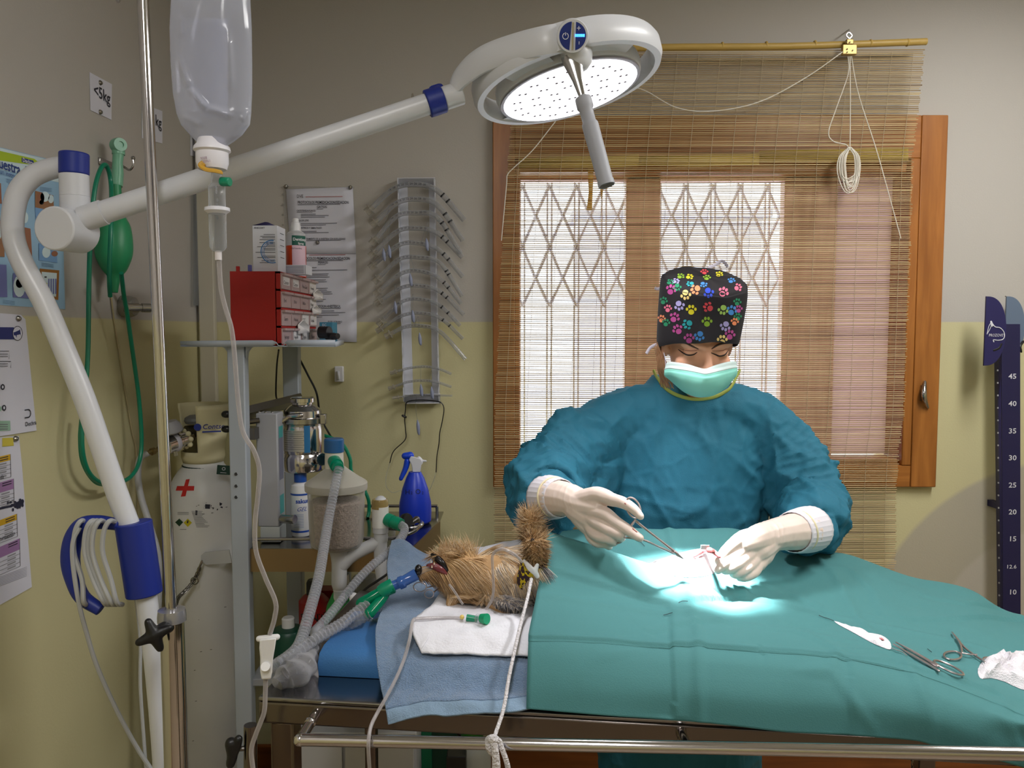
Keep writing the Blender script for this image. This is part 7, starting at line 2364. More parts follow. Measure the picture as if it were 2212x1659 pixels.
m_.limb([P(1078, 1602, 1.148), P(1086, 1622, 1.146), P(1094, 1645, 1.146), P(1102, 1680, 1.15)], [0.005, 0.004, 0.004, 0.004], 10)
m_.build('knot', mat('cotton_cord', (226, 222, 226)), rc_)
# clear reservoir bag at the left end of the table
rs = thing('reservoir_bag', 'clear plastic reservoir bag lying on the left end of the table', 'reservoir bag', P(640, 1520, 1.33))
m_ = MB()
pts = [(676, 1396, 1.41, 0.010), (664, 1414, 1.39, 0.016), (650, 1436, 1.36, 0.023), (636, 1455, 1.335, 0.024), (617, 1465, 1.325, 0.020), (598, 1478, 1.31, 0.010)]
q = sm([tuple(P(x, y, Y_)) + (r_,) for x, y, Y_, r_ in pts], 6)
m_.tube([p[:3] for p in q], [p[3] * (1 + 0.08 * sin(i * 1.1)) for i, p in enumerate(q)], 22, flat=1.25)
m_.build('bag_film', clear('bag_clear', tint=(222, 222, 226), base=0.10, edge=0.7, rough=0.06), rs)

# ------------------------------------------------------------------ what is seen under the table
xa, xb_ = P(604, 1600, 2.1).x, P(905, 1600, 2.1).x
zc_ = P(700, 1552, 2.1).z
MB().box(((xa + xb_) / 2, 2.21, zc_ / 2 + 0.04), (xb_ - xa, 0.34, zc_ - 0.1)).build('cabinet', mat('cabinet_grey', (196, 196, 198), 0.5), tro, bevel=0.004)
for f0, f1 in ((0.01, 0.49), (0.51, 0.99)):
    MB().box((xa + (xb_ - xa) * (f0 + f1) / 2, 2.032, zc_ / 2 + 0.04), ((xb_ - xa) * (f1 - f0), 0.016, zc_ - 0.12)).build('door', mat('cabinet_grey', (196, 196, 198)), tro, bevel=0.003)
gx = thing('green_crate', 'dark green plastic crate under the table beside the white cabinet', 'crate', (P(950, 1640, 2.2).x, 2.25, 0))
xa, xb_ = P(912, 1600, 2.15).x, P(995, 1600, 2.15).x
zc_ = P(700, 1560, 2.15).z
m_ = MB()
m_.box(((xa + xb_) / 2, 2.28, zc_ / 2), (xb_ - xa, 0.24, zc_))
m_.build('crate_body', mat('dark_green_crate', (10, 66, 48), 0.45), gx, bevel=0.004)
m_ = MB()
m_.box((xa + 0.012, 2.155, zc_ / 2), (0.028, 0.012, zc_ * 0.98))
m_.build('bright_edge', mat('crate_edge', (0, 122, 84), 0.45), gx)
db_ = thing('dark_bin', 'black box under the table in front of the green crate', 'box', (P(985, 1640, 1.96).x, 1.98, 0))
m_ = MB()
m_.box((P(985, 1630, 1.95).x, 1.97, P(985, 1640, 1.94).z / 2), (0.05, 0.04, P(985, 1640, 1.94).z))
m_.build('bin_body', M_black, db_, bevel=0.003)
o_ = V((P(1020, 1600, 2.05).x, 2.05, 0))
wb_ = thing('white_bottle', 'tall white bottle with green cap on the floor under the table', 'bottle', o_)
zq = lambda y: P(1020, y, 2.05).z
MB().lathe([(0.048, 0.0), (0.05, 0.02), (0.05, zq(1620)), (0.040, zq(1602)), (0.028, zq(1594))], o_, (0, 0, 1), 30).build('bottle_body', mat('bottle_grey', (200, 204, 204), 0.4), wb_)
MB().lathe([(0.030, zq(1597)), (0.030, zq(1570)), (0.026, zq(1562)), (0, zq(1562))], o_, (0, 0, 1), 26).build('cap', mat('leaf_green_cap', (24, 110, 24), 0.4), wb_)
cable([P(968, 1566, 2.08), P(985, 1582, 2.07), P(1000, 1600, 2.07), P(994, 1640, 2.07), P(1010, 1655, 2.07), P(1002, 1690, 2.07)], 0.003, M_black, 'black cable tangled under the table by the white bottle')
# ------------------------------------------------------------------ the dog, lying on its back with the head to the left
dog = thing('dog', 'small golden long haired dog lying on its back with head stretched left', 'dog', P(1080, 1320, 1.56))
m_ = MB()
L = lambda pts, r, s=14: m_.limb([P(*p) for p in pts], r, s)
L([(1048, 1240, 1.59), (1100, 1238, 1.60), (1180, 1248, 1.60), (1300, 1268, 1.60), (1450, 1276, 1.59), (1580, 1280, 1.58)], [0.040, 0.050, 0.050, 0.036, 0.034, 0.030], 18)
L([(1050, 1242, 1.59), (1012, 1236, 1.58)], [0.040, 0.036])
m_.ball(P(985, 1232, 1.575), (0.044, 0.040, 0.040))
L([(962, 1232, 1.56), (934, 1238, 1.545), (911, 1238, 1.535)], [0.026, 0.018, 0.013])
L([(972, 1212, 1.565), (950, 1206, 1.56), (937, 1201, 1.555)], [0.015, 0.011, 0.008])
L([(1000, 1205, 1.59), (975, 1192, 1.585), (952, 1184, 1.58)], [0.015, 0.011, 0.006])
L([(990, 1275, 1.55), (975, 1300, 1.53), (968, 1312, 1.52)], [0.016, 0.012, 0.006])
L([(1125, 1262, 1.555), (1148, 1240, 1.515), (1157, 1205, 1.50), (1156, 1180, 1.495)], [0.026, 0.017, 0.021, 0.023])
L([(1110, 1240, 1.635), (1140, 1205, 1.64), (1148, 1160, 1.64), (1147, 1122, 1.63), (1140, 1108, 1.625)], [0.026, 0.018, 0.019, 0.018, 0.009])
L([(1062, 1300, 1.535), (1085, 1318, 1.50), (1112, 1328, 1.485)], [0.016, 0.0115, 0.009])
L([(1560, 1290, 1.58), (1640, 1312, 1.55), (1690, 1322, 1.53)], [0.033, 0.018, 0.012])
L([(1560, 1290, 1.60), (1640, 1290, 1.66), (1700, 1300, 1.68)], [0.033, 0.018, 0.012])
body, nrm = remesh(m_, 0.0042, 4)
M_dog = mat('dog_coat', (176, 140, 98), 0.85, vary=0.3, vscale=40)
body.build('body', M_dog, dog)
DB = BVHTree.FromPolygons(body.v, body.f)
# long coat: one strand at a time, coloured by the region it grows from
FURC = [(202, 166, 118), (152, 116, 78), (222, 196, 160), (166, 160, 160), (234, 218, 196), (114, 90, 66), (92, 92, 98)]
M_fur = [mat('fur_%s' % n_, c_, 0.6) for n_, c_ in zip(('gold', 'rust', 'fawn', 'silver', 'cream', 'brown', 'slate'), FURC)]
def topx(p):
    d = p - V((0, 0, ZC))
    f_ = d.y * cos(PITCH) - d.z * sin(PITCH)
    return CX + F_PX * d.x / f_, CY - F_PX * (d.y * sin(PITCH) + d.z * cos(PITCH)) / f_
fur = MB()
random.seed(5)
tri = [f for f in body.f]
areas, tot = [], 0
for f in tri:
    a_ = (body.v[f[1]] - body.v[f[0]]).cross(body.v[f[2]] - body.v[f[0]]).length
    tot += a_
    areas.append(tot)
import bisect
cnt = 0
while cnt < 15000:
    f = tri[min(len(tri) - 1, bisect.bisect(areas, random.uniform(0, tot)))]
    w_ = [random.random() for _ in f]
    p = sum((body.v[i] * a_ for i, a_ in zip(f, w_)), V((0, 0, 0))) / sum(w_)
    n_ = sum((nrm[i] for i in f), V((0, 0, 0))).normalized()
    px_, py_ = topx(p)
    if px_ > 1182 or n_.dot(p - V((0, 0, ZC))) > 0.35 * (p - V((0, 0, ZC))).length:
        continue
    head, paw = px_ < 1030, (px_ > 1118 and py_ < 1222)
    if px_ < 925 and random.random() < 0.5:
        continue
    if px_ < 960 and 1205 < py_ < 1232:
        continue
    if head:
        flow = V((1.0, -0.15, -0.35)) if py_ > 1205 else V((-0.55, -0.1, 0.45))
        ln_ = 0.014 + 0.030 * min(1, max(0, (px_ - 915) / 70))
        c_ = random.choice((0, 0, 1, 2, 0) if px_ > 950 else (1, 1, 5, 0, 1))
        if py_ < 1200:
            c_ = random.choice((0, 0, 2, 2, 4))
            ln_ *= random.uniform(0.3, 0.85)
            flow = V((random.uniform(-0.9, 0.7), -0.2, random.uniform(0, 0.6)))
    elif paw:
        flow = V((random.uniform(-0.7, 0.5), -0.25, random.uniform(0.1, 0.8))) if py_ < 1165 else V((random.uniform(-0.6, 0.6), -0.8, -0.1))
        ln_ = random.uniform(0.012, 0.027) if py_ < 1165 else random.uniform(0.008, 0.019)
        c_ = random.choice((0, 2, 2, 1)) if py_ < 1150 else random.choice((0, 1, 5, 2))
    else:
        flow = V((0.75, -0.3, -0.6))
        ln_ = random.uniform(0.028, 0.052)
        g_ = (px_ - 1060) / 60 + (py_ - 1270) / 45
        c_ = random.choice((3, 6, 3, 6, 4)) if g_ > 0.7 else (random.choice((2, 4, 3, 2)) if px_ > 1065 else random.choice((0, 2, 2, 0, 4)))
    ln_ *= random.uniform(0.7, 1.25)
    sw_ = noise.noise_vector(p * 22) * 0.95
    d = (n_ * (0.75 if not paw else 0.7) + flow * 0.8 + sw_).normalized()
    q, rr_ = [p - n_ * 0.001], [0.0006]
    for k in range(1, 5):
        d = (d + flow * 0.14 + V((0, 0, -0.22 if not (paw or py_ < 1200) else 0.02)) + noise.noise_vector(p * 40 + V((k, 0, 0))) * 0.12).normalized()
        nx_ = q[-1] + d * (ln_ / 4)
        zf_ = 0.986 if p.y < 1.53 and px_ > 960 else 0.97
        if nx_.z < zf_:
            nx_.z = zf_ + random.uniform(0, 0.005)
        q.append(nx_)
        rr_.append(0.0006 * (1 - k / 4.6))
    fur.mat(c_).tube(q, rr_, 3, cap=False)
    cnt += 1
fo_ = fur.build('fur', M_fur, dog, angle=180)
fo_['kind'] = 'stuff'
m_ = MB()
m_.ball(P(904, 1231, 1.523), (0.0075, 0.010, 0.0105))
m_.ball(P(902, 1238, 1.517), (0.004, 0.005, 0.004))
m_.build('nose', mat('wet_black', (16, 14, 16), 0.25), dog)
m_ = MB()
m_.limb([P(934, 1199, 1.545), P(945, 1207, 1.54), P(956, 1217, 1.535), P(966, 1232, 1.535)], [0.004, 0.0065, 0.006, 0.003], 12)
m_.build('lower_lip', mat('wet_black', (16, 14, 16)), dog)
m_ = MB()
m_.limb([P(925, 1222, 1.533), P(938, 1223, 1.532), P(952, 1230, 1.532), P(964, 1239, 1.533)], [0.004, 0.0065, 0.007, 0.003], 12)
m_.build('gum', mat('gum_red', (112, 50, 54), 0.3), dog)
for x, y in ((931, 1212), (933, 1223), (938, 1216)):
    m_ = MB()
    m_.tube([P(x, y + 3, 1.524), P(x, y - 2, 1.523)], [0.0016, 0.0004], 8)
    m_.build('tooth', mat('tooth_ivory', (226, 214, 190), 0.3), dog)
for x, y in ((1150, 1168), (1164, 1176), (1151, 1190), (1168, 1192)):
    m_ = MB()
    m_.ball(P(x, y, 1.4815), (0.0042, 0.004, 0.0048), seg=10, rings=8)
    m_.build('toe_pad', mat('pad_black', (46, 36, 34), 0.6), dog)
M_band = mat('bandage_print', (30, 22, 30), 0.8)
nt, b = nodes_of(M_band)
tc = nt.nodes.new('ShaderNodeTexCoord')
vo = nt.nodes.new('ShaderNodeTexNoise')
vo.inputs['Scale'].default_value = 95
cr = nt.nodes.new('ShaderNodeValToRGB')
cr.color_ramp.interpolation = 'CONSTANT'
cr.color_ramp.elements[0].color = rgb(54, 34, 44)
cr.color_ramp.elements[1].color = rgb(214, 190, 20)
cr.color_ramp.elements[1].position = 0.53
nt.links.new(tc.outputs['Object'], vo.inputs['Vector'])
nt.links.new(vo.outputs[0], cr.inputs[0])
nt.links.new(cr.outputs[0], b.inputs['Base Color'])
m_ = MB()
m_.tube([P(1154, 1209, 1.50), P(1153, 1222, 1.505), P(1148, 1246, 1.52), P(1143, 1256, 1.53)], [0.0225, 0.0265, 0.0275, 0.026], 22)
m_.build('bandage', M_band, dog)
m_ = MB()
m_.limb([P(1133, 1212, 1.478), P(1144, 1226, 1.47), P(1154, 1238, 1.47)], [0.004, 0.007, 0.005], 10, flat=0.5)
m_.limb([P(1160, 1222, 1.472), P(1156, 1234, 1.47), P(1161, 1245, 1.474)], [0.005, 0.006, 0.005], 10, flat=0.5)
o2, _ = remesh(m_, 0.0014, 3)
o2.build('paw_tape', mat('tape_white', (230, 230, 234), 0.6), dog)

# ------------------------------------------------------------------ the surgeon
per = thing('person', 'person in teal surgical gown, paw print cap and green mask operating at the table', 'person', (0.44, 1.98, 0))
TH = radians(20)
HX, HF, HU = V((1, 0, 0)), V((0.05, -cos(TH), -sin(TH))).normalized(), None
HX = V((cos(0.05), sin(0.05), 0))
HU = HX.cross(HF).normalized()
if HU.z < 0:
    HU = -HU
HC0 = V(((1519 - CX) / F_PX * 1.76, 1.81, 1.482))
HL = lambda x, y, z: HC0 + HX * x + HF * y + HU * z
HM_ = Matrix((HX, HF, HU)).transposed().to_4x4()
m_ = MB()
m_.ball(HL(0, -0.012, 0.035), (0.074, 0.090, 0.085), HM_, 24, 16)
m_.ball(HL(0, 0.016, -0.026), (0.064, 0.068, 0.076), HM_, 24, 16)
m_.ball(HL(0, 0.030, -0.076), (0.038, 0.038, 0.034), HM_)
m_.limb([HL(0, 0.076, 0.004), HL(0, 0.088, -0.016), HL(0, 0.098, -0.034)], [0.009, 0.010, 0.013])
for s_ in (-1, 1):
    m_.limb([HL(s_ * 0.050, 0.060, 0.017), HL(s_ * 0.032, 0.071, 0.021), HL(s_ * 0.010, 0.076, 0.014)], [0.009, 0.0105, 0.009])
    m_.ball(HL(s_ * 0.035, 0.0655, -0.003), (0.0165, 0.0125, 0.0125), HM_)
    m_.ball(HL(s_ * 0.036, 0.052, -0.032), 0.026, HM_)
    m_.ball(HL(s_ * 0.073, -0.006, -0.012), (0.009, 0.018, 0.030), HM_)
    m_.ball(HL(s_ * 0.012, 0.090, -0.038), 0.008)
m_.limb([HL(0, -0.03, -0.05), P(1515, 862, 1.955), P(1508, 900, 2.0)], [0.052, 0.048, 0.055], 20)
# trunk, arms inside the sleeves, legs
m_.lathe([(0.02, 0.80), (0.15, 0.86), (0.155, 0.95), (0.14, 1.1), (0.16, 1.22), (0.15, 1.31), (0.06, 1.36)], (0.435, 2.0, 0), (0, 0, 1), 24, sx=0.55)
ARM_L = [(1318, 918, 1.97), (1240, 975, 1.92), (1182, 1040, 1.84), (1186, 1068, 1.74), (1228, 1078, 1.62)]
ARM_R = [(1642, 914, 1.98), (1704, 992, 1.95), (1754, 1088, 1.88), (1752, 1128, 1.76), (1705, 1148, 1.62)]
for A_ in (ARM_L, ARM_R):
    m_.limb([P(*p) for p in A_], [0.052, 0.044, 0.040, 0.034, 0.025], 14)
for s_ in (-1, 1):
    m_.limb([V((0.435 + s_ * 0.08, 1.98, 0.86)), V((0.435 + s_ * 0.09, 1.97, 0.48)), V((0.435 + s_ * 0.095, 1.99, 0.09))], [0.085, 0.055, 0.038], 16)
    m_.limb([V((0.435 + s_ * 0.095, 2.0, 0.05)), V((0.435 + s_ * 0.10, 1.87, 0.035))], [0.04, 0.03], 12)
bd, bn = remesh(m_, 0.0042, 3)
BB = BVHTree.FromPolygons(bd.v, bd.f)
M_skin = mat('skin', (222, 168, 140), 0.5, sss=0.06, vary=0.05, vscale=30)
bd.build('body', M_skin, per)
def on_body(px, py, lift=0.001, bv=None):
    r_ = ray(px, py).normalized()
    h = (bv or BB).ray_cast(V((0, 0, ZC)), r_)
    return (h[0] - r_ * lift) if h[0] else P(px, py, 1.75)
def strip_on(pts, w_, name, m, par=per):
    mb = MB()
    q = sm([(p[0], p[1], 0) for p in pts], 6)
    mb.tube([on_body(p[0], p[1], 0.0004) for p in q], [w_ * (0.35 + 0.65 * sin(pi * (i + 0.6) / (len(q) + 0.4))) for i in range(len(q))], 6, flat=0.7)
    return mb.build(name, m, par)
M_brow = mat('brow_brown', (62, 40, 32), 0.8)
M_lash = mat('lash_dark', (34, 22, 22), 0.7)
strip_on([(1462, 739), (1481, 741), (1494, 747), (1509, 754)], 0.0024, 'eyebrow', M_brow)
strip_on([(1537, 754), (1549, 746), (1561, 742), (1580, 741)], 0.0024, 'eyebrow', M_brow)
strip_on([(1465, 755), (1475, 762), (1486, 767), (1498, 766), (1506, 761)], 0.0018, 'eyelashes', M_lash)
strip_on([(1536, 762), (1546, 766), (1555, 769), (1566, 766), (1573, 757)], 0.0018, 'eyelashes', M_lash)
M_lid = mat('lid_crease', (150, 98, 82), 0.6)
strip_on([(1468, 753), (1482, 757), (1496, 758), (1505, 757)], 0.0008, 'eyelid_crease', M_lid)
strip_on([(1538, 757), (1550, 758), (1562, 757), (1571, 752)], 0.0008, 'eyelid_crease', M_lid)
# hair beside the cap and under the ear
m_ = MB()
random.seed(21)
for k in range(46):
    x0 = random.uniform(1424, 1438)
    q = [P(x0, random.uniform(722, 745), 1.83), P(x0 - random.uniform(0, 8), 770 + random.uniform(-8, 8), 1.82), P(x0 + random.uniform(-8, 10), 800, 1.82), P(x0 + random.uniform(0, 22), 828 + random.uniform(-6, 12), 1.845)]
    m_.tube(sm(q, 5), 0.0012, 4)
for k in range(14):
    x0 = random.uniform(1422, 1432)
    m_.tube(sm([P(x0, 735, 1.83), P(x0 - random.uniform(3, 9), 750, 1.82), P(x0 - random.uniform(-4, 12), 768, 1.82)], 5), [0.0011] * 10 + [0.0006], 4)
m_.build('hair', mat('hair_brown', (150, 112, 82), 0.5), per)
# cap
CA, CB_ = 0.0895, 0.107
cp = MB()
def low_z(a):     # a: 0 = right ear, pi/2 = forehead
    f_ = sin(a)
    return 0.033 * max(0, f_) - 0.030 * (1 - abs(f_)) * 0.6 + (-0.055 * (-f_) if f_ < 0 else 0)
prof = [(0.965, 0.0), (0.995, 0.10), (1.02, 0.45), (1.03, 0.8), (1.015, 0.985), (0.985, 1.0), (0.975, 1.02), (0.93, 1.16), (0.80, 1.27), (0.6, 1.34), (0.33, 1.375), (0.02, 1.385)]
rows = []
for r_, t_ in prof:
    row = []
    for k in range(64):
        a_ = 2 * pi * k / 64
        z0 = low_z(a_)
        z_ = z0 + (0.136 - z0) * t_ if t_ <= 1 else 0.136 + 0.036 * (t_ - 1)
        sq = (abs(cos(a_)) ** 4 + abs(sin(a_)) ** 4) ** -0.06
        rr2 = r_ * (1 + 0.012 * noise.noise(V((cos(a_) * 3, sin(a_) * 3, t_ * 2))) + (0.010 * sin(a_ * 9 + 1) * max(0, 1 - abs(t_ - 0.97) / 0.12)))
        row.append(HL(CA * rr2 * sq * cos(a_), -0.008 + CB_ * rr2 * sq * sin(a_), z_ + 0.004 * noise.noise(V((cos(a_) * 2, sin(a_) * 2, 7 + t_)))))
    rows.append(row)
rows = [[V(c_[i]) for c_ in [sm([tuple(r[k]) for r in rows], 4) for k in range(64)]] for i in range((len(rows) - 1) * 4 + 1)]
cp.grid(rows, closed=True)
cap_ = cp.build('surgical_cap', mat('cap_black', (20, 15, 22), 0.85), per, angle=70)
CBV = BVHTree.FromPolygons([p for r in rows for p in r], [(i * 64 + k, i * 64 + (k + 1) % 64, (i + 1) * 64 + (k + 1) % 64, (i + 1) * 64 + k) for i in range(len(rows) - 1) for k in range(64)])
PAWC = {'y': (226, 214, 40), 'r': (216, 70, 80), 'g': (140, 180, 50), 'l': (160, 196, 96), 't': (40, 160, 170), 'b': (70, 140, 214), 'd': (40, 70, 190), 'p': (224, 110, 140), 'm': (176, 70, 140), 'v': (170, 160, 214), 'o': (236, 140, 96), 'e': (30, 130, 90), 'c': (236, 206, 130)}
PK = list(PAWC)
pw = MB()
def paw(px, py, c_, rot, sz=9.5, fy=1.0):
    """a paw mark printed on the cap"""
    ca, sa = cos(radians(rot)), sin(radians(rot))
    for cx, cy, rx, ry in ((0, 0.34, 0.54, 0.46), (-0.76, -0.22, 0.24, 0.31), (-0.29, -0.70, 0.25, 0.33), (0.29, -0.70, 0.25, 0.33), (0.76, -0.22, 0.24, 0.31)):
        pts = []
        for k in range(10):
            a_ = 2 * pi * k / 10
            x, y = (cx + rx * cos(a_)) * sz, (cy + ry * sin(a_) * (1 if cy < 0 or sin(a_) > 0 else 1.25)) * sz
            r_ = ray(px + x * ca - y * sa, py + (x * sa + y * ca) * fy).normalized()
            h = CBV.ray_cast(V((0, 0, ZC)), r_)
            if h[0] is None:
                break
            n_ = h[1] if h[1].dot(r_) < 0 else -h[1]
            pts.append(h[0] + n_ * 0.0007)
        if len(pts) == 10:
            pw.mat(PK.index(c_)).add(pts, [tuple(range(9, -1, -1))])
for x, y, c_, rot in ((515, 230, 'y', 60), (695, 240, 'g', 10), (670, 182, 'r', 0), (820, 205, 'y', 30), (945, 270, 'b', 20), (530, 300, 't', 240), (660, 305, 'b', 150), (375, 275, 'v', 60), (395, 330, 'e', 170), (480, 405, 'c', 170),
                      (330, 365, 'm', 20), (585, 355, 'o', 240), (712, 385, 'd', 160), (862, 390, 'p', 30), (1010, 340, 'p', 60), (255, 475, 'e', 20), (300, 555, 'p', 10), (415, 515, 'v', 160), (537, 570, 'y', 0), (715, 540, 'r', 300), (862, 558, 'l', 190), (948, 575, 'b', 20),
                      (1005, 490, 'e', 10), (365, 648, 'm', 30), (280, 700, 'e', 10), (235, 660, 'o', 10), (505, 708, 't', 240), (697, 692, 'g', 0), (885, 725, 'v', 200), (978, 690, 'o', 10), (402, 770, 'm', 330), (622, 825, 'b', 200), (930, 825, 'm', 10), (515, 862, 'm', 0), (852, 878, 'c', 0), (1018, 560, 'm', 0), (425, 225, 'g', 40), (1010, 640, 'e', 0), (320, 285, 'e', 50)):
    paw(1380 + x / 4.738, 550 + y / 4.738, c_, rot, 11.8 if 300 < x < 950 and y > 340 else 9, 0.7 if y < 330 else 1.0)
pw.build('paw_prints', [mat('paw_%s' % {'y': 'yellow', 'r': 'red', 'g': 'olive', 'l': 'lime', 't': 'teal', 'b': 'blue', 'd': 'royal', 'p': 'pink', 'm': 'magenta', 'v': 'lilac', 'o': 'coral', 'e': 'emerald', 'c': 'cream'}[k], PAWC[k], 0.85) for k in PK], cap_, smooth=False)
# mask
MK = [[(1440, 784, 1.775), (1450, 782, 1.762), (1481, 786, 1.737), (1508, 794, 1.722), (1524, 797, 1.712), (1545, 789, 1.722), (1576, 781, 1.742), (1590, 781, 1.768)],
      [(1436, 798, 1.775), (1449, 797, 1.757), (1480, 801, 1.728), (1508, 806, 1.710), (1525, 809, 1.700), (1548, 804, 1.710), (1578, 797, 1.738), (1592, 795, 1.768)],
      [(1435, 810, 1.777), (1450, 811, 1.757), (1478, 818, 1.724), (1506, 824, 1.705), (1524, 827, 1.697), (1548, 823, 1.707), (1577, 812, 1.738), (1592, 806, 1.770)],
      [(1438, 814, 1.784), (1456, 826, 1.770), (1478, 838, 1.742), (1502, 845, 1.722), (1521, 847, 1.716), (1546, 842, 1.725), (1573, 828, 1.752), (1590, 812, 1.776)],
      [(1440, 815, 1.796), (1460, 833, 1.785), (1480, 848, 1.768), (1500, 856, 1.754), (1519, 858, 1.748), (1544, 853, 1.757), (1570, 836, 1.776), (1588, 814, 1.788)]]
g_ = patch([[P(*q) for q in r] for r in MK], 7, 7)
g_ = [[p + V((0, -1, 0.2)) * (0.0022 * noise.noise(p * 45) + 0.0012 * sin(i * 1.3) * (1 if i < 12 else 0)) for p in r] for i, r in enumerate(g_)]
mk_ = MB()
mk_.mat(1).grid(g_[:8])
mk_.mat(0).grid(g_[7:])
M_mask = mat('mask_green', (136, 214, 200), 0.7)
mko = mk_.build('face_mask', [M_mask, mat('mask_pale', (202, 222, 222), 0.7)], per, solid=0.0012, angle=60)
m_ = MB()
def tie(pts, w_=0.0035):
    m_.tube(sm([P(*p) for p in pts], 6), w_, 6, flat=0.25, up=(0, 0, 1))
tie([(1438, 790, 1.776), (1436, 770, 1.80), (1430, 750, 1.835)])
tie([(1430, 742, 1.84), (1415, 745, 1.845), (1404, 752, 1.84), (1396, 764, 1.835)])
tie([(1428, 622, 1.85), (1420, 624, 1.86), (1414, 622, 1.86)])
tie([(1466, 598, 1.84), (1458, 590, 1.85), (1457, 584, 1.85)], 0.005)
tie([(1528, 580, 1.86), (1545, 572, 1.865), (1558, 564, 1.865), (1566, 568, 1.86), (1572, 577, 1.86)], 0.004)
tie([(1591, 790, 1.77), (1594, 770, 1.80), (1596, 750, 1.84)])
m_.build('mask_ties', mat('tie_white', (212, 206, 222), 0.7), per)
# gown
gm = MB()
TR = [(0.36, 0.205, 0.135), (0.60, 0.212, 0.140), (0.86, 0.214, 0.142), (1.0, 0.212, 0.138), (1.12, 0.212, 0.132), (1.22, 0.206, 0.122), (1.30, 0.178, 0.102), (1.345, 0.125, 0.100), (1.372, 0.092, 0.088), (1.39, 0.078, 0.076)]
rows = []
for z_, a_, b_ in sm(TR, 4):
    row = []
    for k in range(72):
        t_ = 2 * pi * k / 72
        fd = 1 + 0.018 * sin(t_ * 7 + z_ * 5) * max(0, min(1, (1.25 - z_) * 3))
        row.append(V((0.432 + a_ * fd * (abs(cos(t_)) ** 0.85) * (1 if cos(t_) > 0 else -1), 2.0 - 0.02 * max(0, (z_ - 1.1)) * 3 + b_ * fd * sin(t_), z_)))
    rows.append(row)
gm.grid(rows, closed=True)
n_ = len(gm.v) // 72
gm.f += [tuple(range(71, -1, -1)), tuple((n_ - 1) * 72 + k for k in range(72))]
gm.m += [0, 0]
for A_, R_ in ((ARM_L, [0.078, 0.080, 0.086, 0.072, 0.046]), (ARM_R, [0.076, 0.078, 0.078, 0.068, 0.046])):
    A2 = list(A_)
    x, y, Y_ = A2[-1]
    A2[-1] = (1190, 1070, 1.715) if A_ is ARM_L else (1754, 1140, 1.735)
    gm.limb([P(*p) for p in A2], R_, 24, 6)
gm.limb([P(1470, 868, 1.945), P(1390, 890, 1.96), P(1320, 915, 1.965)], [0.056, 0.062, 0.074], 20)
gm.limb([P(1555, 870, 1.945), P(1600, 888, 1.96), P(1642, 912, 1.975)], [0.056, 0.060, 0.072], 20)
gm.limb([P(1150, 1095, 1.80), P(1178, 1112, 1.75), P(1215, 1100, 1.70)], [0.052, 0.040, 0.03], 14)
gm.limb([P(1120, 1040, 1.84), P(1108, 1045, 1.83)], [0.03, 0.012], 10)
gm.limb([P(1760, 1146, 1.80), P(1735, 1162, 1.75), P(1704, 1176, 1.72)], [0.050, 0.036, 0.014], 14)
gm.limb([P(1768, 1012, 1.93), P(1800, 1004, 1.925), P(1813, 1000, 1.92)], [0.03, 0.014, 0.005], 10)
gm.limb([P(1230, 925, 1.92), P(1195, 945, 1.90), P(1170, 955, 1.88)], [0.045, 0.035, 0.02], 10)
gm.limb([P(1320, 950, 1.97), P(1285, 1030, 1.92), P(1262, 1075, 1.87)], [0.06, 0.06, 0.045], 16)
gm.limb([P(1655, 960, 1.98), P(1690, 1060, 1.94), P(1705, 1110, 1.90)], [0.06, 0.055, 0.04], 16)
gv, gn = remesh(gm, 0.0052, 4)
nv_ = []
axs = [[P(*p) for p in ARM_L], [P(*p) for p in ARM_R]]
def seg_near(p, ax):
    best = (9, 0)
    for i, (a_, b_) in enumerate(zip(ax, ax[1:])):
        d = b_ - a_
        t_ = max(0, min(1, (p - a_).dot(d) / d.length_squared))
        dd = (p - (a_ + d * t_)).length
        if dd < best[0]:
            best = (dd, i + t_)
    return best
for p, n_ in zip(gv.v, gn):
    dl, dr_ = seg_near(p, axs[0]), seg_near(p, axs[1])
    d_, t_ = min(dl, dr_)
    arm = max(0, min(1, (0.125 - d_) / 0.03)) * (1 if t_ > 0.35 else 0.4)
    rq = (1 - abs(noise.noise(V((p.x * 7 + p.z * 5, p.y * 6, p.z * 7 - p.x * 4)))) * 2.2)
    ridge = max(0, rq) ** 3
    h_ = 0.0045 * ridge - 0.002
    cr_ = crumple(V((p.x * 1.3 + p.z * 0.5, p.y, p.z * 0.7 - p.x * 0.4)), 7.5)
    h_ += 0.0085 * ((0.30 - min(0.30, cr_)) / 0.30) ** 1.5 * (0.4 + 0.9 * abs(noise.noise(p * 4)))
    h_ += 0.0022 * (0.2 - min(0.2, crumple(p + V((5, 3, 1)), 17.0))) / 0.2
    if arm > 0:
        ph = t_ * 15 + 4.5 * noise.noise(p * 5) + 3.0 * noise.noise(p * 9)
        bun = (1 - abs(sin(ph))) ** 1.5
        k_ = max(0.15, min(1, 1.2 - abs(t_ - 2.1) * 0.55))
        bun *= 0.5 + 0.5 * noise.noise(p * 9 + V((4, 4, 4)))
        h_ += arm * k_ * (0.014 * bun - 0.003) + arm * 0.010 * (0.4 - min(0.4, crumple(V((p.x + p.z, p.y * 0.6, p.z - p.x * 0.6)), 10))) / 0.4
    # armpit folds running down the chest
    for x0, zs_ in ((0.235, 1.2), (0.205, 1.15), (0.615, 1.2), (0.650, 1.12)):
        if n_.y < 0 and 0.95 < p.z < 1.3 and arm < 0.4:
            h_ -= 0.008 * exp(-((p.x - x0 - (p.z - 1.1) * 0.05) / 0.008) ** 2) * min(1, (1.3 - p.z) * 8)
    nv_.append(p + n_ * h_)
gv.v = nv_
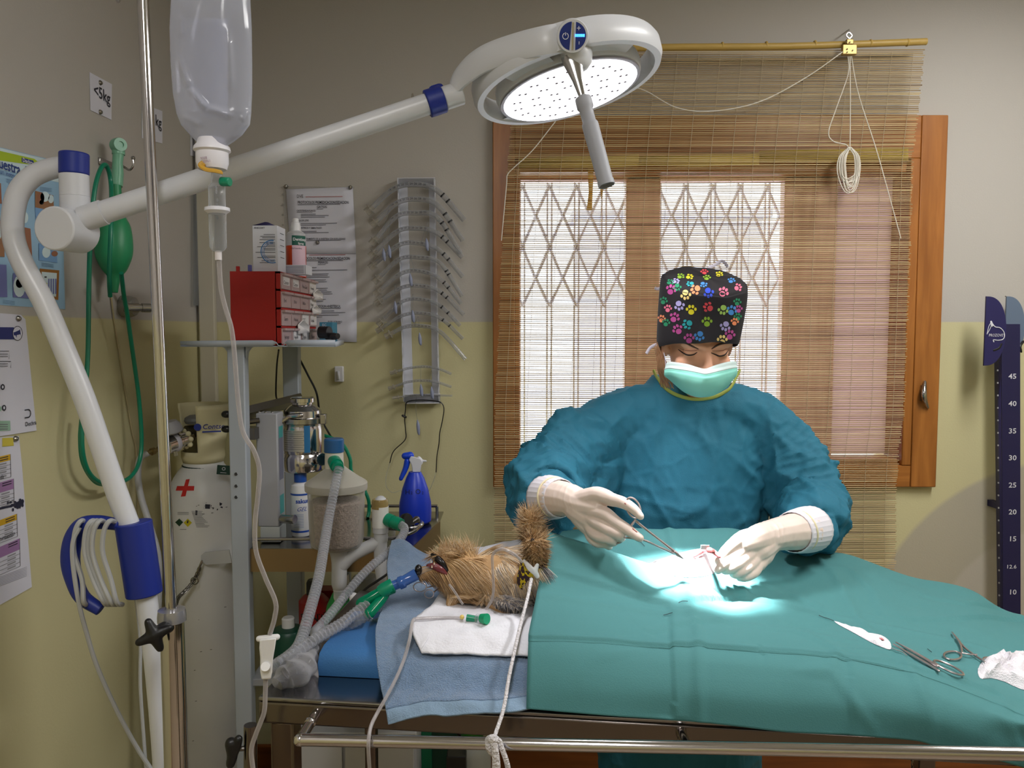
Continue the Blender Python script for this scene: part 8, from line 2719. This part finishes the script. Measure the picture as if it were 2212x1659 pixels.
gv.build('surgical_gown', mat('gown_teal', (38, 106, 130), 0.72, bump=0.15, bscale=420, vary=0.06, vscale=60, spec=0.3), per, angle=60)
m_ = MB()
GB = BVHTree.FromPolygons(gv.v, gv.f)
col_ = [(1414, 806), (1422, 818), (1438, 838), (1462, 852), (1492, 860), (1520, 860), (1548, 854), (1572, 840), (1588, 822), (1597, 806)]
q = []
for x, y, _ in sm([(a_, b_, 0) for a_, b_ in col_], 5):
    h = GB.ray_cast(V((0, 0, ZC)), ray(x, y + 3).normalized())
    if h[0] and h[0].y < 2.0:
        q.append(h[0] + V((0, -0.003, 0.002)))
q = [P(1412, 800, 1.99), q[0]] + q + [q[-1], P(1598, 800, 1.99)]
qq = [V(p) for p in sm([tuple(p) for p in [q[0]] + q[2:-2:4] + [q[-1]]], 5)]
m_.tube(qq, 0.0048, 10, flat=0.6)
m_.build('neck_binding', mat('binding_yellow_green', (150, 160, 74), 0.7), per)
# knitted cuffs
M_cuff = mat('cuff_white', (218, 214, 222), 0.9)
def cuff(a_, b_, ra, rb, flat=1.0):
    mb = MB()
    a_, b_ = P(*a_), P(*b_)
    N_, K_ = 10, 56
    d = (b_ - a_)
    fr = axis_frame(V((0, 0, 0)), d).to_3x3()
    rows_ = []
    for i in range(N_ + 1):
        f = i / N_
        r0 = ra + (rb - ra) * f + 0.002 * sin(f * pi)
        rows_.append([a_ + d * f + fr @ V(((r0 + 0.0007 * (k % 2)) * cos(2 * pi * k / K_), (r0 + 0.0007 * (k % 2)) * sin(2 * pi * k / K_), 0)) for k in range(K_)])
    mb.grid(rows_, closed=True)
    return mb.build('knit_cuff', M_cuff, per, solid=0.0015, angle=20)
cuff((1180, 1074, 1.70), (1212, 1076, 1.635), 0.047, 0.0385)
cuff((1752, 1142, 1.70), (1712, 1150, 1.632), 0.048, 0.041)
# gloved hands
M_glove = mat('latex_glove', (224, 206, 196), 0.42, sss=0.05, vary=0.03, vscale=40)
def glove(limbs, label):
    mb = MB()
    for pts, r_ in limbs:
        mb.limb([P(*p) for p in pts], r_, 14, 5)
    o_, nn_ = remesh(mb, 0.0019, 3, 0.5)
    return o_, nn_
GL = [([(1196, 1074, 1.655), (1214, 1077, 1.63), (1234, 1081, 1.605), (1252, 1090, 1.585)], [0.040, 0.0365, 0.033, 0.031]),
      ([(1236, 1082, 1.60), (1262, 1092, 1.575), (1290, 1098, 1.545)], [0.030, 0.029, 0.020]),
      ([(1244, 1094, 1.59), (1264, 1110, 1.572), (1282, 1128, 1.553)], [0.029, 0.028, 0.020]),
      ([(1250, 1100, 1.585), (1266, 1126, 1.572), (1276, 1144, 1.56)], [0.027, 0.024, 0.017]),
      # thumb
      ([(1258, 1080, 1.575), (1292, 1070, 1.545), (1322, 1079, 1.518), (1346, 1086, 1.50), (1366, 1098, 1.487), (1383, 1115, 1.476)], [0.021, 0.0175, 0.0135, 0.0115, 0.0102, 0.0075]),
      # index
      ([(1282, 1104, 1.548), (1306, 1110, 1.525), (1330, 1127, 1.503), (1358, 1146, 1.482), (1382, 1162, 1.468)], [0.017, 0.0145, 0.0118, 0.0108, 0.0080]),
      # middle
      ([(1276, 1118, 1.552), (1296, 1132, 1.528), (1318, 1145, 1.506), (1337, 1155, 1.492), (1342, 1160, 1.496), (1336, 1164, 1.515)], [0.016, 0.0138, 0.0118, 0.0105, 0.0095, 0.008]),
      # ring
      ([(1272, 1130, 1.558), (1282, 1150, 1.540), (1297, 1160, 1.522), (1314, 1164, 1.508), (1326, 1170, 1.508), (1318, 1174, 1.525)], [0.0145, 0.0125, 0.0112, 0.0102, 0.0088, 0.0075]),
      # little finger
      ([(1270, 1138, 1.565), (1278, 1162, 1.553), (1290, 1172, 1.540), (1306, 1175, 1.532), (1316, 1181, 1.535)], [0.013, 0.0108, 0.0098, 0.009, 0.0072])]
GR = [([(1738, 1146, 1.66), (1712, 1149, 1.63), (1676, 1155, 1.60), (1650, 1162, 1.578)], [0.042, 0.038, 0.0325, 0.031]),
      ([(1658, 1158, 1.585), (1632, 1166, 1.556), (1606, 1178, 1.53)], [0.030, 0.027, 0.018]),
      ([(1656, 1168, 1.585), (1638, 1186, 1.560), (1622, 1202, 1.545)], [0.030, 0.028, 0.020]),
      ([(1654, 1176, 1.585), (1645, 1200, 1.562), (1640, 1216, 1.548)], [0.026, 0.023, 0.016]),
      # thumb
      ([(1640, 1160, 1.565), (1608, 1162, 1.54), (1582, 1178, 1.52), (1562, 1198, 1.508), (1552, 1212, 1.502)], [0.020, 0.016, 0.0125, 0.0105, 0.008]),
      # index
      ([(1622, 1172, 1.55), (1602, 1188, 1.528), (1582, 1206, 1.508), (1562, 1222, 1.498), (1551, 1232, 1.496)], [0.017, 0.0145, 0.012, 0.0105, 0.008]),
      # middle
      ([(1628, 1188, 1.55), (1608, 1206, 1.522), (1592, 1220, 1.503), (1576, 1229, 1.498), (1566, 1232, 1.508)], [0.016, 0.014, 0.012, 0.0105, 0.0085]),
      # ring
      ([(1634, 1200, 1.55), (1622, 1218, 1.527), (1608, 1230, 1.508), (1592, 1239, 1.502), (1584, 1240, 1.515)], [0.015, 0.013, 0.0112, 0.0102, 0.008]),
      # little finger
      ([(1640, 1210, 1.55), (1634, 1228, 1.533), (1624, 1240, 1.518), (1608, 1247, 1.510), (1598, 1248, 1.518)], [0.0135, 0.0115, 0.0102, 0.0092, 0.0075])]
for limbs, fold0, ax in ((GL, (1238, 1084, 1.60), (0.6, -0.5, 0.2)), (GR, (1658, 1160, 1.585), (-0.7, -0.5, 0.2))):
    o_, nn_ = glove(limbs, '')
    c0 = P(*fold0)
    a_ = V(ax).normalized()
    o_.v = [p + n_ * (0.0014 * max(0, sin((p - c0).dot(a_) * 420 + 3 * noise.noise(p * 40))) * exp(-((p - c0).length / 0.032) ** 2) + 0.0005 * noise.noise(p * 70)) for p, n_ in zip(o_.v, nn_)]
    o_.build('glove', M_glove, per, angle=80)
    if limbs is GL:
        GLB = BVHTree.FromPolygons(o_.v, o_.f)
m_ = MB()
M_roll = mat('glove_roll', (226, 214, 178), 0.5)
for a_, b_, r_ in (((1199, 1074, 1.652), (1203, 1074.4, 1.645), 0.0412), ((1728, 1147, 1.648), (1722, 1148, 1.642), 0.0415)):
    mb = MB()
    pa_, pb2 = P(*a_), P(*b_)
    fr = axis_frame(pa_, pb2 - pa_)
    mb.tube([fr @ V((r_ * cos(2 * pi * k / 40), r_ * sin(2 * pi * k / 40), 0.002 * sin(4 * pi * k / 40))) for k in range(40)], 0.0022, 8, closed=True)
    mb.build('glove_rim', M_roll, per)
for pts, nm in (([(1366, 1142), (1371, 1146), (1376, 1150)], 'blood_mark'), ([(1349, 1087), (1352, 1089)], 'blood_mark')):
    mb = MB()
    mb.tube([on_body(x, y, 0.0004, GLB) for x, y in pts], [0.0012] * len(pts), 6, flat=0.5)
    mb.build(nm, mat('blood_mark', (176, 96, 90), 0.5), per)
# trousers and shoes
mb = MB()
for s_ in (-1, 1):
    mb.limb([V((0.435 + s_ * 0.085, 1.985, 0.80)), V((0.435 + s_ * 0.095, 1.98, 0.48)), V((0.435 + s_ * 0.10, 1.99, 0.14))], [0.105, 0.085, 0.075], 18)
o_, _ = remesh(mb, 0.008, 3)
o_.build('trousers', mat('scrub_trousers', (30, 74, 84), 0.8), per)
for s_ in (-1, 1):
    mb = MB()
    mb.limb([V((0.435 + s_ * 0.10, 2.02, 0.05)), V((0.435 + s_ * 0.102, 1.93, 0.048)), V((0.435 + s_ * 0.108, 1.82, 0.038))], [0.048, 0.048, 0.036], 16)
    mb.build('shoe', M_white, per)

# ------------------------------------------------------------------ needle holder in the hand
nh = thing('needle_holder', 'long steel needle holder held in the gloved hand over the incision', 'needle holder', P(1440, 1185, 1.49))
tipA = P(1476, 1207, 1.485)
m_ = MB()
ja = P(1372, 1124, 1.482)
m_.limb([ja, P(1395, 1143, 1.482), P(1440, 1178, 1.484), P(1458, 1192, 1.485), tipA], [0.0026, 0.0024, 0.0022, 0.0026, 0.0012], 10)
ring_(m_, P(1368, 1097, 1.486), (P(1381, 1088, 1.486) - P(1368, 1097, 1.486)) * 0.9, (P(1378, 1116, 1.480) - P(1368, 1097, 1.486)) * 1.1, 1, 1, 0.0018, 26)
m_.build('thumb_arm', M_inst, nh)
m_ = MB()
m_.limb([P(1340, 1160, 1.487), P(1388, 1166, 1.474), P(1420, 1180, 1.478), P(1452, 1194, 1.484), tipA], [0.0018, 0.0022, 0.0022, 0.0026, 0.0012], 10)
ring_(m_, P(1334, 1163, 1.497), (P(1349, 1158, 1.49) - P(1334, 1163, 1.497)), (P(1336, 1173, 1.50) - P(1334, 1163, 1.497)), 1.1, 1.1, 0.0017, 26)
m_.build('finger_arm', M_inst, nh)
m_ = MB()
m_.limb([ja, P(1364, 1134, 1.482), P(1358, 1142, 1.482)], [0.0022, 0.0026, 0.002], 8)
m_.build('ratchet', M_inst, nh)
m_ = MB()
m_.tube([P(1456, 1192, 1.483), P(1462, 1196, 1.483)], [0.0038, 0.0038], 12)
m_.build('pivot', M_inst, nh)
bpy.context.view_layer.update()
